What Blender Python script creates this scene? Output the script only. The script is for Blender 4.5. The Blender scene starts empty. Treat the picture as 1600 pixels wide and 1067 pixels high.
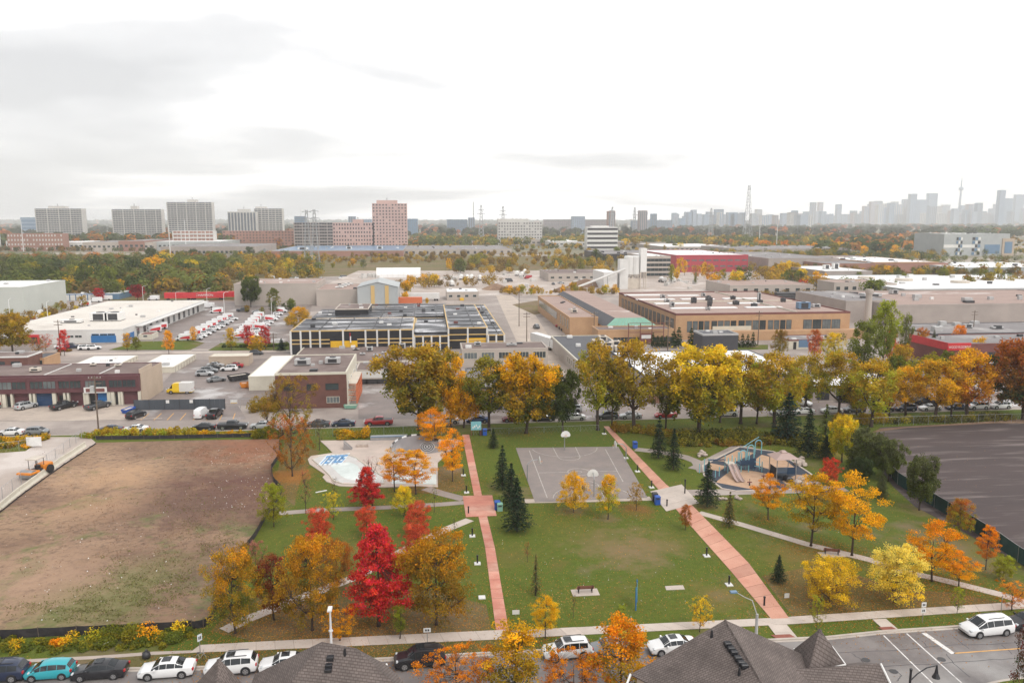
import bpy, math, random
import numpy as np
from mathutils import Vector, Matrix
R = math.radians
S = bpy.context.scene
COL = S.collection
random.seed(7)

# ------------------------------------------------------------ camera, sky, sun, exposure
FPX, HC, YAW, PITCH = 1230.0, 41.0, R(6.06), R(8.71)
cam_d = bpy.data.cameras.new('camera'); cam = bpy.data.objects.new('camera', cam_d); COL.objects.link(cam)
cam.location = (0, 0, HC); cam.rotation_euler = (math.pi/2 - PITCH, 0, -YAW)
cam_d.sensor_width = 36; cam_d.lens = 36*FPX/1600; cam_d.clip_start = 0.5; cam_d.clip_end = 60000
S.camera = cam
S.view_settings.view_transform = 'Standard'; S.view_settings.look = 'None'
S.view_settings.exposure = 0.04; S.view_settings.gamma = 1; S.view_settings.use_curve_mapping = False
S.render.engine = 'CYCLES'
S.cycles.use_denoising = True
try: S.cycles.denoiser = 'OPENIMAGEDENOISE'
except Exception: pass
S.cycles.max_bounces = 5; S.cycles.diffuse_bounces = 2; S.cycles.glossy_bounces = 2
S.cycles.transparent_max_bounces = 6; S.cycles.transmission_bounces = 2; S.cycles.volume_bounces = 1
S.cycles.caustics_reflective = False; S.cycles.caustics_refractive = False

W = bpy.data.worlds.new('World'); S.world = W; W.use_nodes = True
nt = W.node_tree; nt.nodes.clear()
def N(nt, t, **k):
    n = nt.nodes.new(t)
    for a, b in k.items():
        if a.startswith('i_'):
            n.inputs[int(a[2:]) if a[2:].isdigit() else a[2:].replace('_', ' ')].default_value = b
        else: setattr(n, a, b)
    return n
def math_n(nt, op, a, b=None, clamp=False):
    n = nt.nodes.new('ShaderNodeMath'); n.operation = op; n.use_clamp = clamp
    for i, v in enumerate((a, b)):
        if v is None: continue
        if isinstance(v, (int, float)): n.inputs[i].default_value = v
        else: nt.links.new(v, n.inputs[i])
    return n.outputs[0]
SUN_EL, SUN_AZ = R(48), R(150)       # azimuth clockwise from +Y
tc = N(nt, 'ShaderNodeTexCoord')
sky = N(nt, 'ShaderNodeTexSky', sky_type='NISHITA', sun_disc=False, sun_elevation=SUN_EL, sun_rotation=SUN_AZ)
bg1 = N(nt, 'ShaderNodeBackground', i_Strength=0.1); nt.links.new(sky.outputs[0], bg1.inputs[0])
sep = N(nt, 'ShaderNodeSeparateXYZ'); nt.links.new(tc.outputs['Generated'], sep.inputs[0])
zz = math_n(nt, 'ADD', math_n(nt, 'MAXIMUM', sep.outputs[2], 0.0), 0.10)
cx = math_n(nt, 'DIVIDE', sep.outputs[0], zz); cy = math_n(nt, 'DIVIDE', sep.outputs[1], zz)
cmb = N(nt, 'ShaderNodeCombineXYZ'); nt.links.new(cx, cmb.inputs[0]); nt.links.new(cy, cmb.inputs[1]); cmb.inputs[2].default_value = 3.7
nz = N(nt, 'ShaderNodeTexNoise', i_Scale=0.50, i_Detail=5.0, i_Roughness=0.46, i_Distortion=0.15); nt.links.new(cmb.outputs[0], nz.inputs[0])
# cloud is thicker towards the left of the view (world -X side)
bias = math_n(nt, 'MULTIPLY', sep.outputs[0], 0.24)
v = math_n(nt, 'ADD', nz.outputs[0], math_n(nt, 'ADD', bias, 0.03))
ramp = N(nt, 'ShaderNodeValToRGB'); nt.links.new(v, ramp.inputs[0])
e = ramp.color_ramp.elements; e[0].position = 0.36; e[0].color = (0.76, 0.765, 0.78, 1); e[1].position = 0.58; e[1].color = (1.75, 1.73, 1.71, 1)
m_ = e.new(0.47); m_.color = (0.98, 0.98, 0.99, 1)
bg2 = N(nt, 'ShaderNodeBackground', i_Strength=1.0); nt.links.new(ramp.outputs[0], bg2.inputs[0])
mx = N(nt, 'ShaderNodeMixShader', i_0=0.94); nt.links.new(bg1.outputs[0], mx.inputs[1]); nt.links.new(bg2.outputs[0], mx.inputs[2])
wo = N(nt, 'ShaderNodeOutputWorld'); nt.links.new(mx.outputs[0], wo.inputs[0])

sl = bpy.data.lights.new('sun', 'SUN'); sl.energy = 1.3; sl.angle = R(18); sl.color = (1.0, 0.95, 0.88)
so = bpy.data.objects.new('sun', sl); COL.objects.link(so)
sd = Vector((math.sin(SUN_AZ)*math.cos(SUN_EL), math.cos(SUN_AZ)*math.cos(SUN_EL), math.sin(SUN_EL)))
so.rotation_euler = sd.to_track_quat('Z', 'Y').to_euler(); so.location = (0, 0, 300)

# ------------------------------------------------------------ measuring helpers (photo ray -> place on the ground)
FW = Vector((math.sin(YAW)*math.cos(PITCH), math.cos(YAW)*math.cos(PITCH), -math.sin(PITCH)))
RT = Vector((math.cos(YAW), -math.sin(YAW), 0))
UP = Vector((math.sin(YAW)*math.sin(PITCH), math.cos(YAW)*math.sin(PITCH), math.cos(PITCH)))
def G(px, py, z=0.0):
    d = FW*FPX + RT*(px-800) - UP*(py-533.5)
    t = (z-HC)/d.z
    return Vector((d.x*t, d.y*t, z))
def XA(px, Y, z=0.0):
    k = (px-800)/FPX
    # (RT - k FW).d = 0
    v = RT - FW*k
    return -(v.y*Y + v.z*(z-HC))/v.x
def ZA(x, y, py):
    k = -(py-533.5)/FPX
    v = UP - FW*k
    return HC - (v.x*x + v.y*y)/v.z
def YA(py, x, z):
    k = -(py-533.5)/FPX
    v = UP - FW*k
    return -(v.x*x + v.z*(z-HC))/v.y
def hgt(px, py, pt):
    g = G(px, py); return ZA(g.x, g.y, pt)
def mpp(py):  # metres per photo pixel on the ground row
    return HC/((py-345)*math.cos(PITCH))

# ------------------------------------------------------------ materials
MATS = {}
def new_mat(name):
    m = bpy.data.materials.new(name); m.use_nodes = True
    nt = m.node_tree; b = nt.nodes['Principled BSDF']; MATS[name] = m
    return m, nt, b
def coords(nt, kind='world'):
    if kind == 'world': return nt.nodes.new('ShaderNodeNewGeometry').outputs['Position']
    return nt.nodes.new('ShaderNodeTexCoord').outputs['Object']
def pmat(name, c, rough=0.7, c2=None, scale=1.0, detail=5, bump=0.0, bscale=None, metal=0.0, kind='world', lo=0.35, hi=0.65,
         c3=None, scale3=0.1, lo3=0.5, hi3=0.62, stretch=None, spec=0.5, rough3=None, objcol=False):
    """base colour + two independent noise layers of wear, dirt or painted wet sheen"""
    m, nt, b = new_mat(name)
    b.inputs['Roughness'].default_value = rough; b.inputs['Metallic'].default_value = metal
    b.inputs['Specular IOR Level'].default_value = spec
    co = coords(nt, kind)
    if stretch:
        mp = N(nt, 'ShaderNodeMapping'); mp.inputs['Scale'].default_value = stretch; nt.links.new(co, mp.inputs[0]); co = mp.outputs[0]
    base = N(nt, 'ShaderNodeRGB'); base.outputs[0].default_value = (*c, 1); out = base.outputs[0]
    if objcol: out = N(nt, 'ShaderNodeObjectInfo').outputs['Color']
    def layer(out, c2, scale, lo, hi, det):
        n = N(nt, 'ShaderNodeTexNoise', i_Scale=scale, i_Detail=det, i_Roughness=0.62); nt.links.new(co, n.inputs[0])
        mr = N(nt, 'ShaderNodeMapRange', i_1=lo, i_2=hi); nt.links.new(n.outputs[0], mr.inputs[0])
        mi = N(nt, 'ShaderNodeMix', data_type='RGBA'); nt.links.new(mr.outputs[0], mi.inputs[0]); nt.links.new(out, mi.inputs[6]); mi.inputs[7].default_value = (*c2, 1)
        return mi.outputs[2], mr.outputs[0]
    if c2 is not None: out, _ = layer(out, c2, scale, lo, hi, detail)
    if c3 is not None:
        out, f3 = layer(out, c3, scale3, lo3, hi3, 6)
        if rough3 is not None:
            mr = N(nt, 'ShaderNodeMapRange', i_3=rough, i_4=rough3); nt.links.new(f3, mr.inputs[0]); nt.links.new(mr.outputs[0], b.inputs['Roughness'])
    nt.links.new(out, b.inputs['Base Color'])
    if bump:
        n = N(nt, 'ShaderNodeTexNoise', i_Scale=bscale or scale*4, i_Detail=4.0); nt.links.new(co, n.inputs[0])
        bp = N(nt, 'ShaderNodeBump', i_Strength=bump, i_Distance=0.1); nt.links.new(n.outputs[0], bp.inputs['Height']); nt.links.new(bp.outputs[0], b.inputs['Normal'])
    return m
def sc(c, f): return tuple(min(1, x*f) for x in c)

# ------------------------------------------------------------ mesh helpers
class MB:
    def __init__(s): s.v = []; s.f = []; s.m = []; s.mats = []
    def mi(s, m):
        if m not in s.mats: s.mats.append(m)
        return s.mats.index(m)
    def add(s, vs, fs, m):
        o = len(s.v); s.v += [tuple(v) for v in vs]; k = s.mi(m)
        for f in fs: s.f.append(tuple(i+o for i in f)); s.m.append(k)
        return s
    def box(s, x0, x1, y0, y1, z0, z1, m):
        return s.add([(x0,y0,z0),(x1,y0,z0),(x1,y1,z0),(x0,y1,z0),(x0,y0,z1),(x1,y0,z1),(x1,y1,z1),(x0,y1,z1)],
            [(3,2,1,0),(4,5,6,7),(0,1,5,4),(1,2,6,5),(2,3,7,6),(3,0,4,7)], m)
    def bbox(s, x0, x1, y0, y1, z0, z1, b, m):   # box with a chamfered top
        return s.add([(x0,y0,z0),(x1,y0,z0),(x1,y1,z0),(x0,y1,z0),(x0,y0,z1-b),(x1,y0,z1-b),(x1,y1,z1-b),(x0,y1,z1-b),
            (x0+b,y0+b,z1),(x1-b,y0+b,z1),(x1-b,y1-b,z1),(x0+b,y1-b,z1)],
            [(3,2,1,0),(0,1,5,4),(1,2,6,5),(2,3,7,6),(3,0,4,7),(4,5,9,8),(5,6,10,9),(6,7,11,10),(7,4,8,11),(8,9,10,11)], m)
    def prism(s, poly, z0, z1, m, mt=None):
        a = sum(poly[i][0]*poly[(i+1)%len(poly)][1]-poly[(i+1)%len(poly)][0]*poly[i][1] for i in range(len(poly)))
        if a < 0: poly = poly[::-1]
        n = len(poly); vs = [(p[0],p[1],z0) for p in poly]+[(p[0],p[1],z1) for p in poly]
        s.add(vs, [(i,(i+1)%n,n+(i+1)%n,n+i) for i in range(n)], m)
        s.add([(p[0],p[1],z1) for p in poly], [tuple(range(n))], mt or m); return s
    def tube(s, pts, rs, m, n=6, cap=True):
        pts = [Vector(p) for p in pts]
        if isinstance(rs, (int,float)): rs = [rs]*len(pts)
        o = len(s.v); k = s.mi(m); ref = None
        for i, p in enumerate(pts):
            d = (pts[min(i+1,len(pts)-1)]-pts[max(i-1,0)]).normalized()
            if ref is None: ref = Vector((0,0,1)) if abs(d.z) < 0.9 else Vector((1,0,0))
            a = d.cross(ref)
            if a.length < 1e-4: a = d.cross(Vector((0,1,0)))
            a.normalize(); b = d.cross(a)
            for j in range(n):
                t = 2*math.pi*j/n; s.v.append(tuple(p+(a*math.cos(t)+b*math.sin(t))*rs[i]))
        for i in range(len(pts)-1):
            for j in range(n):
                s.f.append((o+i*n+j, o+i*n+(j+1)%n, o+(i+1)*n+(j+1)%n, o+(i+1)*n+j)); s.m.append(k)
        if cap:
            s.f.append(tuple(o+j for j in range(n))[::-1]); s.m.append(k)
            s.f.append(tuple(o+(len(pts)-1)*n+j for j in range(n))); s.m.append(k)
        return s
    def build(s, name, parent=None, loc=None, smooth=False):
        me = bpy.data.meshes.new(name); me.from_pydata(s.v, [], s.f)
        for m in s.mats: me.materials.append(m)
        me.polygons.foreach_set('material_index', s.m)
        if smooth: me.polygons.foreach_set('use_smooth', [True]*len(s.f))
        me.update()
        o = bpy.data.objects.new(name, me); COL.objects.link(o)
        if parent: o.parent = parent
        if loc is not None: o.location = loc
        return o
def tag(o, label=None, cat=None, group=None, kind=None):
    if label: o['label'] = label
    if cat: o['category'] = cat
    if group: o['group'] = group
    if kind: o['kind'] = kind
    return o
def thing(name, label, cat, loc=(0,0,0), rz=0, group=None):
    o = bpy.data.objects.new(name, None); COL.objects.link(o); o.empty_display_size = 0.5
    o.location = loc; o.rotation_euler = (0,0,rz); tag(o, label, cat, group); return o
def copy_tree(o, loc=None, rz=None, label=None, group=None, scale=None, parent=None):
    c = o.copy(); COL.objects.link(c); c.parent = parent
    for ch in KIDS(o): copy_tree(ch, parent=c)
    if loc is not None: c.location = loc
    if rz is not None: c.rotation_euler = (0,0,rz)
    if scale is not None: c.scale = (scale,)*3 if isinstance(scale,(int,float)) else scale
    if label: c['label'] = label
    if group: c['group'] = group
    return c
_kids = {}
def KIDS(o):
    k = o.name
    if k not in _kids: _kids[k] = list(o.children)
    return _kids[k]
def inst(me_obj, name, parent=None, loc=(0,0,0), rz=0, scale=(1,1,1)):
    o = bpy.data.objects.new(name, me_obj.data if hasattr(me_obj,'data') else me_obj); COL.objects.link(o)
    o.parent = parent; o.location = loc; o.rotation_euler = (0,0,rz); o.scale = scale; return o
def mesh_only(mb, name, smooth=False):
    me = bpy.data.meshes.new(name); me.from_pydata(mb.v, [], mb.f)
    for m in mb.mats: me.materials.append(m)
    me.polygons.foreach_set('material_index', mb.m)
    if smooth: me.polygons.foreach_set('use_smooth', [True]*len(mb.f))
    me.update(); return me
# ------------------------------------------------------------ surfaces of the place
M = {}
M['asphalt'] = pmat('asphalt', (0.20,0.175,0.168), 0.62, (0.145,0.127,0.123), 0.35, bump=0.15, bscale=12, c3=(0.26,0.245,0.235), scale3=0.09, lo3=0.5, hi3=0.66, rough3=0.4)
M['asphalt_far'] = pmat('asphalt_old', (0.33,0.275,0.245), 0.75, (0.25,0.21,0.19), 0.12, c3=(0.42,0.36,0.32), scale3=0.05, lo3=0.48, hi3=0.66, bump=0.1, bscale=5)
M['asphalt_lot'] = pmat('asphalt_lot', (0.25,0.20,0.18), 0.6, (0.175,0.145,0.135), 0.15, c3=(0.42,0.39,0.38), scale3=0.07, lo3=0.55, hi3=0.66, bump=0.1, bscale=5, rough3=0.28)
M['court'] = pmat('court_asphalt', (0.27,0.225,0.205), 0.7, (0.22,0.19,0.18), 0.35, c3=(0.19,0.16,0.14), scale3=0.25, lo3=0.6, hi3=0.7, bump=0.1, bscale=12)
M['concrete'] = pmat('concrete_slab', (0.56,0.48,0.42), 0.8, (0.48,0.41,0.36), 0.5, c3=(0.36,0.30,0.26), scale3=0.3, lo3=0.62, hi3=0.75, bump=0.1, bscale=14)
M['concrete2'] = pmat('concrete_apron', (0.50,0.42,0.35), 0.8, (0.40,0.33,0.28), 0.16, c3=(0.30,0.25,0.22), scale3=0.12, lo3=0.58, hi3=0.72)
M['curb'] = pmat('curb_concrete', (0.52,0.46,0.40), 0.8, (0.40,0.35,0.31), 0.7)
M['redpath'] = pmat('red_paving', (0.56,0.235,0.17), 0.75, (0.47,0.18,0.13), 0.4, c3=(0.60,0.34,0.26), scale3=0.22, lo3=0.45, hi3=0.62, bump=0.25, bscale=9)
M['redpave2'] = pmat('red_paving_pale', (0.60,0.32,0.23), 0.75, (0.52,0.24,0.17), 0.3, c3=(0.40,0.16,0.11), scale3=0.18, lo3=0.6, hi3=0.72, bump=0.2, bscale=9)
M['tactile'] = pmat('red_tactile', (0.30,0.10,0.07), 0.8, (0.22,0.07,0.05), 1.5)
M['dirt'] = pmat('bare_earth', (0.27,0.17,0.10), 0.95, (0.165,0.095,0.065), 0.07, detail=9, c3=(0.36,0.235,0.150), scale3=0.028, lo3=0.50, hi3=0.64, bump=0.9, bscale=1.1, stretch=(1,1,1))
M['lotdirt'] = pmat('milled_surface', (0.074,0.052,0.050), 0.9, (0.056,0.041,0.041), 0.08, c3=(0.19,0.155,0.145), scale3=0.5, lo3=0.52, hi3=0.72, stretch=(0.12,1.0,1), bump=0.2, bscale=4)
M['gravel'] = pmat('pale_gravel', (0.46,0.385,0.335), 0.9, (0.36,0.30,0.265), 0.12, c3=(0.56,0.50,0.46), scale3=0.06, lo3=0.5, hi3=0.65, bump=0.2, bscale=3)
M['rubber'] = pmat('rubber_blue_black', (0.035,0.045,0.065), 0.8, (0.05,0.06,0.08), 1)
M['tanrub'] = pmat('rubber_tan', (0.50,0.33,0.22), 0.9, (0.44,0.28,0.18), 0.8, c3=(0.36,0.22,0.15), scale3=0.4, lo3=0.6, hi3=0.75)
M['white'] = pmat('white_paint', (0.78,0.77,0.75), 0.5, (0.68,0.67,0.65), 1.5)
M['whitewall'] = pmat('white_metal_wall', (0.70,0.69,0.67), 0.55, (0.62,0.61,0.59), 0.2)
M['linewhite'] = pmat('road_line_white', (0.70,0.68,0.66), 0.7, (0.36,0.33,0.31), 2.2, lo=0.52, hi=0.70)
M['lineworn'] = pmat('court_line_worn', (0.50,0.46,0.42), 0.7, (0.30,0.27,0.25), 2.0, lo=0.45, hi=0.65)
M['lineyellow'] = pmat('road_line_orange', (0.72,0.38,0.10), 0.7, (0.5,0.27,0.1), 2.2, lo=0.5, hi=0.7)
M['black'] = pmat('black_paint', (0.018,0.018,0.022), 0.4)
M['dark'] = pmat('dark_metal', (0.04,0.04,0.045), 0.45)
M['fabric'] = pmat('silt_fence_cloth', (0.022,0.02,0.024), 0.95, (0.04,0.036,0.038), 1.2, bump=0.3)
M['mesh'] = pmat('green_screen_cloth', (0.012,0.045,0.045), 0.85, (0.02,0.06,0.058), 0.8, bump=0.2)
M['steel'] = pmat('galvanised_steel', (0.42,0.43,0.44), 0.4, (0.34,0.35,0.36), 2, metal=0.6)
M['whitepole'] = pmat('pole_white', (0.74,0.74,0.74), 0.5)
M['wood'] = pmat('wood_pole', (0.17,0.125,0.095), 0.9, (0.12,0.09,0.07), 3)
M['benchwood'] = pmat('bench_wood', (0.22,0.085,0.05), 0.7, (0.16,0.06,0.04), 6, kind='obj')
M['teal'] = pmat('play_teal', (0.20,0.46,0.52), 0.4)
M['navy'] = pmat('play_navy', (0.02,0.05,0.10), 0.45)
M['blueplastic'] = pmat('blue_plastic', (0.02,0.09,0.40), 0.45)
M['slide'] = pmat('slide_grey', (0.38,0.27,0.24), 0.4)
M['rock'] = pmat('limestone_rock', (0.50,0.42,0.36), 0.9, (0.36,0.29,0.25), 2, bump=0.4)
M['glass'] = pmat('dark_glass', (0.035,0.045,0.05), 0.08, (0.06,0.075,0.08), 0.25)
M['glass2'] = pmat('window_glass_grey', (0.10,0.12,0.13), 0.12, (0.18,0.20,0.20), 0.3)
M['roofbrown'] = pmat('roof_gravel_brown', (0.185,0.135,0.12), 0.9, (0.15,0.11,0.10), 0.2, c3=(0.27,0.215,0.195), scale3=0.08, lo3=0.52, hi3=0.66, bump=0.2, bscale=4)
M['roofpink'] = pmat('roof_gravel_rose', (0.37,0.265,0.225), 0.9, (0.31,0.22,0.19), 0.1, c3=(0.62,0.56,0.53), scale3=0.03, lo3=0.60, hi3=0.66, stretch=(0.6,2.2,1), rough3=0.35, bump=0.1, bscale=3)
M['roofgrey'] = pmat('roof_grey', (0.24,0.22,0.22), 0.85, (0.19,0.175,0.175), 0.12, c3=(0.40,0.38,0.37), scale3=0.05, lo3=0.55, hi3=0.68)
M['roofwet'] = pmat('roof_wet_tar', (0.055,0.058,0.068), 0.45, (0.035,0.036,0.043), 0.1, c3=(0.40,0.39,0.42), scale3=0.055, lo3=0.50, hi3=0.63, stretch=(0.9,1.9,1), rough3=0.1)  # pale smooth patches put the wet sheen into the roof colour
M['roofwhite'] = pmat('roof_white_membrane', (0.70,0.65,0.59), 0.7, (0.62,0.57,0.51), 0.08, c3=(0.50,0.45,0.40), scale3=0.05, lo3=0.6, hi3=0.75)
M['roofclean'] = pmat('roof_clean_white', (0.80,0.79,0.78), 0.6, (0.73,0.72,0.71), 0.08)
M['roofdark'] = pmat('roof_dark', (0.065,0.065,0.075), 0.6, (0.05,0.05,0.06), 0.2)
M['purple'] = pmat('plum_cladding', (0.125,0.045,0.052), 0.6, (0.10,0.036,0.042), 0.3)
M['cream'] = pmat('cream_paint', (0.64,0.60,0.50), 0.7, (0.56,0.52,0.43), 0.4)
M['tanblock'] = pmat('tan_block', (0.50,0.40,0.31), 0.85, (0.44,0.35,0.27), 0.25)
M['tanbrick'] = pmat('tan_brick', (0.50,0.31,0.175), 0.85, (0.44,0.265,0.15), 0.3, c3=(0.38,0.23,0.14), scale3=0.1, lo3=0.6, hi3=0.75)
M['brownbrick'] = pmat('brown_brick', (0.165,0.075,0.06), 0.85, (0.13,0.058,0.048), 0.6, bump=0.1)
M['maroon'] = pmat('maroon_brick', (0.20,0.075,0.065), 0.85, (0.16,0.06,0.055), 0.4)
M['greyblock'] = pmat('grey_block', (0.40,0.345,0.315), 0.85, (0.34,0.295,0.27), 0.15)
M['greywall'] = pmat('grey_metal_wall', (0.43,0.45,0.45), 0.6, (0.37,0.39,0.395), 0.1)
M['palegreen'] = pmat('pale_green_wall', (0.52,0.54,0.50), 0.7, (0.47,0.49,0.455), 0.1)
M['beigewall'] = pmat('beige_wall', (0.47,0.41,0.365), 0.8, (0.41,0.36,0.32), 0.07)
M['redwall'] = pmat('crimson_wall', (0.42,0.05,0.07), 0.6, (0.36,0.04,0.06), 0.1)
M['yellow'] = pmat('bright_yellow_door', (0.80,0.47,0.02), 0.5, (0.70,0.40,0.02), 0.5)
M['trimyellow'] = pmat('yellow_trim', (0.62,0.42,0.17), 0.6)
M['blue'] = pmat('blue_paint', (0.03,0.17,0.42), 0.5, (0.025,0.14,0.36), 0.5)
M['darkblue'] = pmat('navy_door', (0.018,0.05,0.12), 0.5)
M['red'] = pmat('red_paint', (0.62,0.03,0.04), 0.5, (0.52,0.025,0.035), 1)
M['orange'] = pmat('orange_paint', (0.72,0.24,0.02), 0.5, (0.6,0.2,0.02), 1)
M['salmon'] = pmat('orange_rack', (0.62,0.16,0.06), 0.6)
M['green'] = pmat('copper_green', (0.22,0.42,0.32), 0.7, (0.18,0.36,0.28), 0.6)
M['lightgrey'] = pmat('light_grey', (0.46,0.455,0.45), 0.6, (0.40,0.395,0.39), 1)
M['pink'] = pmat('pink_precast', (0.58,0.40,0.355), 0.85, (0.52,0.35,0.31), 0.05)
M['offwhite'] = pmat('offwhite_concrete', (0.58,0.56,0.53), 0.8, (0.52,0.50,0.475), 0.05)
M['balcony'] = pmat('balcony_recess', (0.17,0.19,0.215), 0.6, (0.12,0.135,0.16), 0.08)
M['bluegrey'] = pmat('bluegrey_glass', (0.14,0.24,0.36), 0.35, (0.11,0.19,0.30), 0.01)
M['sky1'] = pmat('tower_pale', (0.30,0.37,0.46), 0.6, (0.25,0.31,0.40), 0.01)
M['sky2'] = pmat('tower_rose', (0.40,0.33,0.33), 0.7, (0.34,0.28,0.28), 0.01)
M['brickfar'] = pmat('far_brick', (0.36,0.19,0.145), 0.85, (0.30,0.16,0.125), 0.02)
M['rust'] = pmat('silo_beige', (0.62,0.55,0.47), 0.7, (0.52,0.46,0.39), 0.4)
M['bark'] = pmat('bark', (0.085,0.058,0.045), 0.95, (0.05,0.035,0.028), 4, kind='obj', bump=0.5)
M['mulch'] = pmat('mulch', (0.20,0.12,0.08), 0.95, (0.12,0.075,0.05), 3)
M['tyre'] = pmat('tyre_rubber', (0.02,0.02,0.022), 0.8)
M['rim'] = pmat('alloy_rim', (0.45,0.45,0.46), 0.3, metal=0.7)
M['lampred'] = pmat('tail_lamp', (0.45,0.015,0.02), 0.25)
M['lampclear'] = pmat('head_lamp', (0.55,0.58,0.6), 0.1)
M['carglass'] = pmat('car_glass', (0.018,0.022,0.026), 0.05)
M['pool'] = pmat('skate_bowl', (0.60,0.58,0.56), 0.6, (0.50,0.48,0.46), 0.6, c3=(0.62,0.36,0.34), scale3=0.35, lo3=0.60, hi3=0.70)
M['poolfloor'] = pmat('skate_bowl_floor', (0.62,0.68,0.66), 0.55, (0.52,0.57,0.55), 0.5, c3=(0.70,0.74,0.72), scale3=0.2)
M['skatedeck'] = pmat('skate_deck', (0.56,0.46,0.40), 0.75, (0.47,0.39,0.34), 0.4, c3=(0.40,0.34,0.34), scale3=0.3, lo3=0.6, hi3=0.72)
M['graf'] = pmat('graffiti_blue', (0.12,0.30,0.55), 0.6)
M['grafl'] = pmat('graffiti_light', (0.68,0.74,0.78), 0.6)
M['grafr'] = pmat('graffiti_salmon', (0.65,0.30,0.25), 0.6)

# car paint takes the object's own colour
m, nt, b = new_mat('car_paint'); M['paint'] = m
oi = N(nt, 'ShaderNodeObjectInfo'); nt.links.new(oi.outputs['Color'], b.inputs['Base Color'])
b.inputs['Roughness'].default_value = 0.28; b.inputs['Coat Weight'].default_value = 0.5; b.inputs['Coat Roughness'].default_value = 0.05

# grass with worn and leaf-strewn areas
def spots(nt, co, c, L):
    nz = N(nt, 'ShaderNodeTexNoise', i_Scale=0.35, i_Detail=7.0, i_Roughness=0.7); nt.links.new(co, nz.inputs[0])
    for px, py, r, col, k in L:
        g = G(px, py); v = N(nt, 'ShaderNodeVectorMath', operation='DISTANCE'); nt.links.new(co, v.inputs[0]); v.inputs[1].default_value = (g.x, g.y, 0)
        d = math_n(nt, 'DIVIDE', v.outputs['Value'], r)
        d = math_n(nt, 'ADD', d, math_n(nt, 'MULTIPLY', nz.outputs[0], 2.2))
        mr = N(nt, 'ShaderNodeMapRange', i_1=1.95, i_2=1.25, i_3=0.0, i_4=k); nt.links.new(d, mr.inputs[0])
        mi = N(nt, 'ShaderNodeMix', data_type='RGBA'); nt.links.new(mr.outputs[0], mi.inputs[0]); nt.links.new(c, mi.inputs[6]); mi.inputs[7].default_value = (*col, 1); c = mi.outputs[2]
    return c
WORN=(0.225,0.155,0.085)
SPOTS=[(980,858,9,WORN,.85),(920,835,7,(.16,.135,.04),.4),(1040,845,6,(.18,.14,.05),.45),(1290,775,6,WORN,.5),(895,800,3,WORN,.6),(950,812,3,WORN,.6),(994,797,4,(.22,.11,.04),.8),(1106,792,2.6,WORN,.7),
 (440,745,6,(.36,.15,.035),.7),(457,742,6,(.34,.15,.04),.7),(560,860,8,(.15,.13,.04),.6),(1150,720,6,(.2,.14,.05),.3),(1436,797,4,WORN,.6),(1260,870,8,(.22,.15,.05),.6),(1130,930,5,(.2,.14,.05),.6),(800,870,5,(.20,.12,.05),.3),(1290,705,7,(.26,.17,.04),.6),(680,690,9,(.17,.13,.06),.5),(1510,860,10,(.2,.16,.05),.5)]
def grass_mat(name, litter=0.0, worn=0.0, base=((0.088,0.098,0.030),(0.125,0.115,0.040))):
    m, nt, b = new_mat(name); b.inputs['Roughness'].default_value = 0.95; b.inputs['Specular IOR Level'].default_value = 0.15
    co = coords(nt)
    def noise(scale, det=6, r=0.6):
        n = N(nt, 'ShaderNodeTexNoise', i_Scale=scale, i_Detail=det, i_Roughness=r); nt.links.new(co, n.inputs[0]); return n.outputs[0]
    def mr(v, lo, hi):
        n = N(nt, 'ShaderNodeMapRange', i_1=lo, i_2=hi); nt.links.new(v, n.inputs[0]); return n.outputs[0]
    def mix(f, a, c):
        n = N(nt, 'ShaderNodeMix', data_type='RGBA')
        if isinstance(f, float): n.inputs[0].default_value = f
        else: nt.links.new(f, n.inputs[0])
        for k, x in ((6,a),(7,c)):
            if isinstance(x, tuple): n.inputs[k].default_value = (*x,1)
            else: nt.links.new(x, n.inputs[k])
        return n.outputs[2]
    c = mix(mr(noise(0.055,7), 0.38, 0.62), base[0], base[1])
    c = mix(mr(noise(1.3,8,0.7), 0.35, 0.7), c, sc(base[0],0.62))
    c = mix(mr(noise(9,4,0.7), 0.42, 0.72), c, (0.17,0.15,0.035)); c = mix(mr(noise(0.16,6,0.65), 0.57, 0.74), c, (0.145,0.115,0.030)); c = spots(nt, co, c, SPOTS)
    c = mix(mr(noise(0.05,7,0.65), 0.56-worn, 0.70-worn), c, (0.20,0.145,0.09))
    # fallen leaves: little cells
    vo = N(nt, 'ShaderNodeTexVoronoi', i_Scale=4.2); nt.links.new(co, vo.inputs[0])
    near = math_n(nt, 'LESS_THAN', vo.outputs['Distance'], 0.30)
    sepc = N(nt, 'ShaderNodeSeparateColor'); nt.links.new(vo.outputs['Color'], sepc.inputs[0])
    dens = math_n(nt, 'ADD', mr(noise(0.07,5), 0.35, 0.7), litter*2-0.62)
    pick = math_n(nt, 'LESS_THAN', sepc.outputs[0], dens)
    lf = math_n(nt, 'MULTIPLY', near, pick)
    lc = mix(sepc.outputs[1], (0.42,0.22,0.05), (0.22,0.085,0.035))
    c = mix(lf, c, lc)
    nt.links.new(c, b.inputs['Base Color'])
    bp = N(nt, 'ShaderNodeBump', i_Strength=0.7, i_Distance=0.12); nt.links.new(noise(5,6,0.7), bp.inputs['Height']); nt.links.new(bp.outputs[0], b.inputs['Normal'])
    return m
M['grass'] = grass_mat('lawn_grass', 0.12, base=((0.064,0.128,0.012),(0.112,0.142,0.017)))
M['grasslitter'] = grass_mat('leaf_covered_grass', 0.55, 0.06, ((0.125,0.105,0.038),(0.17,0.10,0.045)))
M['verge'] = grass_mat('verge_grass', 0.22, 0.0)
M['wild'] = grass_mat('rough_meadow', 0.1, 0.1, ((0.14,0.135,0.06),(0.22,0.17,0.075)))
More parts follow.
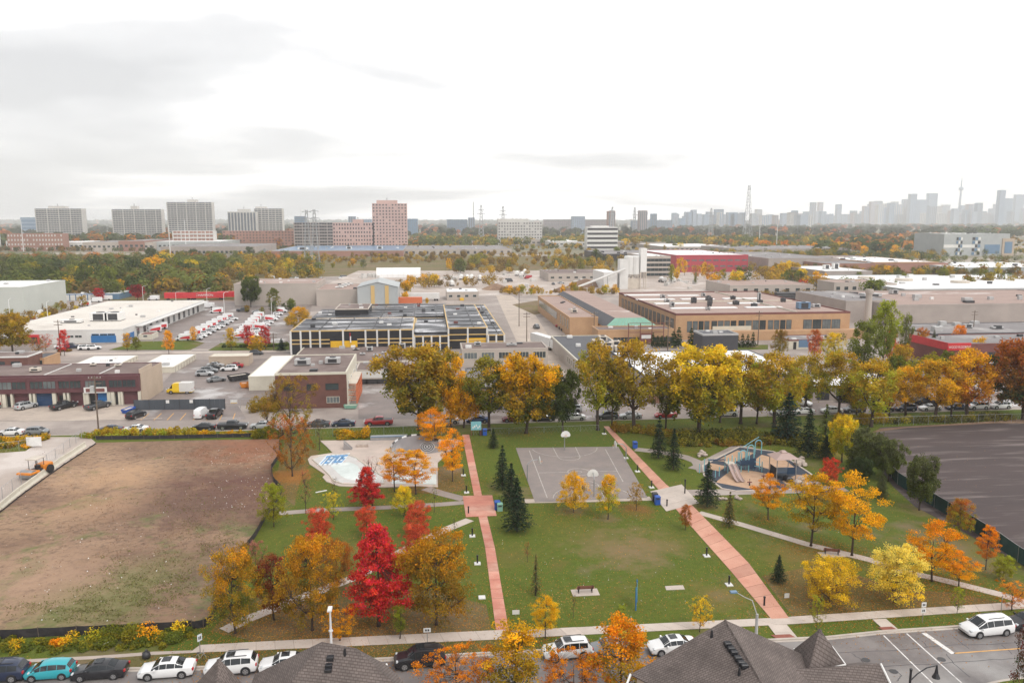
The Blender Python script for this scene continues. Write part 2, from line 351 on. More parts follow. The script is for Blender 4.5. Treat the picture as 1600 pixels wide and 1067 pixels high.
M['terrain'] = pmat('far_ground', (0.23,0.20,0.125), 0.95, (0.13,0.13,0.07), 0.01, detail=8, c3=(0.34,0.29,0.24), scale3=0.006, lo3=0.5, hi3=0.6)
# earth with weedy patches
m = M['dirt']; nt = m.node_tree; b = nt.nodes['Principled BSDF']
src = b.inputs['Base Color'].links[0].from_socket; co = coords(nt)
n1 = N(nt, 'ShaderNodeTexNoise', i_Scale=0.11, i_Detail=9.0, i_Roughness=0.72, i_Distortion=0.4); nt.links.new(co, n1.inputs[0])
sp = N(nt, 'ShaderNodeSeparateXYZ'); nt.links.new(co, sp.inputs[0])
gx = math_n(nt, 'MULTIPLY', sp.outputs[1], -0.0022); gx = math_n(nt, 'ADD', gx, 0.20)
gg = math_n(nt, 'ADD', n1.outputs[0], gx)
mrr = N(nt, 'ShaderNodeMapRange', i_1=0.50, i_2=0.60); nt.links.new(gg, mrr.inputs[0])
mi = N(nt, 'ShaderNodeMix', data_type='RGBA'); nt.links.new(mrr.outputs[0], mi.inputs[0]); nt.links.new(src, mi.inputs[6]); mi.inputs[7].default_value = (0.125,0.140,0.042,1)
n2 = N(nt, 'ShaderNodeTexNoise', i_Scale=0.9, i_Detail=8.0, i_Roughness=0.75); nt.links.new(co, n2.inputs[0])
mr2 = N(nt, 'ShaderNodeMapRange', i_1=0.48, i_2=0.66, i_3=0.0, i_4=0.85); nt.links.new(n2.outputs[0], mr2.inputs[0])
mi2 = N(nt, 'ShaderNodeMix', data_type='RGBA'); nt.links.new(mr2.outputs[0], mi2.inputs[0]); nt.links.new(mi.outputs[2], mi2.inputs[6]); mi2.inputs[7].default_value = (0.095,0.058,0.04,1)
nt.links.new(spots(nt, co, mi2.outputs[2], [(350,770,18,(.12,.05,.038),.85),(300,790,12,(.13,.075,.055),.7),(180,745,11,(.42,.26,.15),.8),(150,790,10,(.36,.22,.13),.7),(400,700,16,(.30,.10,.045),.55),(240,895,9,(.13,.13,.04),.6),(130,950,11,(.13,.14,.04),.6),(180,940,8,(.14,.14,.045),.6),(330,900,6,(.14,.08,.06),.7),(60,900,14,(.33,.21,.14),.6)]), b.inputs['Base Color'])

# roof shingles of the near houses
def shingle(name, rot):
    m, nt, b = new_mat(name); co = coords(nt); b.inputs['Roughness'].default_value = 0.9
    mp = N(nt, 'ShaderNodeMapping'); mp.inputs['Rotation'].default_value = (0,0,rot); nt.links.new(co, mp.inputs[0])
    br = N(nt, 'ShaderNodeTexBrick', offset=0.5, i_Scale=1.0); nt.links.new(mp.outputs[0], br.inputs[0])
    br.inputs['Color1'].default_value = (0.165,0.135,0.124,1); br.inputs['Color2'].default_value = (0.127,0.104,0.096,1); br.inputs['Mortar'].default_value = (0.085,0.063,0.056,1)
    br.inputs['Mortar Size'].default_value = 0.022; br.inputs['Brick Width'].default_value = 0.30; br.inputs['Row Height'].default_value = 0.155; br.inputs['Bias'].default_value = 0.1
    nz = N(nt, 'ShaderNodeTexNoise', i_Scale=0.6, i_Detail=6.0); nt.links.new(co, nz.inputs[0])
    mr = N(nt, 'ShaderNodeMapRange', i_1=0.3, i_2=0.7, i_3=0.75, i_4=1.2); nt.links.new(nz.outputs[0], mr.inputs[0])
    hs = N(nt, 'ShaderNodeHueSaturation'); nt.links.new(br.outputs[0], hs.inputs['Color']); nt.links.new(mr.outputs[0], hs.inputs['Value'])
    nt.links.new(hs.outputs[0], b.inputs['Base Color'])
    bp = N(nt, 'ShaderNodeBump', i_Strength=0.6, i_Distance=0.03); nt.links.new(br.outputs['Fac'], bp.inputs['Height']); bp.invert = True
    nt.links.new(bp.outputs[0], b.inputs['Normal']); return m
M['shingle'] = shingle('asphalt_shingle', 0.1); M['shingle2'] = shingle('asphalt_shingle_side', 1.67)

# leaves: two colours per crown (its own and its 'tint'), varied leaf by leaf
def leaf_mat(name):
    m = bpy.data.materials.new(name); m.use_nodes = True; nt = m.node_tree; nt.nodes.clear(); MATS[name] = m
    oi = N(nt, 'ShaderNodeObjectInfo'); at = N(nt, 'ShaderNodeAttribute', attribute_type='OBJECT', attribute_name='tint')
    fa = N(nt, 'ShaderNodeAttribute', attribute_type='GEOMETRY', attribute_name='leaf')
    sp = N(nt, 'ShaderNodeSeparateXYZ'); nt.links.new(fa.outputs['Vector'], sp.inputs[0])
    mi = N(nt, 'ShaderNodeMix', data_type='RGBA'); nt.links.new(sp.outputs[1], mi.inputs[0]); nt.links.new(oi.outputs['Color'], mi.inputs[6]); nt.links.new(at.outputs['Color'], mi.inputs[7])
    mr = N(nt, 'ShaderNodeMapRange', i_3=0.55, i_4=1.35); nt.links.new(sp.outputs[0], mr.inputs[0])
    hs = N(nt, 'ShaderNodeHueSaturation'); nt.links.new(mi.outputs[2], hs.inputs['Color']); nt.links.new(mr.outputs[0], hs.inputs['Value'])
    mh = N(nt, 'ShaderNodeMapRange', i_3=0.488, i_4=0.512); nt.links.new(sp.outputs[2], mh.inputs[0]); nt.links.new(mh.outputs[0], hs.inputs['Hue'])
    d = N(nt, 'ShaderNodeBsdfDiffuse'); t = N(nt, 'ShaderNodeBsdfTranslucent')
    nt.links.new(hs.outputs[0], d.inputs[0]); nt.links.new(hs.outputs[0], t.inputs[0])
    mx = N(nt, 'ShaderNodeMixShader', i_0=0.42); nt.links.new(d.outputs[0], mx.inputs[1]); nt.links.new(t.outputs[0], mx.inputs[2])
    o = N(nt, 'ShaderNodeOutputMaterial'); nt.links.new(mx.outputs[0], o.inputs[0]); return m
M['leaf'] = leaf_mat('leaves')

def rnd(m, lo, hi):
    nt=m.node_tree;b=nt.nodes['Principled BSDF'];src=b.inputs['Base Color'].links[0].from_socket
    oi=N(nt,'ShaderNodeObjectInfo');mr=N(nt,'ShaderNodeMapRange',i_3=lo,i_4=hi);nt.links.new(oi.outputs['Random'],mr.inputs[0]);hs=N(nt,'ShaderNodeHueSaturation');nt.links.new(src,hs.inputs['Color']);nt.links.new(mr.outputs[0],hs.inputs['Value']);nt.links.new(hs.outputs[0],b.inputs['Base Color'])
for k in ('redpath','redpave2'): rnd(M[k],.84,1.08)
rnd(M['concrete'],.9,1.06)
# ------------------------------------------------------------ trees
def leaf_mesh(name, P, Nn, size, attr, extra=None, asp=0.62):
    """P (n,3) centres, Nn (n,3) normals, size (n,), attr (n,3); extra = MB with the woody part"""
    n = len(P)
    t = np.cross(Nn, RNG.normal(size=(n,3))); t /= np.linalg.norm(t,axis=1)[:,None]+1e-9
    b = np.cross(Nn, t)
    s = size[:,None]
    V = np.stack([P-t*s, P-b*s*asp, P+t*s, P+b*s*asp], 1).reshape(-1,3)
    ev = np.array(extra.v).reshape(-1,3) if extra and extra.v else np.zeros((0,3))
    nv = len(V)+len(ev)
    me = bpy.data.meshes.new(name)
    loops = np.arange(len(V)); ls = np.arange(n)*4; lt = np.full(n,4)
    mats = [M['leaf']]; midx = np.zeros(n,int)
    if extra and extra.f:
        el = np.concatenate([np.array(f) for f in extra.f])+len(V); et = np.array([len(f) for f in extra.f])
        es = np.concatenate([[0],np.cumsum(et)[:-1]])+len(loops)
        loops = np.concatenate([loops,el]); ls = np.concatenate([ls,es]); lt = np.concatenate([lt,et])
        mats.append(extra.mats[0]); midx = np.concatenate([midx, np.ones(len(et),int)])
        attr = np.concatenate([attr, np.zeros((len(et),3))])
    me.vertices.add(nv); me.vertices.foreach_set('co', np.concatenate([V,ev]).astype(np.float32).ravel())
    me.loops.add(len(loops)); me.loops.foreach_set('vertex_index', loops.astype(np.int32))
    me.polygons.add(len(ls)); me.polygons.foreach_set('loop_start', ls.astype(np.int32)); me.polygons.foreach_set('loop_total', lt.astype(np.int32))
    for mm in mats: me.materials.append(mm)
    me.polygons.foreach_set('material_index', midx.astype(np.int32))
    at = me.attributes.new('leaf','FLOAT_VECTOR','FACE'); at.data.foreach_set('vector', attr.astype(np.float32).ravel())
    me.update(calc_edges=True); me.validate(); return me
RNG = np.random.default_rng(11)
# kind: crown base, max radius, clusters, leaves, leaf size (m at H=10), cluster radius, cluster flatness, shell bias, droop
KINDS = {
 'round':  dict(H=8,  cb=.17, r=.42, K=230, n=17000, ls=.09, cr=.072, fl=.75, sh=.55, prof=lambda t: (max(0,1-(abs(t-.42)/.60)**2.3))**.5),
 'sparse': dict(H=8,  cb=.2, r=.40, K=130,  n=4600, ls=.095, cr=.065, fl=.7, sh=.5, prof=lambda t: (max(0,1-(abs(t-.5)/.56)**2.2))**.5),
 'conic':  dict(H=10, cb=.14, r=.33, K=260, n=17000, ls=.09, cr=.055, fl=.6, sh=.5, prof=lambda t: max(.06,(1-t)**.55)*min(1,.5+t*3)),
 'oval':   dict(H=7,  cb=.2,  r=.27, K=140,  n=8000, ls=.10, cr=.07, fl=.8, sh=.5, prof=lambda t: (max(0,1-(abs(t-.4)/.62)**2.2))**.5),
 'locust': dict(H=9,  cb=.26, r=.44, K=100,  n=11000, ls=.087, cr=.085, fl=.38, sh=.7, prof=lambda t: (.45+.6*t if t<.62 else max(.1,.82-(t-.62)*1.7))),
 'broad':  dict(H=16, cb=.24, r=.40, K=230, n=17000, ls=.132, cr=.062, fl=.85, sh=.62, prof=lambda t: (max(0,1-(abs(t-.55)/.60)**2.2))**.55*(.85+.15*math.sin(t*19))),
 'airy':   dict(H=15, cb=.30, r=.42, K=110, n=8200, ls=.115, cr=.07, fl=.6, sh=.68, prof=lambda t: (.35+.85*t if t<.6 else max(.12,.9-(t-.6)*1.6))),
 'column': dict(H=6,  cb=.26, r=.16, K=70,  n=3400, ls=.10, cr=.07, fl=.9, sh=.4, prof=lambda t: (max(0,1-(abs(t-.42)/.60)**2))**.5),
 'bare':   dict(H=6,  cb=.25, r=.30, K=150, n=900, ls=.065, cr=.05, fl=.8, sh=.5, prof=lambda t: (max(0,1-(abs(t-.5)/.56)**2))**.5),
 'rusty':  dict(H=9,  cb=.15, r=.46, K=240, n=9000, ls=.085, cr=.05, fl=.8, sh=.8, prof=lambda t: (max(0,1-(abs(t-.5)/.52)**2.4))**.5),
}
def clusters(k, rng, K, loose=.2):
    out = []
    ph = rng.uniform(0,6.28,6)
    while len(out) < K:
        t = rng.uniform(.02,.99)
        rr = k['prof'](t)
        if rng.uniform() > rr*1.05+.12: continue
        a = rng.uniform(0,6.283)
        lob = 1+loose*(math.sin(2*a+ph[0]+3*t)+.8*math.sin(3*a+ph[1]-5*t)+.6*math.sin(5*a+ph[2]+9*t))
        u = rng.uniform()**(1-k['sh'])
        r = k['r']*rr*lob*(u if u > .12 else .12)
        z = k['cb']+(1-k['cb'])*t*.955
        out.append((r*math.cos(a), r*math.sin(a), z, t, rr))
    return np.array(out)
def wood(k, C, rng, limbs=8, seg=5, thin=1.0):
    H = k['H']; mb = MB(); m = M['bark']; cb = k['cb']
    top = .80 if k is not KINDS['locust'] else .7
    lean = rng.normal(size=2)*.02
    def ax(z): return Vector((lean[0]*math.sin(z*4)*H, lean[1]*math.sin(z*3)*H, z*H))
    r0 = .0155*H*thin
    zs = [0,.03,cb*.7,cb*1.3,.5,.66,top]
    mb.tube([ax(z) for z in zs], [r0*1.5,r0*1.05,r0*.9,r0*.75,r0*.45,r0*.28,r0*.1], m, 6)
    L = []
    idx = rng.choice(len(C), size=min(limbs,len(C)), replace=False)
    for i in idx:
        c = Vector(C[i,:3])*H; rad = math.hypot(c.x,c.y); z0 = max(cb*.75*H, c.z-rad*1.1-.05*H); z0 = min(z0, .6*H)
        p0 = ax(z0/H); mid = p0.lerp(c,.5)+Vector((0,0,-.03*H))
        mb.tube([p0,mid,c], [r0*.5,r0*.3,r0*.12], m, 4, False); L.append((p0,mid,c))
    for i in range(len(C)):
        c = Vector(C[i,:3])*H
        best = min(((c-q).length, q) for p0,mid,cc in L for q in (mid, mid.lerp(cc,.6), p0.lerp(mid,.6)))
        q = best[1]; mb.tube([q, q.lerp(c,.6)+Vector((0,0,-.01*H)), c], [r0*.16,r0*.10,r0*.04], m, 3, False)
    return mb
PROTO = {}
def proto_tree(kind, seed, frac=1.0, lsm=1.0, joined=False):
    k = KINDS[kind]; rng = np.random.default_rng(seed*7+3); H = k['H']
    K = max(8,int(k['K']*(frac**.5 if joined else 1))); C = clusters(k, rng, K)
    n = int(k['n']*frac); per = rng.multinomial(n, rng.dirichlet(np.ones(K)*3.0))
    P = []; A = []; Nn = []
    crmul = (K and (k['K']/K)**.5)
    for i in range(K):
        m_ = per[i]
        if not m_: continue
        q = rng.normal(size=(m_,3)); q /= np.linalg.norm(q,axis=1)[:,None]; q *= rng.uniform(0,1,size=(m_,1))**.45
        cr = k['cr']*crmul*rng.uniform(.7,1.35)
        off = q*np.array([cr,cr,cr*k['fl']])
        if kind in ('broad','airy'): off[:,2] -= np.abs(rng.normal(size=m_))*cr*.5
        pts = (C[i,:3]+off)*H; P.append(pts)
        cmix = np.clip(rng.normal(.05,.25)+(1-C[i,3])*.85+rng.normal(0,.12,size=m_)-.02,0,1)
        A.append(np.stack([np.clip(rng.normal(.5,.2)+rng.normal(0,.2,size=m_),0,1), cmix, rng.uniform(0,1,m_)],1))
        nn = rng.normal(size=(m_,3))+np.array([0,0,.8])+q*.5; Nn.append(nn/np.linalg.norm(nn,axis=1)[:,None])
    P = np.concatenate(P); A = np.concatenate(A); Nn = np.concatenate(Nn)
    size = k['ls']*lsm*(H/9)*rng.uniform(.65,1.4,len(P))
    width = 2*np.percentile(np.hypot(P[:,0],P[:,1]),97); top = np.percentile(P[:,2],99.7)
    if joined:
        mb = MB(); r0 = .02*H; mb.tube([(0,0,0),(0,0,H*k['cb']),(0,0,H*.75)],[r0,r0*.8,r0*.3],M['bark'],4,False)
        for i in range(0,K,3):
            mb.tube([(0,0,min(.55,C[i,2]*.6)*H), tuple(C[i,:3]*H)],[r0*.35,r0*.1],M['bark'],3,False)
        return dict(me=leaf_mesh('tree',P,Nn,size,A,mb), w=width, h=top)
    wd = wood(k, C, rng, limbs=10 if kind in('broad','airy','rusty') else 7, thin=1.25 if kind in('broad','airy') else 1.0)
    tm = mesh_only(wd,'trunk',True)
    return dict(trunk=tm, crown=leaf_mesh('crown',P,Nn,size,A), w=width, h=top)
def proto_spruce(seed, n=3800, dens=1.0, joined=False, H=8, r=.21):
    rng = np.random.default_rng(seed*5+1); P=[];A=[];Nn=[]; mb = MB()
    mb.tube([(0,0,0),(0,0,H*.5),(0,0,H*.97)],[.016*H,.010*H,.002*H],M['bark'],5,False)
    levels = 24 if not joined else 9
    for l in range(levels):
        t = (l+rng.uniform(0,.6))/levels; z = H*(.10+.88*t); R_ = r*H*(1-t)**.82*rng.uniform(.82,1.12)+.02*H*(1-t)
        nb = max(4,int((10-5*t)*dens))
        for j in range(nb):
            a = 6.283*(j+rng.uniform(-.3,.3))/nb+l*1.9; Rj = R_*rng.uniform(.7,1.15)
            m_ = max(3,int(n/levels/nb*(1.7-1.3*t)))
            u = rng.uniform(.06,1,m_)**.75; w = rng.normal(0,1,m_)*.11*Rj*(1.15-u)
            droop = -.18*u*u*Rj+.10*Rj*u*(t>.6)
            x = u*Rj*math.cos(a)-w*math.sin(a); y = u*Rj*math.sin(a)+w*math.cos(a)
            zz = z+droop-np.abs(rng.normal(0,.045,m_))*Rj+rng.normal(0,.01*H,m_)*.5
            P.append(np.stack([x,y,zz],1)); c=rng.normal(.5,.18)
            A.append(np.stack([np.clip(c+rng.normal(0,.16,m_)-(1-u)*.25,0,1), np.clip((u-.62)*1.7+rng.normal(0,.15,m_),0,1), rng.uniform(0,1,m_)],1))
            nn = np.stack([np.full(m_,math.cos(a)*.5),np.full(m_,math.sin(a)*.5),np.ones(m_)],1)+rng.normal(0,.55,(m_,3)); Nn.append(nn/np.linalg.norm(nn,axis=1)[:,None])
            if not joined: mb.tube([(0,0,z),(Rj*.85*math.cos(a),Rj*.85*math.sin(a),z-.12*Rj)],[.0035*H,.001*H],M['bark'],3,False)
    P=np.concatenate(P);A=np.concatenate(A);Nn=np.concatenate(Nn)
    size=(.0155*H if not joined else .05*H)*RNG.uniform(.6,1.5,len(P))
    d = dict(w=2*np.percentile(np.hypot(P[:,0],P[:,1]),96), h=H*.985)
    if joined: d['me']=leaf_mesh('spruce_tree',P,Nn,size,A,mb,.5)
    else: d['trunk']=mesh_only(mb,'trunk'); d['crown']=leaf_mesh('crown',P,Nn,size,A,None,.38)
    return d
for kd, c in (('round',4),('sparse',2),('conic',2),('oval',2),('locust',4),('broad',4),('airy',3),('column',2),('bare',2),('rusty',2)):
    PROTO[kd] = [proto_tree(kd, 10+i) for i in range(c)]
PROTO['spruce'] = [proto_spruce(s) for s in (1,2,3)]
PROTO['thinspruce'] = [proto_spruce(5, 1300, .6, r=.14)]
PROTO['mid'] = [proto_tree('round', 40+i, .085, 2.9, True) for i in range(4)]+[proto_tree('broad', 50+i, .075, 2.9, True) for i in range(3)]
PROTO['midcol'] = [proto_tree('oval', 60+i, .12, 2.7, True) for i in range(2)]
PROTO['midspruce'] = [proto_spruce(9, 420, .7, True)]
PROTO['small'] = [proto_tree('round', 70+i, .02, 5.2, True) for i in range(4)]
C_ = dict(amber=(.64,.30,.018), dkolive=(.22,.17,.03), orange=(.90,.33,.012), gold=(.88,.47,.016), yellow=(.90,.62,.03), pale=(.92,.76,.17), red=(.72,.06,.035), coral=(.80,.17,.07),
    crimson=(.64,.035,.045), olive=(.34,.285,.03), green=(.145,.18,.03), dkgreen=(.07,.10,.035), brown=(.37,.20,.04), rust=(.55,.17,.03), lime=(.42,.46,.04),
    spruce=(.035,.062,.038), sprucetip=(.075,.105,.05), greygreen=(.15,.16,.07), ochre=(.56,.34,.03), pink=(.55,.22,.18), dkred=(.24,.03,.03), gr2=(.21,.24,.04), bluegreen=(.04,.085,.07))
def scale_at(p):
    d = (Vector(p)-Vector((0,0,HC))).dot(FW); return d/FPX        # metres per photo pixel there
NICE = dict(round='round_crowned_tree', sparse='thin_crowned_tree', conic='conical_maple_tree', oval='oval_crowned_tree', locust='locust_tree', broad='spreading_tree', airy='open_crowned_tree',
    column='sapling', bare='bare_tree', rusty='half_bare_tree', spruce='spruce_tree', thinspruce='thin_spruce_tree')
cnt = {}
def tree(bx, by, top, w, kind, ca, cb, label, group=None, z=0.0, cat='tree'):
    g = G(bx, by, z); H = ZA(g.x, g.y, top)-z
    i = cnt.get(kind,0); cnt[kind] = i+1; p = PROTO[kind][i % len(PROTO[kind])]
    wid = w*scale_at((g.x,g.y,H*.6)); sxy = wid/p['w']; sz = H/p['h']; rz = random.uniform(0,6.28)
    t = thing(NICE[kind], label, cat, g, rz, group)
    tr = inst(p['trunk'],'trunk',t,scale=(sxy*.6+sz*.4,sxy*.6+sz*.4,sz)) if abs(sxy-sz)<.02 else inst(p['trunk'],'trunk',t,scale=(sxy,sxy,sz))
    cr = inst(p['crown'],'crown',t,scale=(sxy,sxy,sz))
    jit = random.uniform(.92,1.08)
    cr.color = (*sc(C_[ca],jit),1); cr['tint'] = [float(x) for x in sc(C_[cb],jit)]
    return t
def mtree(x, y, H, w, kind, ca, cb, label, group=None, name='tree', cat='tree'):
    pp = PROTO[kind]; p = pp[random.randrange(len(pp))]
    o = inst(p['me'], name, None, (x,y,0), random.uniform(0,6.28), (w/p['w'],w/p['w'],H/p['h']))
    jit = random.uniform(.85,1.12); o.color = (*sc(C_[ca],jit),1); o['tint'] = [float(v) for v in sc(C_[cb],jit)]
    return tag(o, label, cat, group)
def bushes(name, spans, n, size, ca, cb, label, seed=0, kind='stuff', cat=None, dens=1.0, group=None):
    """spans: list of (p0, p1, depth, height) strips filled with leaf clumps -> one object"""
    rng = np.random.default_rng(seed+100); P=[];A=[];Nn=[]
    tot = sum((Vector(b)-Vector(a)).length for a,b,_,_ in spans)
    for a,b,dp,h in spans:
        a=np.array(a);b=np.array(b);L=np.linalg.norm(b-a);nrm=np.array([-(b-a)[1],(b-a)[0],0])/max(L,1e-6)
        ncl=max(3,int(L*dp/1.1*dens)+2); per=max(4,int(n*L/tot/ncl))
        for _ in range(ncl):
            u=rng.uniform();v=rng.uniform(-.5,.5);hh=h*rng.uniform(.45,1.15)
            c=a+(b-a)*u+nrm*v*dp; c[2]=hh*.5; rr=rng.uniform(.5,1.1)*min(1.3,.35+h*.45)
            q=rng.normal(size=(per,3)); q/=np.linalg.norm(q,axis=1)[:,None]; q*=rng.uniform(.3,1,size=(per,1))**.5
            pts=c+q*np.array([rr,rr,hh*.55]); pts[:,2]=np.abs(pts[:,2]); P.append(pts)
            A.append(np.stack([np.clip(rng.normal(.5,.2)+rng.normal(0,.2,per),0,1),np.clip(rng.normal(.5,.35)+rng.normal(0,.1,per),0,1),rng.uniform(0,1,per)],1))
            nn=rng.normal(size=(per,3))+np.array([0,0,.7])+q*.6; Nn.append(nn/np.linalg.norm(nn,axis=1)[:,None])
    P=np.concatenate(P);A=np.concatenate(A);Nn=np.concatenate(Nn)
    me=leaf_mesh(name,P,Nn,size*rng.uniform(.6,1.4,len(P)),A)
    o=bpy.data.objects.new(name,me);COL.objects.link(o);o.color=(*C_[ca],1);o['tint']=list(C_[cb])
    tag(o,label,cat,group,kind); return o
# ------------------------------------------------------------ ground sheets
LAYER = [0.0]
def flat(name, pts, m, z, label=None, parent=None, kind='structure', thick=0.0):
    """pts already world xy"""
    mb = MB()
    if thick: mb.prism([(p[0],p[1]) for p in pts], z-thick, z, m)
    else:
        a = sum(pts[i][0]*pts[(i+1)%len(pts)][1]-pts[(i+1)%len(pts)][0]*pts[i][1] for i in range(len(pts)))
        if a < 0: pts = pts[::-1]
        mb.add([(p[0],p[1],z) for p in pts],[tuple(range(len(pts)))],m)
    o = mb.build(name, parent)
    if not parent: tag(o, label, None, None, kind)
    return o
def GP(*pp): return [G(x,y) for x,y in pp]
mb = MB(); mb.add([(-14000,-300,0),(16000,-300,0),(16000,15500,0),(-14000,15500,0)],[(0,1,2,3)],M['terrain']); tag(mb.build('ground'),'wide mixed ground under the whole district',kind='structure')
# world lines of the far street
YN = G(60,681).y; YF = G(60,659).y           # near / far edge of the industrial street
Ypark1 = YN-0.5
X0, X1 = -260, 330
flat('industrial_ground', [(X0,YF),(X1+120,YF),(X1+330,G(800,425).y),(X0-300,G(800,425).y)], M['asphalt_far'], 0.01, 'grey paved yards between the industrial buildings')
flat('meadow', GP((-60,470),(500,470),(500,398),(-60,398)), M['wild'], 0.02, 'rough ground under the wooded belt')
flat('meadow', GP((380,438),(700,424),(1000,420),(1000,399),(380,404)), M['wild'], 0.03, 'rough yellow meadow between woodland and gravel works')
flat('gravel_yard', GP((470,462),(1110,462),(1110,423),(560,423)), M['gravel'], 0.035, 'pale gravel yard round the concrete works')
flat('industrial_street', [(X0,YN),(X1+150,YN),(X1+150,YF),(X0,YF)], M['asphalt_far'], 0.04, 'grey industrial street with parked cars')
# near ground: whole park block
kerb = [(-60,1053),(37,1049),(222,1046),(327,1044),(400,1041),(595,1031),(760,1022),(1000,1010),(1150,1004),(1210,1001),(1295,997),(1380,988),(1500,980),(1660,970)]
kerbw = GP(*kerb)
park = GP((-60,1053),(-60,990),(330,972),(436,690),(436,684)) 
lawn = [ (p.x,p.y) for p in GP((436,684),(1380,684),(1700,900)) ]
flat('lawn', [(-200,YN),(260,YN)]+[(p.x,p.y) for p in kerbw[::-1]], M['grass'], 0.02, 'green autumn lawn of the park')
flat('bare_field', GP((-60,830),(0,797),(70,745),(138,700),(150,692),(300,688),(436,686),(437,712),(424,735),(427,752),(441,768),(437,778),(419,803),(400,838),(375,872),(350,925),(333,962),(318,975),(150,984),(-60,993)), M['dirt'], 0.05, 'bare brown construction field with weeds')
flat('construction_yard', GP((-90,860),(-90,715),(40,705),(72,683),(140,683),(150,692),(138,700),(70,745),(0,797)), M['gravel'], 0.055, 'rutted gravel yard left of the barriers')
flat('milled_lot', GP((1375,668),(1640,655),(1760,930),(1640,905),(1560,862),(1500,828),(1430,792),(1395,760),(1368,722),(1360,690)), M['lotdirt'], 0.05, 'dark bare lot behind the green screen fence')
flat('dirt_strip', GP((1362,676),(1375,670),(1640,652),(1640,662),(1560,661),(1420,668)), M['dirt'], 0.055, 'brown earth edge above the dark lot')
# leaf-covered grass under the left trees and right trees
flat('leaf_litter', GP((330,985),(380,935),(480,915),(600,905),(690,925),(760,945),(768,985),(600,996),(400,1003)), M['grasslitter'], 0.03, 'grass covered with fallen leaves')
flat('leaf_litter', GP((1190,900),(1290,880),(1400,920),(1480,925),(1560,940),(1560,944),(1240,966)), M['grasslitter'], 0.03, 'leaf covered grass under the yellow trees')
flat('leaf_litter', GP((437,720),(445,690),(500,705),(470,745),(460,790),(441,775),(432,750)), M['grasslitter'], 0.03, 'orange leaf litter beside the field')
flat('leaf_litter', GP((640,735),(720,725),(728,765),(690,772),(640,770)), M['grasslitter'], 0.03, 'orange leaves beside the skate park')
flat('verge', GP((-60,1050),(37,1046),(222,1043),(327,1041),(400,1038),(595,1028),(780,1018),(780,999),(400,1016),(290,1020),(230,1022),(60,1030),(-60,1034)), M['verge'], 0.03, 'leaf strewn verge beside the near street')
flat('dirt_track', GP((-60,1036),(60,1029),(160,1024),(240,1018),(300,1016),(300,1020),(240,1023),(160,1029),(60,1034),(-60,1040)), M['gravel'], 0.04, 'trodden dirt track along the verge')
# near street
near = [(p.x,p.y) for p in kerbw]
flat('near_street', near+[(120,30),(-60,30)], M['asphalt'], 0.03, 'grey cracked asphalt street')
kb = MB()
for a,b in zip(kerbw[:-1],kerbw[1:]):
    n_=max(1,int((b-a).length/6)); 
    for i in range(n_):
        p=a.lerp(b,i/n_); q=a.lerp(b,(i+1)/n_)
        d=(q-p).normalized(); nn=Vector((-d.y,d.x,0)); p=p+d*.012
        kb.prism([(p.x,p.y),(q.x,q.y),(q.x+nn.x*.28,q.y+nn.y*.28),(p.x+nn.x*.28,p.y+nn.y*.28)],0,.14,M['curb'])
        kb.prism([(p.x,p.y),(q.x,q.y),(q.x-nn.x*.32,q.y-nn.y*.32),(p.x-nn.x*.32,p.y-nn.y*.32)],0,.045,M['curb'])
tag(kb.build('kerb'),'pale concrete kerb along the near street',kind='structure')
kb=MB()
for (y0,y1) in ((YN-.0,YN-.25),(YF,YF+.25)):
    for x in np.arange(-120,260,8):
        if y1>y0 and -60<x<40 : continue
        kb.box(x,x+7.98,min(y0,y1),max(y0,y1),0,.13,M['curb'])
tag(kb.build('kerb'),'kerbs along the industrial street',kind='structure')
# small kerb island bottom right
mb=MB(); c=G(1660,1095); pts=[(c.x+9*math.cos(a),c.y+3.6*math.sin(a)) for a in np.linspace(0,6.28,40)[:-1]]
mb.prism(pts,0,.14,M['curb']); tag(mb.build('kerb'),'curved kerb at the street corner',kind='structure')
flat('corner_grass',[(c.x+8.7*math.cos(a),c.y+3.3*math.sin(a)) for a in np.linspace(0,6.28,40)[:-1]],M['grass'],.15,'corner grass inside the curved kerb')

def slabs(name, label, top, bot, m, z=0.07, L=1.8, gap=.025, parent=None, jitter=.006):
    """top / bot: two pixel polylines of equal length bounding a paved strip; pieces cut across"""
    root = MB(); tp=[Vector(p) for p in GP(*top)]; bt=[Vector(p) for p in GP(*bot)]
    base=[(p.x,p.y) for p in tp]+[(p.x,p.y) for p in bt[::-1]]
    root.prism(base,0,z-.03,M['mulch']); r=root.build(name); tag(r,label,kind='structure')
    for i in range(len(tp)-1):
        n=max(1,round(((tp[i+1]-tp[i]).length+(bt[i+1]-bt[i]).length)/2/L))
        for k in range(n):
            a=tp[i].lerp(tp[i+1],k/n);b=tp[i].lerp(tp[i+1],(k+1)/n);c=bt[i].lerp(bt[i+1],(k+1)/n);d=bt[i].lerp(bt[i+1],k/n)
            g=gap/max(.1,(b-a).length); a2=a.lerp(b,g);d2=d.lerp(c,g)
            mb=MB();mb.prism([(a2.x,a2.y),(b.x,b.y),(c.x,c.y),(d2.x,d2.y)],0.01,z+random.uniform(-jitter,jitter),m); mb.build('slab',r)
    return r
slabs('sidewalk','long pale concrete sidewalk between the park and the near street',
      [(312,1008),(400,1003),(770,985),(822,984),(1200,966),(1600,940),(1660,936)],[(296,1020),(400,1016),(780,999),(830,996),(1240,975),(1600,951),(1664,947)],M['concrete'])
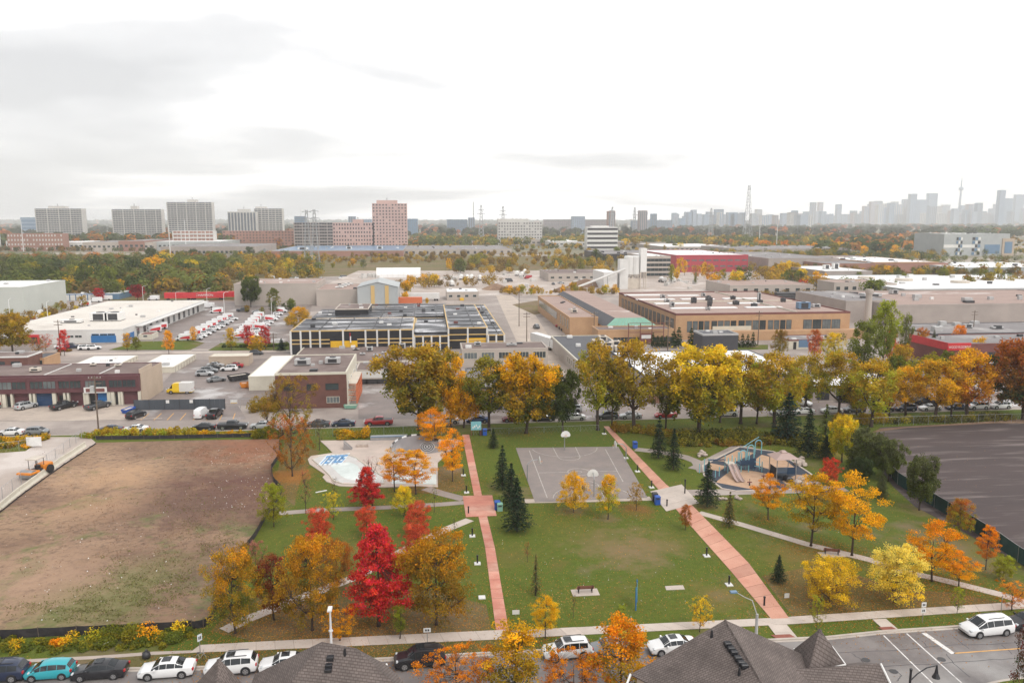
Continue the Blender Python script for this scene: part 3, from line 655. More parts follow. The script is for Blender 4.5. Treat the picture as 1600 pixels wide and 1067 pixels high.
def crosswalk(px0,px1,x2,x3,y0,y1): 
    r=slabs('curb_ramp','concrete ramp from the sidewalk to the kerb %s'%('beside the gable roof' if px0<1300 else 'by the painted crossing'),[(px0,y0),(x2,y1)],[(px1,y0-1),(x3,y1-2)],M['concrete'],z=.085)
    a=G(x2-14,y1-8);b=G(x3-14,y1-9.5);c=G(x3-5,y1-4.5);d=G(x2-5,y1-3)
    mb=MB();mb.prism([(q.x,q.y) for q in (a,b,c,d)],.08,.10,M['tactile']);mb.build('tactile_plate',r)
crosswalk(1200,1229,1218,1248,977,1001); crosswalk(1363,1384,1386,1407,968,989)
# red paths
def strip(name,label,L,Rr,m,z,edge=None):
    p=[(q.x,q.y) for q in GP(*L)]+[(q.x,q.y) for q in GP(*Rr)][::-1]
    o=flat(name,p,m,z,label,thick=z)
    if edge:
        for side in (L,Rr):
            w=GP(*side); mb=MB()
            for a,b in zip(w[:-1],w[1:]):
                d=(b-a).normalized();nn=Vector((-d.y,d.x,0))*(.09)
                mb.prism([(a.x-nn.x,a.y-nn.y),(b.x-nn.x,b.y-nn.y),(b.x+nn.x,b.y+nn.y),(a.x+nn.x,a.y+nn.y)],0,z+.012,edge)
            mb.build('edging',o)
    return o
slabs('red_path','straight red paved path left of the basketball court',[(722,679),(741,776),(758,855),(775,986)],[(733,679),(753,774),(773,855),(795,985)],M['redpath'],z=.06,L=2.4,gap=.07)
slabs('red_path','pale red paved path on the right running diagonally to the sidewalk',[(943,666),(1029,765),(1060,800),(1140,890),(1205,967)],[(951,666),(1041,757),(1082,790),(1170,880),(1233,966)],M['redpave2'],z=.06,L=2.4,gap=.07)
# plazas
slabs('red_plaza','red paved square where the left paths cross',[(723,775),(728,808)],[(769,774),(776,806)],M['redpath'],z=.075,L=2.4,gap=.03)
slabs('pale_plaza','pale concrete square where the right paths cross',[(1016,768),(1041,799)],[(1065,757),(1092,786)],M['concrete'],z=.075,L=2.2,gap=.03)
# asphalt and concrete footpaths
def path(label,pts,w,m,z=.05,name='path'):
    c=[Vector((p.x,p.y)) for p in GP(*pts)]; Lh=[];Rh=[]
    for i,p in enumerate(c):
        d=(c[min(i+1,len(c)-1)]-c[max(0,i-1)]).normalized();n_=Vector((-d.y,d.x))*w/2
        Lh.append(tuple(p+n_));Rh.append(tuple(p-n_))
    return flat(name,Lh+Rh[::-1],m,z,label,thick=z)
path('grey footpath across the lawn from the bare field to the red square',[(436,802),(500,797),(600,793),(690,788),(727,785)],1.5,M['asphalt_far'])
path('grey footpath from the skate park to the red square',[(665,763),(690,771),(725,780)],1.9,M['asphalt_far'],.052)
path('narrow concrete footpath curving past the crimson maple',[(734,812),(700,826),(640,855),(560,900),(480,930),(430,950),(385,968),(350,985)],1.5,M['concrete'],.054)
path('grey footpath along the front of the basketball court',[(820,783),(900,782),(1017,779)],1.6,M['concrete2'],.052)
path('narrow concrete footpath from the pale square to the far right corner',[(1092,801),(1160,820),(1260,850),(1360,875),(1400,890),(1480,908),(1560,928),(1600,940)],1.4,M['concrete'],.054)
path('grey path along the front of the playground',[(1068,770),(1130,769),(1240,766),(1320,763)],2.6,M['asphalt_far'],.052)
path('grey path curving round the back of the playground',[(993,702),(1030,706),(1070,714),(1090,722),(1100,738)],2.2,M['asphalt_far'],.053)
path('grey path along the left of the playground',[(1092,735),(1130,715),(1165,697)],4.0,M['asphalt_far'],.056)
# basketball court
ct=GP((806,700),(966,698),(1012,778),(836,785)); flat('basketball_court',[(p.x,p.y) for p in ct],M['court'],.06,'grey asphalt basketball court',thick=.06)
def uv(u,v): a=ct[0].lerp(ct[1],u);b=ct[3].lerp(ct[2],u);return a.lerp(b,v)
def line(mb,pts,w,m,z):
    for a,b in zip(pts[:-1],pts[1:]):
        a=Vector((a[0],a[1]));b=Vector((b[0],b[1]));d=(b-a).normalized();n_=Vector((-d.y,d.x))*w/2;a=a-d*w*.3;b=b+d*w*.3
        mb.add([(a.x+n_.x,a.y+n_.y,z),(b.x+n_.x,b.y+n_.y,z),(b.x-n_.x,b.y-n_.y,z),(a.x-n_.x,a.y-n_.y,z)],[(3,2,1,0)],m)
mb=MB();z=.064;lm=M['linewhite']
def arc(cu,cv,r,a0,a1,n=18):
    c=uv(cu,cv);return [(c.x+r*math.cos(t),c.y+r*math.sin(t)) for t in np.linspace(R(a0),R(a1),n)]
lines=[[uv(.12,.06),uv(.12,.94)],[uv(.86,.06),uv(.86,.72)],arc(.5,.52,1.8,0,360,30),arc(.5,.52,.5,0,360,16),
  arc(.47,.0,6.0,188,352,22),arc(.52,.98,6.0,8,172,22),[uv(.36,.0),uv(.37,.22)],[uv(.58,.0),uv(.58,.22)],arc(.475,.22,1.9,180,360),
  [uv(.40,.98),uv(.40,.76)],[uv(.62,.98),uv(.62,.76)],arc(.51,.76,1.9,0,180),[uv(.12,.52),uv(.4,.52)],[uv(.62,.52),uv(.86,.52)]]
for i,l in enumerate(lines): line(mb,l,.13,M['lineworn'],z+.0006*i)
tag(mb.build('court_markings'),'worn white basketball markings',kind='structure')
# painted street markings bottom right
def road_line(pts,w,m,label,name='painted_line'):
    mb=MB();line(mb,[tuple(p) for p in GP(*pts)],w,m,.038);tag(mb.build(name),label,kind='structure')
road_line([(1381,993),(1470,1080)],.14,M['linewhite'],'left thin white crossing line on the street')
road_line([(1417,990),(1515,1078)],.14,M['linewhite'],'right thin white crossing line on the street')
road_line([(1445,990),(1488,1020)],.50,M['linewhite'],'wide white stop line on the street')
road_line([(1491,1020.5),(1595,1013)],.15,M['lineyellow'],'yellow centre line on the street')
mb=MB()
for pts in ([(1310,1020),(1400,1016),(1480,1008),(1560,1006),(1640,1000)],[(1380,1041),(1460,1037),(1540,1031),(1600,1028),(1660,1022)],[(1330,1020),(1345,1030),(1352,1040)],[(1440,1001),(1452,1013)],
   [(1478,1022),(1490,1036),(1520,1062)],[(1490,995),(1520,1018)],[(1565,1008),(1585,1024)],[(1382,1047),(1400,1046),(1408,1056),(1400,1066)]):
    q=[]
    for a,b in zip(pts[:-1],pts[1:]):
        for k in range(6): t=k/6; q.append((a[0]+(b[0]-a[0])*t+random.uniform(-1,1),a[1]+(b[1]-a[1])*t+random.uniform(-.6,.6)))
    line(mb,[tuple(p) for p in GP(*q)],.07,M['roofdark'],.0345)
tag(mb.build('tar_cracks'),'dark sealed cracks in the street asphalt',kind='structure')
for px,py,l in ((1353,1031,'beside the gable roof'),(1396,1049,'between the crossing lines and gable roof'),(1471,1030,'below the stop line')):
    mb=MB();c=G(px,py);mb.prism([(c.x+.38*math.cos(t),c.y+.38*math.sin(t)) for t in np.linspace(0,6.28,16)[:-1]],.03,.05,M['dark']);tag(mb.build('manhole_cover'),'round manhole cover in the street '+l,'manhole cover')
# lots north of the street
def lot(label,pts,m,z,name='lot'): return flat(name,[(p.x,p.y) for p in GP(*pts)],m,z,label)
lot('concrete apron in front of the plum building',[(-80,659),(200,656),(222,634),(-80,640)],M['concrete2'],.05,'apron')
lot('parking pad with orange lines beside the dark screen',[(198,658),(385,655),(372,634),(222,634)],M['asphalt_lot'],.052,'parking_pad')
lot('wet storage yard behind the dark screen',[(224,633),(432,633),(432,600),(455,560),(470,548),(300,548)],M['asphalt_lot'],.05,'yard')
lot('sealed depot yard',[(200,535),(300,545),(462,545),(480,500),(490,470),(310,470),(300,490)],M['asphalt_lot'],.05,'depot_yard')
lot('grass in front of the depot hedge',[(170,547),(298,547),(320,536),(300,532),(215,534)],M['grass'],.07,'grass_patch')
lot('grass right of the depot gate',[(325,548),(452,547),(452,536),(345,536)],M['grass'],.07,'grass_patch')
lot('second industrial street behind the sheds',[(-80,568),(470,560),(470,552),(-80,556)],M['asphalt_far'],.06,'back_street')
lot('pale sidewalk in front of the depot',[(60,556),(470,550),(470,547.5),(60,552)],M['concrete'],.08,'back_sidewalk')
lot('grass corner beside the cross street',[(800,476),(850,468),(884,470),(870,485),(835,492)],M['wild'],.07,'grass_patch')
lot('pale cross street between the factories',[(775,462),(800,462),(835,490),(905,600),(850,600),(810,540)],M['concrete2'],.06,'cross_street')
lot('long grass strip of the factory frontage',[(1090,547),(1200,546),(1200,539),(1085,540)],M['grass'],.07,'grass_patch')
lot('paved court behind the row of trees',[(560,655),(1000,655),(960,600),(860,600),(700,600),(560,575)],M['asphalt_lot'],.055,'yard')
lot('paved parking area behind the right row of trees',[(1240,650),(1640,634),(1600,560),(1240,590)],M['asphalt_lot'],.055,'yard')
mb=MB()
for k in range(8):
    a=G(220+k*20.5,656.5);b=G(233+k*19.2,646); line(mb,[tuple(a),tuple(b)],.16,M['lineyellow'],.058)
tag(mb.build('stall_lines'),'orange parking stall lines',kind='structure')
# ------------------------------------------------------------ buildings
def bld(name,label,pl,pr,pb,pt,pback,wall,roof,cat='building',par=.5,parm=None,group=None,H=None,pbx=None,x01=None):
    """front wall on the street grid from photo columns pl..pr, base row pb, roof row pt, back roof row pback"""
    Y=G((pl+pr)/2,pb).y; x0,x1=(XA(pl,Y),XA(pr,Y)) if x01 is None else x01
    h=H or ZA((x0+x1)/2,Y,pt); Yb=YA(pback,(x0+x1)/2,h)
    t=thing(name,label,cat,((x0+x1)/2,Y,0),0,group); hw=(x1-x0)/2; d=Yb-Y
    MB().box(-hw,hw,0,d,0,h-.02,wall).build('wall',t)
    MB().box(-hw+.3,hw-.3,.3,d-.3,h-.3,h+.03,roof).build('roof',t)
    p=parm or wall; mb=MB()
    for (a,b,c,e) in ((-hw-.06,hw+.06,-.06,.3),(-hw-.06,hw+.06,d-.3,d+.06),(-hw-.06,-hw+.3,.3,d-.3),(hw-.3,hw+.06,.3,d-.3)): mb.box(a,b,c,e,h-.25,h+par,p)
    mb.build('parapet',t); t['_']=0; del t['_']
    return t,hw,d,h
_wm={}
def window(t,x,z,w,h,frame=None,glass=None,side='f',y=0,mull=1,name='window'):
    """a framed window on the front (f: -Y), right (r: +X) or left (l: -X) face"""
    frame=frame or M['lightgrey']; glass=glass or M['glass']
    key=(round(w,2),round(h,2),frame.name,glass.name,side,mull,name)
    if key not in _wm:
        f=MB();g=MB()
        def q(mb,a,b,c,e,o0,o1,m):
            if side=='f': mb.box(a,b,-o1,-o0,c,e,m)
            elif side=='r': mb.box(o0,o1,a,b,c,e,m)
            else: mb.box(-o1,-o0,a,b,c,e,m)
        k=.07
        q(f,-w/2-k,w/2+k,-h/2-k,-h/2,.0,.10,frame);q(f,-w/2-k,w/2+k,h/2,h/2+k,.0,.10,frame);q(f,-w/2-k,-w/2,-h/2,h/2,.0,.10,frame);q(f,w/2,w/2+k,-h/2,h/2,.0,.10,frame)
        for i in range(1,mull): q(f,-w/2+w*i/mull-.03,-w/2+w*i/mull+.03,-h/2,h/2,.0,.08,frame)
        q(g,-w/2,w/2,-h/2,h/2,.0,.035,glass)
        _wm[key]=(mesh_only(f,name),mesh_only(g,'pane'))
    a,b=_wm[key]; loc=(x,y,z) if side=='f' else (x,y,z)
    o=inst(a,name,t,loc); inst(b,'pane',o); return o
def door(t,x,z,w,h,m,side='f',y=0,name='garage_door',ribs=4):
    mb=MB(); n=ribs
    for i in range(n):
        a=-h/2+h*i/n+.015;b=-h/2+h*(i+1)/n-.015
        if side=='f': mb.box(-w/2,w/2,-.06,0,a,b,m)
        elif side=='r': mb.box(0,.06,-w/2,w/2,a,b,m)
        else: mb.box(-.06,0,-w/2,w/2,a,b,m)
    return mb.build(name,t,(x,y,z))
def roof_unit(x,y,z,w,d,h,m,label,name='rooftop_unit',cat='rooftop unit',group=None,fan=True):
    mb=MB();mb.bbox(-w/2,w/2,-d/2,d/2,.25,h,.06,m);mb.box(-w/2+.1,-w/2+.25,-d/2+.1,d/2-.1,0,.25,M['dark']);mb.box(w/2-.25,w/2-.1,-d/2+.1,d/2-.1,0,.25,M['dark'])
    t=mb.build(name,None,(x,y,z));tag(t,label,cat,group)
    if fan:
        MB().box(-w*.3,w*.3,-d/2-.02,-d/2+.02,.4,h-.25,M['dark']).build('grille',t)
        f=MB();f.tube([(0,0,h),(0,0,h+.18)],min(w,d)*.3,M['dark'],10);f.build('fan',t)
    return t
def units_on(t,hw,d,h,spots,label,m=None,group='rooftop units'):
    for i,(u,v,w,dd,hh,ww) in enumerate(spots):
        roof_unit(t.location.x-hw+2*hw*u,t.location.y+d*v,h+.03,w,dd,hh,m or M['lightgrey'],'%s, %s'%(label,ww))
# A plum building -------------------------------------------------
t,hw,d,h=bld('workshop_building','long two storey plum coloured workshop building with white piers at the left',-60,222,634,587,569,M['purple'],M['roofbrown'],par=.15)
tb=t; s=MB(); s.box(hw+.0,hw+.12,0,d,0,h+.2,M['tanblock']); s.build('side_wall',t)
fz=[0,2.9]
MB().box(-hw,hw,-.9,0,3.1,h-.15,M['purple']).build('upper_storey',t)
Y=t.location.y; xc=t.location.x
def lx(px): return XA(px,Y)-xc
for a,b in ((-40,0),(3,47),(53,93),(97,132),(138,171),(175,217)):
    x0,x1=lx(a),lx(b); n=2
    for i in range(n):
        w=(x1-x0)/n-.15; window(t,x0+(i+.5)*(x1-x0)/n,4.95,w,1.6,M['purple'],M['glass2'] if (i+a)%3==0 else M['glass'],y=-.9,mull=3)
for i,px in enumerate((3,10,22,51,57,88,104,110,135,139,173,179,189,193,220)):
    mb=MB();w=.75 if px in(3,10,88,139,173,179) else .45;mb.box(-w/2,w/2,-.75,0,0,3.08,M['cream']);mb.build('pier',t,(lx(px),0,0))
for px,w,m in ((39,3.6,'purple'),(72,3.9,'darkblue'),(123,3.7,'purple'),(163,2.4,'blue'),(207,3.7,'purple'),(-20,3.6,'purple')): 
    o=door(t,lx(px),1.45,w,2.9,M[m],y=-.02,ribs=5)
for px in (15,98,146,184): door(t,lx(px),1.2,1.1,2.4,M['black'],y=-.03,name='door',ribs=1)
sg=MB();sg.box(-2.45,2.45,-1.12,-.92,-.65,.65,M['whitewall']);so_=sg.build('sign',t,(lx(154),0,3.6));MB().box(-2.0,2.0,-1.16,-1.12,-.4,.4,M['maroon']).build('sign_panel',so_)
for i,px in enumerate((50,136)): MB().box(-.12,.12,.3,d-.3,h+.04,h+.2,M['whitewall']).build('roof_divider',t,(lx(px)+3,0,0))
units_on(t,hw,d,h,[(.36,.35,2.2,1.2,1.0,'cream box near the middle'),(.62,.8,1.2,1,.6,'small one at the back'),(.78,.7,1.4,1.,.6,'low one nearer the stepped wall')],'cooling unit on the plum building roof',M['rust'])
mb=MB();mb.box(0,.25,0,d*.55,h,h+1.1,M['tanblock']);mb.build('stepped_parapet',t,(hw-.2,0,0))
t0=G(-60,600); 
# older wing behind it
t,hw,d,h=bld('brick_shop','low dark roofed brick shop behind the plum building',-60,45,585,558,550,M['brownbrick'],M['roofbrown'],par=.1,parm=M['whitewall'])
for k in range(4): window(t,-hw+hw*2*(k+.6)/4.4,h*.55,2.2,1.6,M['dark'],M['glass'],mull=3)
t,hw,d,h=bld('brick_annex','small orange brick annex with narrow dark windows',45,70,577,560,551,M['tanbrick'],M['roofdark'],par=.1)
for k in range(3): window(t,-hw+hw*2*(k+.6)/3.4,h*.5,.9,1.8,M['dark'],M['glass'])
# white and cream storage sheds
def shed(label,pl,pr,pb,pt,pback,wall,roof,ribside='r'):
    t,hw,d,h=bld('storage_shed',label,pl,pr,pb,pt,pback,wall,roof,par=.06,group='storage sheds')
    n=int(d/2.4); me=None
    rb=mesh_only(MB().box(0,.10,-.08,.08,0,h-.1,M['beigewall']),'rib')
    for k in range(max(2,n)): inst(rb,'rib',t,(hw+.0,(k+.5)*d/max(2,n),0))
    return t
shed('long white roofed storage shed nearest the brick shop',113,186,577,570,556,M['cream'],M['roofclean'])
shed('white roofed storage shed with a ribbed side beside the wet yard',214,272,583,574,554,M['cream'],M['roofclean'])
shed('low tan storage shed at the back of the car yard',327,389,572,557,552,M['tanblock'],M['cream'])
shed('white roofed shed left of the brown brick building',389,430,610,588,556,M['cream'],M['roofclean'])
# C depot -----------------------------------------------------------
t,hw,d,h=bld('mail_depot','large flat white roofed mail depot with red entrance and blue doors',-14,193,537,516,470,M['whitewall'],M['roofwhite'],par=.1)
hw0=hw; Y=t.location.y;xc=t.location.x
for a,b in ((93,103),(106,116),(118,129)): window(t,lx(a/2+b/2) if 0 else XA((a+b)/2,Y)-xc,h*.52,(b-a)/mpp(537)**-1*.9,.7,M['whitewall'],M['glass'],mull=2)
lxx=lambda px: XA(px,Y)-xc
MB().box(lxx(20),lxx(62),-.5,0,2.4,3.2,M['red']).build('red_canopy',t); MB().box(lxx(60),lxx(63),-.5,0,0,2.4,M['red']).build('red_post',t)
for k in range(4): window(t,lxx(26+k*10),1.25,1.9,2.1,M['red'],M['glass'],mull=2)
MB().box(lxx(143),lxx(182),-.12,0,0.2,2.5,M['blue']).build('blue_door',t); window(t,lxx(150),2.85,2.2,.5,M['blue'],M['glass'],mull=2); window(t,lxx(163),2.85,2.2,.5,M['blue'],M['glass'],mull=2); window(t,lxx(175),2.85,2.2,.5,M['blue'],M['glass'],mull=2)
MB().box(hw,hw+.12,.0,10,0.2,2.5,M['blue']).build('blue_side_panel',t)
for k in range(12): door(t,hw+.0,1.7,2.6,2.8,M['dark'] if k%3 else M['glass2'],'r',y=14+k*(d-18)/12,name='loading_door',ribs=3)
mb=MB();mb.box(0,2.2,0,d-12,4.0,4.25,M['whitewall']);mb.build('dock_canopy',t,(hw,12,0))
lg=MB();lg.tube([(0,-.1,0),(0,-.22,0)],1.3,M['red'],20);lo=lg.build('round_sign',t,(lxx(30),0,h-.2))
lg=MB();lg.tube([(0,-.22,0),(0,-.26,0)],1.05,M['white'],20);l2=lg.build('disc',lo)
lg=MB();lg.add([(-.75,-.28,-.45),(.1,-.28,-.5),(.85,-.28,.0),(.1,-.28,.45),(-.4,-.28,.5),(.1,-.28,.05)],[(0,1,2,5),(5,2,3,4)],M['red']);lg.build('wing_mark',lo)
for u,v,w,dd,hh,ww in ((.60,.26,6,5,3,'larger framed one'),(.72,.26,5.5,5,3,'white box on the right'),(.42,.2,7,3,1.2,'low long one')): roof_unit(xc-hw+2*hw*u,Y+d*v,h+.03,w,dd,hh,M['white'],'white cooling unit on the mail depot roof, '+ww)
# guard hut
t,hw,d,h=bld('gate_hut','small cream gate hut with a red roof beside the depot vans',217,238,531,523,519,M['cream'],M['maroon'],par=.1); window(t,0,1.5,1.2,.9)
# D pale building far left + blue white one
t,hw,d,h=bld('pale_warehouse','tall blank pale green warehouse at the left edge',-70,40,496,450,439,M['palegreen'],M['roofclean'],par=.3)
t,hw,d,h=bld('blue_warehouse','long low blue and white warehouse behind the pale one',58,142,470,460,455,M['whitewall'],M['roofclean'],par=.1,parm=M['blue'])
for k in range(9): MB().box(-.25,.25,-.15,0,0,h,M['bluegrey']).build('column',t,(-hw+(k+.5)*2*hw/9,0,0))
t,hw,d,h=bld('blue_shed','small teal blue shed behind the mail depot',162,187,468,459,454,M['bluegrey'],M['roofclean'],par=.05)
def text_mesh(txt,size,parent,loc,ctr=False,scale=(1,1,1),mat='white'):
    c=bpy.data.curves.new('tmp_text','FONT');c.body=txt;c.size=size;c.extrude=.015
    if ctr: c.align_x='CENTER';c.align_y='CENTER'
    o=bpy.data.objects.new('tmp_text',c);COL.objects.link(o);me=bpy.data.meshes.new_from_object(o.evaluated_get(bpy.context.evaluated_depsgraph_get()));bpy.data.objects.remove(o)
    me.name='lettering';me.materials.clear();me.materials.append(M[mat]);o=bpy.data.objects.new('lettering',me);COL.objects.link(o);o.parent=parent;o.location=loc;o.rotation_euler=(math.pi/2,0,0);o.scale=scale;return o
# red transport trailers
def trailer(px,py,L,m,label,rz=0,grp=None,text=None,W=2.6,Hh=2.9):
    g=G(px,py); t=thing('trailer',label,'trailer',g,rz,grp)
    mb=MB();mb.bbox(-L/2,L/2,-W/2,W/2,1.1,1.1+Hh,.04,m);b=mb.build('box',t)
    mb=MB()
    n=int(L/.9)
    for k in range(n): mb.box(-L/2+.45+k*L/n-.05,-L/2+.45+k*L/n+.05,-W/2-.04,-W/2,1.2,1.0+Hh,m)
    mb.build('side_rib',t)
    w=MB()
    for x in (L/2-1.2,L/2-2.4,-L/2+1.5):
        for y in(-W/2+.2,W/2-.2): w.tube([(x,y-.15,.5),(x,y+.15,.5)],.5,M['tyre'],10)
    w.build('wheel',t)
    if text:
        text_mesh(text,1.7,t,(0,-W/2-.06,1.1+Hh*.5),True)
    return t
trailer(283,469,16,M['orange' if 0 else 'red'],'orange red container trailer, leftmost of the row behind the depot',0,'red trailers')
trailer(321,468.5,20,M['red'],'red trailer with white lettering in the row behind the depot',0,'red trailers','CHAMPION')
trailer(358,467,12,M['red'],'short red trailer beside the grey warehouse corner',0,'red trailers')
# E brown brick building ---------------------------------------------
t,hw,d,h=bld('brick_office','two storey brown brick building with flat brown roof',432,543,638,584,555,M['brownbrick'],M['roofbrown'],par=.25,parm=M['cream'])
eb=t;Y=t.location.y;xc=t.location.x
window(t,lxx(488),h*.62,1.9,1.3,M['dark'],M['glass']);window(t,lxx(520),h*.62,2.7,1.3,M['dark'],M['glass'],mull=2);window(t,lxx(521),h*.24,2.7,1.3,M['cream'],M['glass2'],mull=4)
window(t,lxx(452),h*.62,1.9,1.3,M['dark'],M['glass'])
MB().box(hw,hw+.1,0,d,0,h,M['cream']).build('side_wall',t)
for k in range(4): window(t,hw+.1,h*.62,1.6,1.6,M['white'],M['glass2'],'r',y=2.5+k*(d-5)/3)
for u,v,w in((.28,.45,'left of the pair'),(.72,.5,'right of the pair')): 
    roof_unit(xc-hw+2*hw*u,Y+d*v,h+.03,3.4,2.4,1.5,M['lightgrey'],'large cooling unit on the brown brick roof, '+w)
bh=h
# connected long wing behind
t,hw,d,h=bld('low_factory','long low brown roofed factory wing behind the brick building',450,640,578,566,540,M['beigewall'],M['roofbrown'],par=.2,parm=M['cream'],x01=(XA(452,G(500,578).y),XA(640,G(500,578).y)))
Y2=t.location.y;lw=t.location.x
for i,(u,v,w,dd,hh) in enumerate(((.32,.35,2.5,1,.5),(.41,.3,2,1,.6),(.58,.4,1.6,1,.6),(.63,.62,1.8,1.6,1.4),(.70,.3,1.2,1.,.7),(.77,.45,1.6,1,.6),(.86,.4,2,1.4,1),(.92,.72,2,1.6,1.8),(.5,.7,2,1,.4))):
    roof_unit(lw-hw+2*hw*u,Y2+d*v,h+.03,w,dd,hh,M['lightgrey'],'pale rooftop vent, number %s from the left on the low brown roof'%('one two three four five six seven eight nine'.split()[i]))
t2,hw,d,h=bld('factory_annex','beige annex with white upper band facing the storage court',556,640,600,578,566,M['beigewall'],M['roofbrown'],par=.1)
MB().box(-hw,hw,-.1,0,h*.45,h*.95,M['whitewall']).build('white_band',t2)
for k in range(5): door(t2,-hw+(k+.5)*2*hw/5,h*.2,3,h*.34,M['dark'],name='bay_door',ribs=3)
# orange racks
def rack(px,py,label,L=14,n=6):
    g=G(px,py);t=thing('pallet_rack',label,'rack',g,0,None)
    up=mesh_only(MB().box(-.08,.08,-.08,.08,0,5.0,M['salmon']),'post');bm=mesh_only(MB().box(-.06,.06,0,L,0,.14,M['salmon']),'beam');cb=mesh_only(MB().box(-1.1,1.1,-.05,.05,0,.1,M['salmon']),'cross_bar')
    for k in range(n+1):
        for x in(-1.1,1.1): inst(up,'post',t,(x,k*L/n,0))
    for z in(1.1,2.3,3.5,4.7):
        for x in(-1.1,1.1): inst(bm,'beam',t,(x,0,z))
        for k in range(n+1): inst(cb,'cross_bar',t,(0,k*L/n,z))
    MB().box(-1.2,1.2,0,L,4.9,5.02,M['rust']).build('top_deck',t)
rack(550,633,'tall orange storage rack beside the brown brick building')
# G office block right of it
t,hw,d,h=bld('glass_office','two storey beige office block with large dark windows behind the tall trees',722,856,572,546,536,M['beigewall'],M['roofbrown'],par=.3)
for k in range(5): window(t,-hw+(k+.5)*2*hw/5,h*.66,3.6,h*.36,M['cream'],M['glass2'] if k<2 else M['glass'],mull=4)
units_on(t,hw,d,h,[(.2,.6,2,1.2,1.2,'left one'),(.6,.5,3,1,.8,'low one')],'white cooling unit on the beige office roof')
t,hw,d,h=bld('front_shop','flat dark roofed shop block behind the olive trees',735,862,640,605,575,M['beigewall'],M['roofgrey'],par=.2,parm=M['dark'])
for k in range(5): door(t,-hw+(k+.5)*2*hw/5,1.6,3.2,3.0,M['dark'] if k%2 else M['glass2'],name='shop_front',ribs=2)
# F black and yellow building -----------------------------------------
t,hw,d,h=bld('black_factory','big black factory with pale posts, yellow bands and wet black roof',455,647,553,516,497,M['black'],M['roofwet'],par=.1,parm=M['trimyellow'])
Y=t.location.y;xc=t.location.x
po=mesh_only(MB().box(-.22,.22,-.28,0,0,1,M['whitewall']),'post')
for px in (455.5,471,486,501,537,572,590,608,626,646): inst(po,'post',t,(lxx(px),0,0),0,(1.2,1,h))
for z in (h*.60,h*.44):
    for a,b in((456,516),(559,646)): MB().box(lxx(a),lxx(b),-.2,0,z,z+.3,M['trimyellow']).build('yellow_band',t)
for a,b in ((517,537.5),(538.5,559)): door(t,(lxx(a)+lxx(b))/2,h*.3,lxx(b)-lxx(a),h*.52,M['yellow'],ribs=7)
fl=MB();fl.box(-.1,.1,-.32,-.28,-.9,1.6,M['red']);fl.box(-.05,.3,-.36,-.32,-1.6,.4,M['white']);fl.build('flag',t,(lxx(548),0,h*.7))
sec=[('left rear roof section with wet patches',455,535,h+.4,505,482),]
bx0,bx1=xc-hw,xc+hw
mb=MB();mb.box(lxx(647),lxx(700),6,30,0,h-1.9,M['black']);mb.build('low_wall',t);MB().box(lxx(647),lxx(700),6,30,h-1.9,h-1.82,M['roofwet']).build('low_roof',t)
def annex(name,label,px0,px1,pb,pt,pk,hh=None,wall='black',roof='roofwet'):
    return bld(name,label,px0,px1,pb,pt,pk,M[wall],M[roof],par=.1,parm=M['trimyellow'])
def postsbands(t,hw,h,n,zs,doorc=None):
    for k in range(n+1): inst(po,'post',t,(-hw+.2+k*(2*hw-.4)/n,0,0),0,(1.2,1,h))
    for z in zs: MB().box(-hw,hw,-.2,0,z,z+.3,M['trimyellow']).build('yellow_band',t)
t,hw,d,h=annex('black_factory_wing','low middle wing of the black factory with wet roof',647,702,549,525,497); postsbands(t,hw,h,4,(h*.5,))
t,hw,d,h=annex('black_factory_bay','tall black bay with yellow door right of the low wing',700,762,545,512,476); postsbands(t,hw,h,2,(h*.66,h*.4)); Y=t.location.y;xc=t.location.x
door(t,lxx(744),h*.26,6.5,h*.5,M['yellow'],ribs=6)
t,hw,d,h=annex('black_factory_end','right end wing of the black factory by the cross street',762,789,545,523,476); postsbands(t,hw,h,2,(h*.5,))
# rear sections
for lab,a,b,pb,pt,pk in (('rear left flat roof block of the black factory',487,560,505,497,483),('rear centre roof block of the black factory',560,647,505,496,475),('far middle roof block of the black factory',647,700,505,494,475)):
    t,hw,d,h=bld('black_factory_block',lab,a,b,pb,pt,pk,M['black'],M['roofwet'],par=.08,parm=M['dark'])
t,hw,d,h=bld('black_penthouse','raised black box with brown roof on the black factory',524,576,500,483,475,M['black'],M['roofbrown'],par=.15,parm=M['rust'])
# H grey warehouses behind
t,hw,d,h=bld('beige_warehouse','long blank beige warehouse left of the grey one',367,496,477,444,436,M['beigewall'],M['roofpink'],par=.3)
t,hw,d,h=bld('beige_warehouse','lower beige warehouse with brown roof between two taller halls',495,560,478,453,444,M['beigewall'],M['roofpink'],par=.2)
units_on(t,hw,d,h,[(.5,.3,4,2,.8,'first of four'),(.54,.5,4,2,.8,'second of four'),(.58,.7,4,2,.8,'third of four'),(.62,.9,4,2,.8,'fourth of four')],'white roof hatch on the low beige warehouse',M['white'])
Y=G(590,480).y;x0,x1=XA(559,Y),XA(622,Y);h=ZA((x0+x1)/2,Y,449);hp=ZA((x0+x1)/2,Y,441);d=30;hw=(x1-x0)/2
t=thing('gabled_hall','pale grey gabled hall with two yellow pilasters','building',((x0+x1)/2,Y,0))
mb=MB();mb.add([(-hw,0,0),(hw,0,0),(hw,0,h),(0,0,hp),(-hw,0,h),(-hw,d,0),(hw,d,0),(hw,d,h),(0,d,hp),(-hw,d,h)],[(0,1,2,3,4),(9,8,7,6,5),(1,6,7,2),(5,0,4,9)],M['greywall']);mb.build('wall',t)
mb=MB();mb.add([(-hw-.4,-.4,h+.05),(0,-.4,hp+.1),(hw+.4,-.4,h+.05),(-hw-.4,d+.4,h+.05),(0,d+.4,hp+.1),(hw+.4,d+.4,h+.05)],[(0,1,4,3),(1,2,5,4)],M['greywall']);mb.build('roof',t)
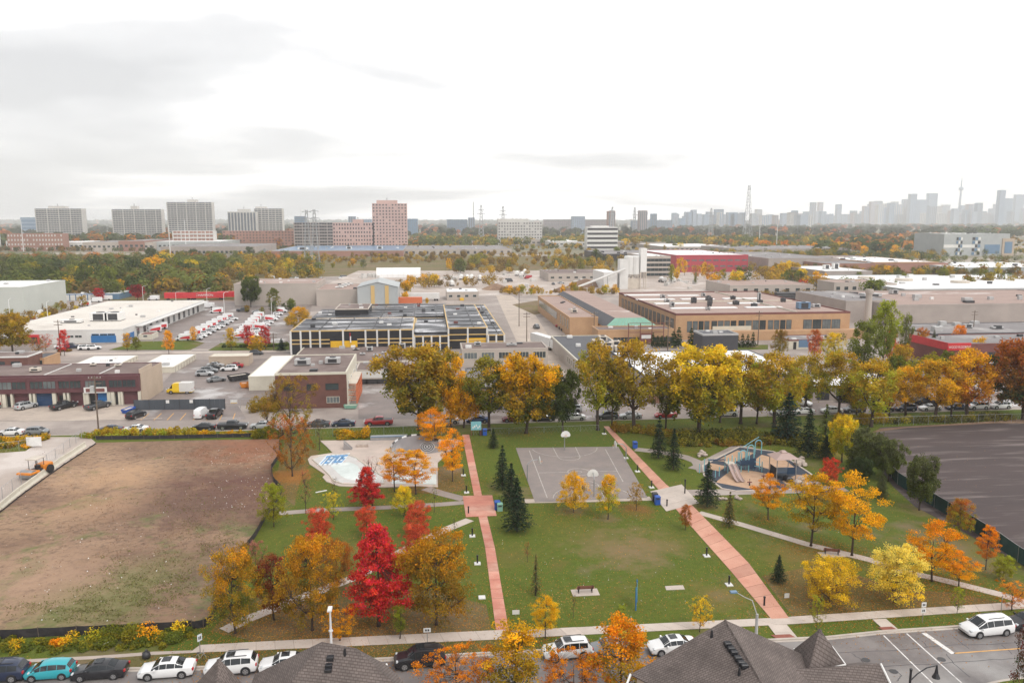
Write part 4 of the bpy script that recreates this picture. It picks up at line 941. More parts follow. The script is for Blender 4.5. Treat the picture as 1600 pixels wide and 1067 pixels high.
for px in(583,605): MB().box(-.9,.9,-.3,0,0,h+.8,M['trimyellow']).build('pilaster',t,(XA(px,Y)-t.location.x,0,0))
# white fabric hall
Y=G(620,434).y;x0,x1=XA(588,Y),XA(657,Y);hw=(x1-x0)/2;h=ZA((x0+x1)/2,Y,419);t=thing('fabric_hall','long white fabric covered hall beside the gravel yard','building',((x0+x1)/2,Y,0))
mb=MB();n=10;pr=[(-7*math.cos(a)*1.0+7,h*math.sin(a)) for a in np.linspace(0,math.pi,n)]
vs=[(-hw,y,z) for y,z in pr]+[(hw,y,z) for y,z in pr];mb.add(vs,[(i,i+1,n+i+1,n+i) for i in range(n-1)]+[tuple(range(n)),tuple(range(2*n-1,n-1,-1))],M['roofclean']);mb.build('cover',t)
for x in np.linspace(-hw,hw,9): MB().tube([(x,y-.0,z+.05) for y,z in pr],.12,M['whitewall'],4).build('rib',t)
# office trailers
t=trailer(658,470,19,M['whitewall'],'long white office trailer with small windows',0)
trailer(639,477,13,M['salmon'],'orange red container in front of the white office trailer')
t,hw,d,h=bld('site_office','taupe portable office with pale roof and yellow steps',698,748,469,456,451,M['beigewall'],M['roofclean'],par=.05)
for k in range(4): window(t,-hw+(k+.5)*2*hw/4,h*.5,1.8,1.2,M['white'],M['glass'])
MB().box(-1,1,-2.5,0,0,1.2,M['yellow']).build('steps',t,(-.5,0,0))
# I orange brick complex -----------------------------------------------
def lbld(name,label,fl,fr,pb,pt,bx,by,wall,roof,**k): return bld(name,label,fl,fr,pb,pt,by,wall,roof,**k)
t,hw,d,h=bld('brick_factory','narrow tan brick factory wing with brown roof beside the cross street',890,934,527,497,463,M['tanbrick'],M['roofpink'],par=.35,parm=M['tanbrick'])
for k in range(4): window(t,-hw,h*.62,1.6,3,M['cream'],M['glass'],'l',y=4+k*5)
MB().box(-hw-.12,-hw,28,d-4,h*.45,h*.85,M['glass2']).build('window_strip',t)
units_on(t,hw,d,h,[(.45,.2,2.4,2,1.4,'near its front')],'cream cooling unit on the narrow brick wing',M['rust'])
t,hw,d,h=bld('brick_factory','wide tan brick factory with green lantern and brown pitched roof',934,1052,538,516,510,M['tanbrick'],M['roofbrown'],par=.3)
for a in (.3,.5,.72,.9): window(t,-hw+2*hw*a,h*.32,5,h*.38,M['tanbrick'],M['glass'],mull=4)
Y=t.location.y;xc=t.location.x;yb=Y+d
# long roof hall behind
x0,x1=XA(945,yb),XA(1028,yb);L=YA(463,(x0+x1)/2,h)-yb
t2=thing('brick_factory_hall','long ridged brown roof hall of the brick factory ending in a green glazed lantern','building',((x0+x1)/2,yb,0));hw2=(x1-x0)/2
MB().box(-hw2,hw2,0,L,0,h-.3,M['tanbrick']).build('wall',t2)
r=4.2;mb=MB();zt=h+2.6
mb.add([(-hw2,0,h-.2),(-hw2+r,3,zt),(-hw2+r,L,zt),(-hw2,L,h-.2)],[(0,1,2,3)],M['roofdark']);mb.add([(hw2,0,h-.2),(hw2-r,3,zt),(hw2-r,L,zt),(hw2,L,h-.2)],[(3,2,1,0)],M['roofdark']);mb.add([(-hw2+r,3,zt),(hw2-r,3,zt),(hw2-r,L,zt),(-hw2+r,L,zt)],[(0,1,2,3)],M['roofpink']);mb.build('roof',t2)
n=14
for k in range(n):
    a,b=k/n,(k+.92)/n
    def P(u,v): 
        xa=-hw2+2*hw2*u; xb=-hw2+r+(2*hw2-2*r)*u; return (xa+(xb-xa)*v,3*v-.05,h-.2+(zt-h+.2)*v+.03)
    MB().add([P(a,0),P(b,0),P(b,1),P(a,1)],[(0,1,2,3)],M['green']).build('lantern_panel',t2)
for u,v in((.3,.15),(.5,.3),(.35,.45),(.6,.7)): pass
# sign frame
g=Vector((XA(1009,Y-1.5),Y-1.5,0));t=thing('sign_gantry','dark red sign frame standing in front of the green lantern','sign',g)
for x in(-6,-2,2,6): MB().box(x-.12,x+.12,-.1,.1,0,h+2.6,M['maroon']).build('post',t)
for z in(h-.6,h+1.2,h+2.5): MB().box(-6,6,-.1,.1,z,z+.15,M['maroon']).build('rail',t)
MB().box(-2.1,2.1,-.25,-.1,h-3.8,h-.8,M['maroon']).build('sign_board',t);MB().box(-1.6,1.6,-.3,-.25,h-2.6,h-1.4,M['whitewall']).build('lettering_panel',t)
# big brick hall
t,hw,d,h=bld('brick_plant','very large tan brick plant with flat rose roof and skylights',1055,1326,529,490,457,M['tanbrick'],M['roofpink'],par=.4,parm=M['maroon'])
Y=t.location.y;xc=t.location.x
for a,b in ((1072,1108),(1110,1150),(1152,1196),(1198,1236),(1253,1312)):
    x0,x1=lxx(a),lxx(b);n=4
    for k in range(n): window(t,x0+(k+.5)*(x1-x0)/n,h*.52,(x1-x0)/n-.5,h*.42,M['dark'],M['glass2'] if (a+k)%3 else M['glass'],mull=3)
MB().box(lxx(1112),lxx(1172),-.5,0,h*.36,h*.52,M['cream']).build('sign_panel',t)
n=14;st=mesh_only(MB().box(-.1,0,-1.9,1.9,h*.35,h*.8,M['glass2']),'side_window')
for k in range(n): inst(st,'side_window',t,(-hw,4+k*(d-6)/n,0))
MB().box(-.15,.15,1,d-1,0,.5,M['cream']).build('roof_divider',t,(lxx(1245),0,h));MB().box(-hw+2,hw-2,-.15,.15,0,.4,M['cream']).build('roof_divider',t,(0,d*.5,h))
k=0
for u,v,w,dd,hh,m in ((.1,.3,1.6,1.6,1.8,'lightgrey'),(.2,.7,2,1.5,1.4,'lightgrey'),(.3,.45,1.8,1.8,2.2,'dark'),(.33,.3,1.4,1.4,2,'dark'),(.38,.4,1.6,1.6,2.6,'dark'),(.44,.55,1.8,1.8,2,'dark'),(.52,.35,2,2,1.6,'dark'),(.58,.25,2,1.6,1.4,'dark'),(.63,.6,1.8,1.6,1.4,'dark'),(.7,.4,1.8,1.6,1.4,'dark'),(.82,.15,4.5,2.6,2.6,'bluegrey'),(.93,.2,3,1.8,1.4,'lightgrey'),(.75,.5,1.2,1.2,3.5,'lightgrey'),(.5,.75,1.5,1.5,1.6,'lightgrey'),(.15,.5,2.2,1.4,1.2,'lightgrey'),(.88,.45,1.6,1.6,1.6,'dark'),(.25,.15,1.5,1.2,1.1,'lightgrey')):
    k+=1;roof_unit(xc-hw+2*hw*u,Y+d*v,h+.03,w,dd,hh,M[m],'%s vent on the rose plant roof, %s, %s'%('dark' if m=='dark' else 'big blue grey' if m=='bluegrey' else 'pale',['at the left','left of centre','right of centre','at the right'][int(u*3.99)],['near the front edge','a third back','two thirds back','at the back'][int(v*3.99)]),group='roof vents on the brick plant')
for u,v,L_,W_ in ((.12,.85,16,3),(.12,.62,16,3),(.15,.42,14,3),(.17,.22,14,2.6),(.38,.8,14,3),(.40,.62,14,3),(.62,.22,14,2.6),(.60,.4,13,2.6),(.36,.22,12,2.6),(.7,.62,16,3)):
    MB().bbox(-L_/2,L_/2,-W_/2,W_/2,0,.35,.1,M['roofclean']).build('skylight',t,(-hw+2*hw*u,d*v,h+.04))
MB().box(-hw,hw-2,-4,0,0,3.2,M['tanbrick']).build('front_annex',t,(8,0,0))
# chimney
g=G(1354,520);c=MB();H_=ZA(g.x,g.y,452);c.tube([(0,0,0),(0,0,H_-1.5),(0,0,H_-1.5),(0,0,H_)],[1.3,1.1,1.4,1.4],M['beigewall'],12);c.build('chimney_stack',None,g);tag(bpy.data.objects['chimney_stack'],'square brown chimney stack beside the brick plant','chimney')
t,hw,d,h=bld('plant_annex','low cream annex with graffiti panel in front of the brick plant',1232,1318,545,531,524,M['cream'],M['roofgrey'],par=.2,parm=M['maroon'])
MB().box(-1.8,1.8,-.08,0,.6,3,M['bluegrey']).build('mural_panel',t,(-hw*.45,0,0));door(t,-hw*.78,1.2,1,2.4,M['black'],name='door',ribs=1);window(t,hw*.1,1.7,2.2,1.6,M['dark'],M['glass2'])
# small front buildings
t,hw,d,h=bld('beige_shop','beige shop with dark roof and crates of vents beside the truck',905,1008,592,566,525,M['beigewall'],M['roofdark'],par=.2,parm=M['cream'],x01=None)
Y=t.location.y;xc=t.location.x
for k in range(6): window(t,-hw,h*.55,1.2,1.6,M['cream'],M['glass'],'l',y=2+k*3.0)
for i,(u,v,w) in enumerate(((.62,.6,3.4),(.72,.5,3.6),(.84,.35,3.2),(.66,.35,2),(.8,.75,2.6),(.9,.55,2.4))): roof_unit(xc-hw+2*hw*u,Y+d*v,h+.03,w,2.2,1.7,M['rust'],'cream rooftop machine %s on the beige shop'%['nearest the vents','in the middle','nearest the front','small one at the left','at the back','at the right end'][i])
t,hw,d,h=bld('white_roof_shop','low shop with bright wet white roof behind the golden trees',1010,1262,628,588,549,M['greyblock'],M['roofclean'],par=.2,parm=M['dark'])
for k in range(9): door(t,-hw+(k+.5)*2*hw/9,1.7,3.4,3.0,M['dark'] if k%3 else M['brickfar'],name='shop_front',ribs=2)
for i,u in enumerate((.2,.35,.5,.62,.78)): roof_unit(t.location.x-hw+2*hw*u,t.location.y+d*(.3+.1*(i%3)),h+.03,2.4,1.8,1.3,M['lightgrey'],'grey cooling unit on the white roof shop, '+['leftmost','second from the left','middle one','second from the right','rightmost'][i])
t,hw,d,h=bld('dark_box_building','small charcoal box building with a roof rim before the brick plant',1097,1152,560,523,517,M['roofdark'],M['roofdark'],par=.3,parm=M['lightgrey'])
t,hw,d,h=bld('white_roof_shop','flat white roofed shop right of the willow coloured trees',1240,1420,625,603,585,M['greyblock'],M['roofclean'],par=.2,parm=M['dark'])
for k in range(6): door(t,-hw+(k+.5)*2*hw/6,1.5,3,2.6,M['dark'],name='shop_front',ribs=2)
# maroon shop with sign
t,hw,d,h=bld('maroon_shop','maroon brick shop with grey roof and red sign band',1478,1680,571,537,523,M['maroon'],M['roofgrey'],par=.2)
MB().box(-hw-.15,-hw,-.3,d,h-1.6,h+.6,M['red']).build('sign_band',t)
MB().box(-hw-.1,-hw+7,-.15,0,h-1.6,h+.5,M['red']).build('sign_band',t)
text_mesh('WOOD FLOORING',1.0,t,(-hw+.2,-.2,h-1.0),False,(.78,1,1))
window(t,hw*-.3,h*.45,3,2.4,M['maroon'],M['glass'],mull=2)
# K / J
t,hw,d,h=bld('grey_hall','huge blank grey warehouse with rose gravel roof at the right',1392,1760,507,476,455,M['greyblock'],M['roofpink'],par=.5,parm=M['greyblock'])
MB().box(0,4,-.2,0,h*.5,h*.85,M['dark']).build('sign_board',t,(hw*.12,0,0))
units_on(t,hw,d,h,[(.12,.6,8,5,1.6,'long low one at the left'),(.3,.8,3,3,2,'dusty pink one')],'rooftop machine on the huge grey warehouse',M['lightgrey'])
t,hw,d,h=bld('arched_hall','grey barrel roofed hall left of the huge grey warehouse',1320,1395,503,470,455,M['greyblock'],M['roofgrey'],par=.1)
t,hw,d,h=bld('low_tan_building','low cream building with dark flat roof behind the maroon shop',1455,1720,535,520,505,M['cream'],M['roofgrey'],par=.2,parm=M['roofdark'])
units_on(t,hw,d,h,[(.35,.5,3,2,1.6,'dark unit'),(.2,.6,3,2,.6,'low unit'),(.5,.4,4,2,.8,'wide unit')],'rooftop unit on the low cream building')
t,hw,d,h=bld('white_hall','wide grey hall with clean white roof and round tanks',1413,1800,468,451,430,M['greywall'],M['roofclean'],par=.4,parm=M['greywall'])
Y=t.location.y;xc=t.location.x
for i,u in enumerate((.17,.26,.42)):
    mb=MB();mb.tube([(0,0,0),(0,0,1.2)],5,M['rust'],16);o=mb.build('roof_tank',None,(xc-hw+2*hw*u,Y+d*(.75-.18*i),h+.05));tag(o,'round brown roof fan housing, %s on the white hall'%['farthest','middle one','nearest'][i],'roof fan','roof fans on the white hall')
t,hw,d,h=bld('beige_works','beige two storey works building with square windows',1140,1270,462,446,438,M['beigewall'],M['roofpink'],par=.3)
for k in range(8): window(t,-hw+(k+.5)*2*hw/8,h*.5,2.4,2.4,M['cream'],M['glass'])
t,hw,d,h=bld('beige_works','pale works building with dark square windows left of the pipe stacks',1302,1340,470,442,438,M['beigewall'],M['roofpink'],par=.3)
for k in range(3):
    for z in(.35,.7): window(t,-hw+(k+.5)*2*hw/3,h*z,2.2,1.8,M['cream'],M['glass'])
t,hw,d,h=bld('beige_works','low pink grey works building with a long dark window band',1340,1400,462,444,437,M['beigewall'],M['roofpink'],par=.3)
window(t,0,h*.5,2*hw-6,2.2,M['cream'],M['glass'],mull=9)
for i,(px,n) in enumerate(((1243,5),(1290,4))):
    g=G(px,474);t=thing('pipe_stack','long stack of dark plastic pipes, %s of the two'%['left','right'][i],'pipe stack',g)
    for z in range(n):
        for y in range(3): MB().tube([(-10+i*2,y*1.3,.6+z*1.1),(10-i*2,y*1.3,.6+z*1.1)],.55,M['dark'],8).build('pipe',t)
t,hw,d,h=bld('smoke_plant','long low brown plant with steam behind the trees',1290,1480,428,412,400,M['brickfar'],M['roofgrey'],par=.3)
t,hw,d,h=bld('pale_plant','low plant with white roof and cooling units',1288,1362,443,424,416,M['greyblock'],M['roofclean'],par=.3)
units_on(t,hw,d,h,[(.4,.4,4,3,3,'square one'),(.6,.4,4,3,4,'tall one')],'white unit on the low white roof plant',M['white'])
t,hw,d,h=bld('tan_plant','tan plant with a white roof edge right of the chimney',1365,1465,427,410,402,M['tanbrick'],M['roofclean'],par=.3)
t,hw,d,h=bld('dark_plant','wide dark walled plant left of the yellow trees',1200,1310,424,404,394,M['greyblock'],M['roofgrey'],par=.3)
t,hw,d,h=bld('green_shed','teal grey shed at the right edge under the modern school',1500,1680,432,418,410,M['greywall'],M['roofclean'],par=.2)
# school-like modern building
t,hw,d,h=bld('modern_school','modern pale grey school with patterned glass panels',1473,1575,400,366,364.8,M['greywall'],M['roofclean'],par=.6,parm=M['greywall'])
Y=t.location.y;xc=t.location.x
MB().box(-hw,hw*.1,-.3,0,h*.38,h*.52,M['white']).build('white_band',t);MB().box(hw*.25,hw*.72,-.3,0,h*.1,h*.52,M['bluegrey']).build('glass_wall',t)
for a,b in ((1492,1502),(1517,1530)):
    for k in range(5):
        for j in range(3):
            x0=lxx(a+(b-a)*j/3);x1=lxx(a+(b-a)*(j+1)/3);z0=h*(.05+.17*k+(.3 if a==1492 and k>3 else 0)*0)
            MB().box(x0+.2,x1-.2,-.5,-.3,z0,z0+h*.13,M[['bluegrey','white','dark'][(k*2+j)%3]]).build('facade_panel',t)
mb=MB();mb.box(hw*.78,hw*1.15,-1,0,0,h*.8,M['tanblock']);mb.build('entrance_frame',t);MB().box(hw*.85,hw*1.08,-1.3,-1,h*.12,h*.65,M['bluegrey']).build('glass_wall',t)
# concrete works ------------------------------------------------------
g=G(990,452);t=thing('concrete_plant','pale concrete batching plant with tall white tower and silos','concrete plant',g);s=scale_at(g)
H1=ZA(g.x,g.y,388);H2=ZA(g.x,g.y,400)
def bx(px): return XA(px,g.y)-g.x
MB().box(bx(1000),bx(1009.5),0,5,H1*.42,H1,M['white']).build('tower',t)
for px in(1000.5,1009): 
    for y in(.2,4.8): MB().box(bx(px)-.25,bx(px)+.25,y-.25,y+.25,0,H1*.42,M['rust']).build('leg',t)
for px,w in((984,7),(993,7)):
    mb=MB();rr=3.1;mb.tube([(0,0,H2*.36),(0,0,H2*.45),(0,0,H2*.97),(0,0,H2)],[rr*.3,rr,rr,rr*.85],M['whitewall'],14);o=mb.build('silo',t,(bx(px),3,0))
    for a in range(4): MB().box(-.2,.2,-.2,.2,0,H2*.45,M['rust']).build('leg',o,(2.4*math.cos(a*1.57+.78),2.4*math.sin(a*1.57+.78),0))
MB().box(bx(968),bx(981),0,6,0,H2*.9,M['whitewall']).build('block',t);MB().box(bx(970),bx(1000),1,5,0,H2*.32,M['rust']).build('mixer_house',t)
MB().tube([(bx(975),-2,H2*.62),(bx(903),-2,2.0)],.7,M['whitewall'],6).build('conveyor',t)
for px in(925,948): MB().tube([(bx(px),-2,0),(bx(px),-2,H2*.62*(px-903)/72)],.2,M['steel'],4).build('leg',t)
t,hw,d,h=bld('batch_house','white batching house left of the silos',943,964,452,426,421,M['white'],M['roofclean'],par=.1)
t,hw,d,h=bld('striped_office','beige office block with four dark window bands',1010,1047,435,401,396,M['beigewall'],M['roofclean'],par=.4)
for z in(.18,.40,.62,.84):
    for k in range(6): window(t,-hw+(k+.5)*2*hw/6,h*z,2*hw/6-.25,h*.12,M['dark'],M['glass'])
t,hw,d,h=bld('crimson_warehouse','wide crimson warehouse with grey roof',1056,1168,425,399,391,M['redwall'],M['roofclean'],par=.3)
for z in(.7,.35):
    for k in range(10): window(t,-hw+(k+.5)*2*hw/10,h*z,2*hw/10-1.5,h*.09,M['redwall'],M['glass2'])
t,hw,d,h=bld('dark_warehouse','long charcoal warehouse behind the concrete works',945,1060,408,397,391,M['dark'],M['roofgrey'],par=.3)
t,hw,d,h=bld('grey_yard_building','low grey roofed building with small windows beside the conveyor',857,943,440,427,421,M['beigewall'],M['roofbrown'],par=.1)
for k in range(7): window(t,-hw+(k+.5)*2*hw/7,h*.5,2.4,1.2,M['cream'],M['glass'])
t,hw,d,h=bld('low_grey_plant','long low grey plant behind the crimson warehouse',1150,1330,400,389,384,M['greyblock'],M['roofgrey'],par=.3)
# far halls
t,hw,d,h=bld('long_hall','very long low hall with bluish flat roof beyond the meadow',424,630,401,392,384,M['brickfar'],M['bluegrey'],par=.4,parm=M['beigewall'])
units_on(t,hw,d,h,[(.2,.2,12,4,3,'left one'),(.55,.3,7,4,3,'middle one'),(.8,.3,7,4,3,'right one')],'white plant box on the very long hall',M['white'])
t,hw,d,h=bld('long_hall','long pale hall continuing right of the bluish one',630,800,398,390,384,M['beigewall'],M['roofgrey'],par=.4)
for k in range(16): MB().box(-1.5,1.5,-.3,0,h*.2,h*.7,M['dark']).build('opening',t,(-hw+(k+.5)*2*hw/16,0,0))
for i,(a,b,pb,pt,pk,w,lab) in enumerate(((60,130,391,379,374,'whitewall','white two storey office strip'),(130,240,393,379,376,'beigewall','long beige hall'),(240,345,392,378,374,'greywall','pale hall with light roof'),(252,400,404,386,381,'greyblock','wide white roofed hall right of the woods'),
    (155,178,380,368,365,'whitewall','small white tower block of the beige hall'),(186,226,393,377,373,'brickfar','rust coloured hall part'),(10,60,389,377,373,'offwhite','grey low houses strip'),(800,860,384,375,371,'beigewall','beige shops strip left of the white office'),
    (860,930,386,378,374,'offwhite','pale shops strip below the white office'),(640,760,384,377,373,'offwhite','row of low pale units'),(1040,1150,393,386,381,'greyblock','low grey units by the pylon'),(960,1040,386,379,375,'beigewall','low beige units right of the white office'))):
    t,hw,d,h=bld('distant_hall',lab+' in the distance',a,b,pb,pt,pk,M[w],M['roofclean' if i%2==0 else 'roofgrey'],par=.4)
    n=max(3,int((b-a)/7))
    for k in range(n): window(t,-hw+(k+.5)*2*hw/n,h*.55,2*hw/n*.55,h*.22,M['lightgrey'],M['glass'])
# far apartment slabs ---------------------------------------------------
def tower(name,label,pl,pr,pt,dist,wall,floors,bays,pent=None,depth=18,gl='balcony',cat='apartment block',base=0,style='balcony',group=None,z0=0):
    k=dist; fwd=FW; # place at distance along view
    Y=dist; x0,x1=XA(pl,Y),XA(pr,Y); xc=(x0+x1)/2; hw=(x1-x0)/2; h=ZA(xc,Y,pt)
    t=thing(name,label,cat,(xc,Y,0),0,group)
    MB().box(-hw,hw,0,depth,0,h,wall).build('wall',t)
    fh=h/floors
    if style=='balcony':
        mb=MB()
        for f in range(floors):
            for b in range(bays):
                a0=-hw+hw*2*(b+.08)/bays;a1=-hw+hw*2*(b+.92)/bays
                mb.box(a0,a1,-.35,0,f*fh+fh*.38,f*fh+fh*.92,M[gl])
        o=mb.build('windows',t);o['kind']='stuff'
        mb=MB()
        for f in range(floors): mb.box(-hw*.985,hw*.985,-1.3,0,f*fh,f*fh+fh*.34,wall)
        o=mb.build('balcony',t);o['kind']='stuff'
        for b in range(bays+1):
            if b%max(1,bays//4)==0: MB().box(-.6,.6,-1.6,0,0,h,wall).build('fin_wall',t,(-hw+2*hw*b/bays,0,0))
    elif style=='punched':
        mb=MB()
        for f in range(floors):
            for b in range(bays):
                if (b*7+f*3)%11==0: continue
                a0=-hw+hw*2*(b+.28)/bays;a1=-hw+hw*2*(b+.72)/bays
                mb.box(a0,a1,-.3,0,f*fh+fh*.3,f*fh+fh*.75,M[gl])
        o=mb.build('windows',t);o['kind']='stuff'
    elif style=='band':
        for f in range(floors): MB().box(-hw*.98,hw*.98,-.4,0,f*fh+fh*.35,f*fh+fh*.8,M[gl]).build('window_band',t)
    elif style=='vert':
        mb=MB()
        for b in range(bays): mb.box(-hw+hw*2*(b+.2)/bays,-hw+hw*2*(b+.8)/bays,-.5,0,h*.03,h*.97,M[gl])
        o=mb.build('windows',t);o['kind']='stuff'
    if pent:
        a,b,p=pent;xa,xb=XA(a,Y)-xc,XA(b,Y)-xc; MB().box(xa,xb,3,depth-3,h,ZA(xc,Y,p),wall).build('penthouse',t)
        MB().tube([((xa+xb)/2,6,h),((xa+xb)/2,6,ZA(xc,Y,p-4))],.5,M['steel'],4).build('antenna',t)
    return t,hw,h
tower('apartment_tower','pale grey apartment slab, leftmost of the five',60,132,326,1450,M['offwhite'],19,16,(79,106,322))
tower('apartment_tower','pale apartment slab second from the left with dark centre joint',179,255,327,1500,M['offwhite'],19,18,(207,217,322))
tower('apartment_tower','tallest white apartment slab with a central shaft',265,334,316,1450,M['offwhite'],22,14,(296,310,312))
tower('apartment_tower','striped apartment slab with dark vertical bands',358,402,331,1500,M['offwhite'],16,9,(373,392,327),style='vert')
tower('apartment_tower','grey and white stepped apartment slab joined to the striped one',400,443,326,1530,M['offwhite'],18,8,(401,418,323))
tower('brick_apartment','low orange brick apartment block below the striped towers',349,460,361,1250,M['brickfar'],6,22,None,style='punched',gl='dark')
tower('brick_apartment','low brick and white apartment rows left of the beige hall',13,100,365,1150,M['brickfar'],4,18,None,style='punched',gl='offwhite')
tower('brick_apartment','low grey brick apartment row below the tallest slab',272,335,361,1200,M['offwhite'],5,10,None,style='balcony',gl='brickfar')
tower('concrete_frame_building','dark grey building with open floors behind the twin pylons',461,521,348,1150,M['greyblock'],9,14,None,gl='dark')
tower('pink_wing','long pink low wing left of the pink tower',521,585,348,1150,M['pink'],7,15,(552,568,343),style='punched',gl='dark')
tower('pink_tower','tall pink precast tower with many small windows',583,637,318,1150,M['pink'],15,11,(590,622,313),style='punched',gl='dark')
tower('cream_office','cream office block with dark window rows left of the white banded office',778,847,347,1350,M['offwhite'],8,16,(778,826,342),style='punched',gl='dark')
tower('banded_office','white office with dark horizontal bands',917,965,355,1100,M['white'],5,4,(925,952,353),style='band',gl='dark')
tower('distant_plant','bluish factory block at the left horizon',34,62,340,2300,M['bluegrey'],5,6,None,style='band',gl='sky1')
i=0
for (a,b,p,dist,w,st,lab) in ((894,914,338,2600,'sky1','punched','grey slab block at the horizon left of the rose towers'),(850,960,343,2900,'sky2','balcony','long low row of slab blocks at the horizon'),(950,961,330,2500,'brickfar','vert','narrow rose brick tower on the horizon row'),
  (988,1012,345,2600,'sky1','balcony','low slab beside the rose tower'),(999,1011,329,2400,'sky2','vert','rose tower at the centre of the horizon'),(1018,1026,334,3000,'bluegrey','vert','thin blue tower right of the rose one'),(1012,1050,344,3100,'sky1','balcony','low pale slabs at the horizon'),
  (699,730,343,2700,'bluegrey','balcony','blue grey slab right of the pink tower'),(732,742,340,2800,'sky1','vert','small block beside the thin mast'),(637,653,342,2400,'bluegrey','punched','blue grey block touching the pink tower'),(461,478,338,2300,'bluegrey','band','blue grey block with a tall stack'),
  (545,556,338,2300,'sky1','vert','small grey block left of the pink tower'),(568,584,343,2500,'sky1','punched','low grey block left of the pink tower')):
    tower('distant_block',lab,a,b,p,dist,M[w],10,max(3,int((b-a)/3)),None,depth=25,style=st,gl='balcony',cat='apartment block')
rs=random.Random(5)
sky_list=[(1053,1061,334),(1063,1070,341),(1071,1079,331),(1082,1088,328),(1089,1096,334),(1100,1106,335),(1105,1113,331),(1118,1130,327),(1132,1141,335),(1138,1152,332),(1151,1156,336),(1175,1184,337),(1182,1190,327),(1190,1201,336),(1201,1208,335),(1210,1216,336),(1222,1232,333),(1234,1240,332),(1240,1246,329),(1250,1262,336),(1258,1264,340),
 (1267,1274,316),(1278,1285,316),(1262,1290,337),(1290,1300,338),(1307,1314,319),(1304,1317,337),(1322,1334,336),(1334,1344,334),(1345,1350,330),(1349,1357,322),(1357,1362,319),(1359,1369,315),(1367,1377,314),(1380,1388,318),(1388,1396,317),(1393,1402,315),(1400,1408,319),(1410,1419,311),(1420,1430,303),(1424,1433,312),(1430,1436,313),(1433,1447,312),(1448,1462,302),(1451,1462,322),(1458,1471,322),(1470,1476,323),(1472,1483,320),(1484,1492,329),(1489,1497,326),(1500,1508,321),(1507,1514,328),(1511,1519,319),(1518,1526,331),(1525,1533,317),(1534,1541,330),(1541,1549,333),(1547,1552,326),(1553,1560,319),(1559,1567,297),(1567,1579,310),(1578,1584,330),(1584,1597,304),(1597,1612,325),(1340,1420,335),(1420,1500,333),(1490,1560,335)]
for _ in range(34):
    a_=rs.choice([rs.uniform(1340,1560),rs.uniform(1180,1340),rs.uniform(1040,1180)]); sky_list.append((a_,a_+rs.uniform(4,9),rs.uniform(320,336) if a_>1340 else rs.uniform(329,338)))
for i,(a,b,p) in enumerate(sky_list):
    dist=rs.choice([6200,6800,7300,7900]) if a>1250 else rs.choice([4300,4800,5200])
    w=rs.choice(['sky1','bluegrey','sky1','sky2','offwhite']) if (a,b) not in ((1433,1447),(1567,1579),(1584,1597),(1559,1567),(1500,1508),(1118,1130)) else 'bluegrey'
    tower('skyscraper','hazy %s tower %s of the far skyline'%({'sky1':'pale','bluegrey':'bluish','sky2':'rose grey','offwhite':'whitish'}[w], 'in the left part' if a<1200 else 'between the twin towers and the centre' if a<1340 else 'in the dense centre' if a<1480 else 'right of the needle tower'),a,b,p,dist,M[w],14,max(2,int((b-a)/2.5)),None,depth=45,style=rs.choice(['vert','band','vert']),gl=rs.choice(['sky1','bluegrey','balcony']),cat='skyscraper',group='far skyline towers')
Y=7600;x=XA(1497,Y);H_=ZA(x,Y,276);zp=ZA(x,Y,296);t=thing('needle_tower','very tall slender tower with a round pod on the skyline','tower',(x,Y,0))
MB().tube([(0,0,0),(0,0,zp*.5),(0,0,zp)],[24,13,8],M['sky1'],8).build('shaft',t);MB().tube([(0,0,zp-14),(0,0,zp-4),(0,0,zp+14),(0,0,zp+26)],[9,24,24,9],M['sky1'],14).build('pod',t);MB().tube([(0,0,zp+20),(0,0,H_*.9),(0,0,H_)],[7,5,1.5],M['sky1'],6).build('mast',t)
# ------------------------------------------------------------ pylons, masts, poles
def pylon(px,py,top,w,label,arms=3,m=None,redw=False):
    g=G(px,py);H=ZA(g.x,g.y,top);s=w*scale_at(g);t=thing('pylon',label,'pylon',g);m=m or M['steel'];mb=MB();r=max(.12,scale_at(g)*.34)
    def hwz(z): return s/2*(1-.8*(z/H)**.7)
    lv=[H*i/9 for i in range(10)]
    for sx in(-1,1):
        for sy in(-1,1):
            mb.tube([(sx*hwz(z),sy*hwz(z),z) for z in lv],r,m,3)
    for i in range(9):
        a,b=hwz(lv[i]),hwz(lv[i+1])
        for sy in(-1,1): mb.tube([(-a,sy*a,lv[i]),(b,sy*b,lv[i+1])],r*.6,m,3);mb.tube([(a,sy*a,lv[i]),(-b,sy*b,lv[i+1])],r*.6,m,3)
        for sx in(-1,1): mb.tube([(sx*a,-a,lv[i]),(sx*b,b,lv[i+1])],r*.6,m,3)
    mb.build('lattice',t)
    for k in range(arms):
        z=H*(.72+.12*k);aw=s*(.75-.12*k);MB().tube([(-aw,0,z),(0,0,z+H*.02),(aw,0,z)],r*1.2,m,4).build('cross_arm',t)
    return t
pylon(482,418,328,14,'lattice pylon, left of the twin pair before the dark frame building');pylon(494,418,327,14,'lattice pylon, right of the twin pair before the dark frame building')
pylon(1167,378,289,14,'tall narrow lattice mast right of centre',0)
for i,(px,py,tp,w) in enumerate(((752,372,320,9),(786,372,322,9),(956,366,323,8),(991,366,324,7),(1110,372,325,8),(414,402,388,8))):
    pylon(px,py,tp,w,'thin power pylon on the horizon, '+['just left of the cream office','above the cream office','above the banded office','by the rose tower','left of the tall mast','short one beside the twin pylons'][i],2)
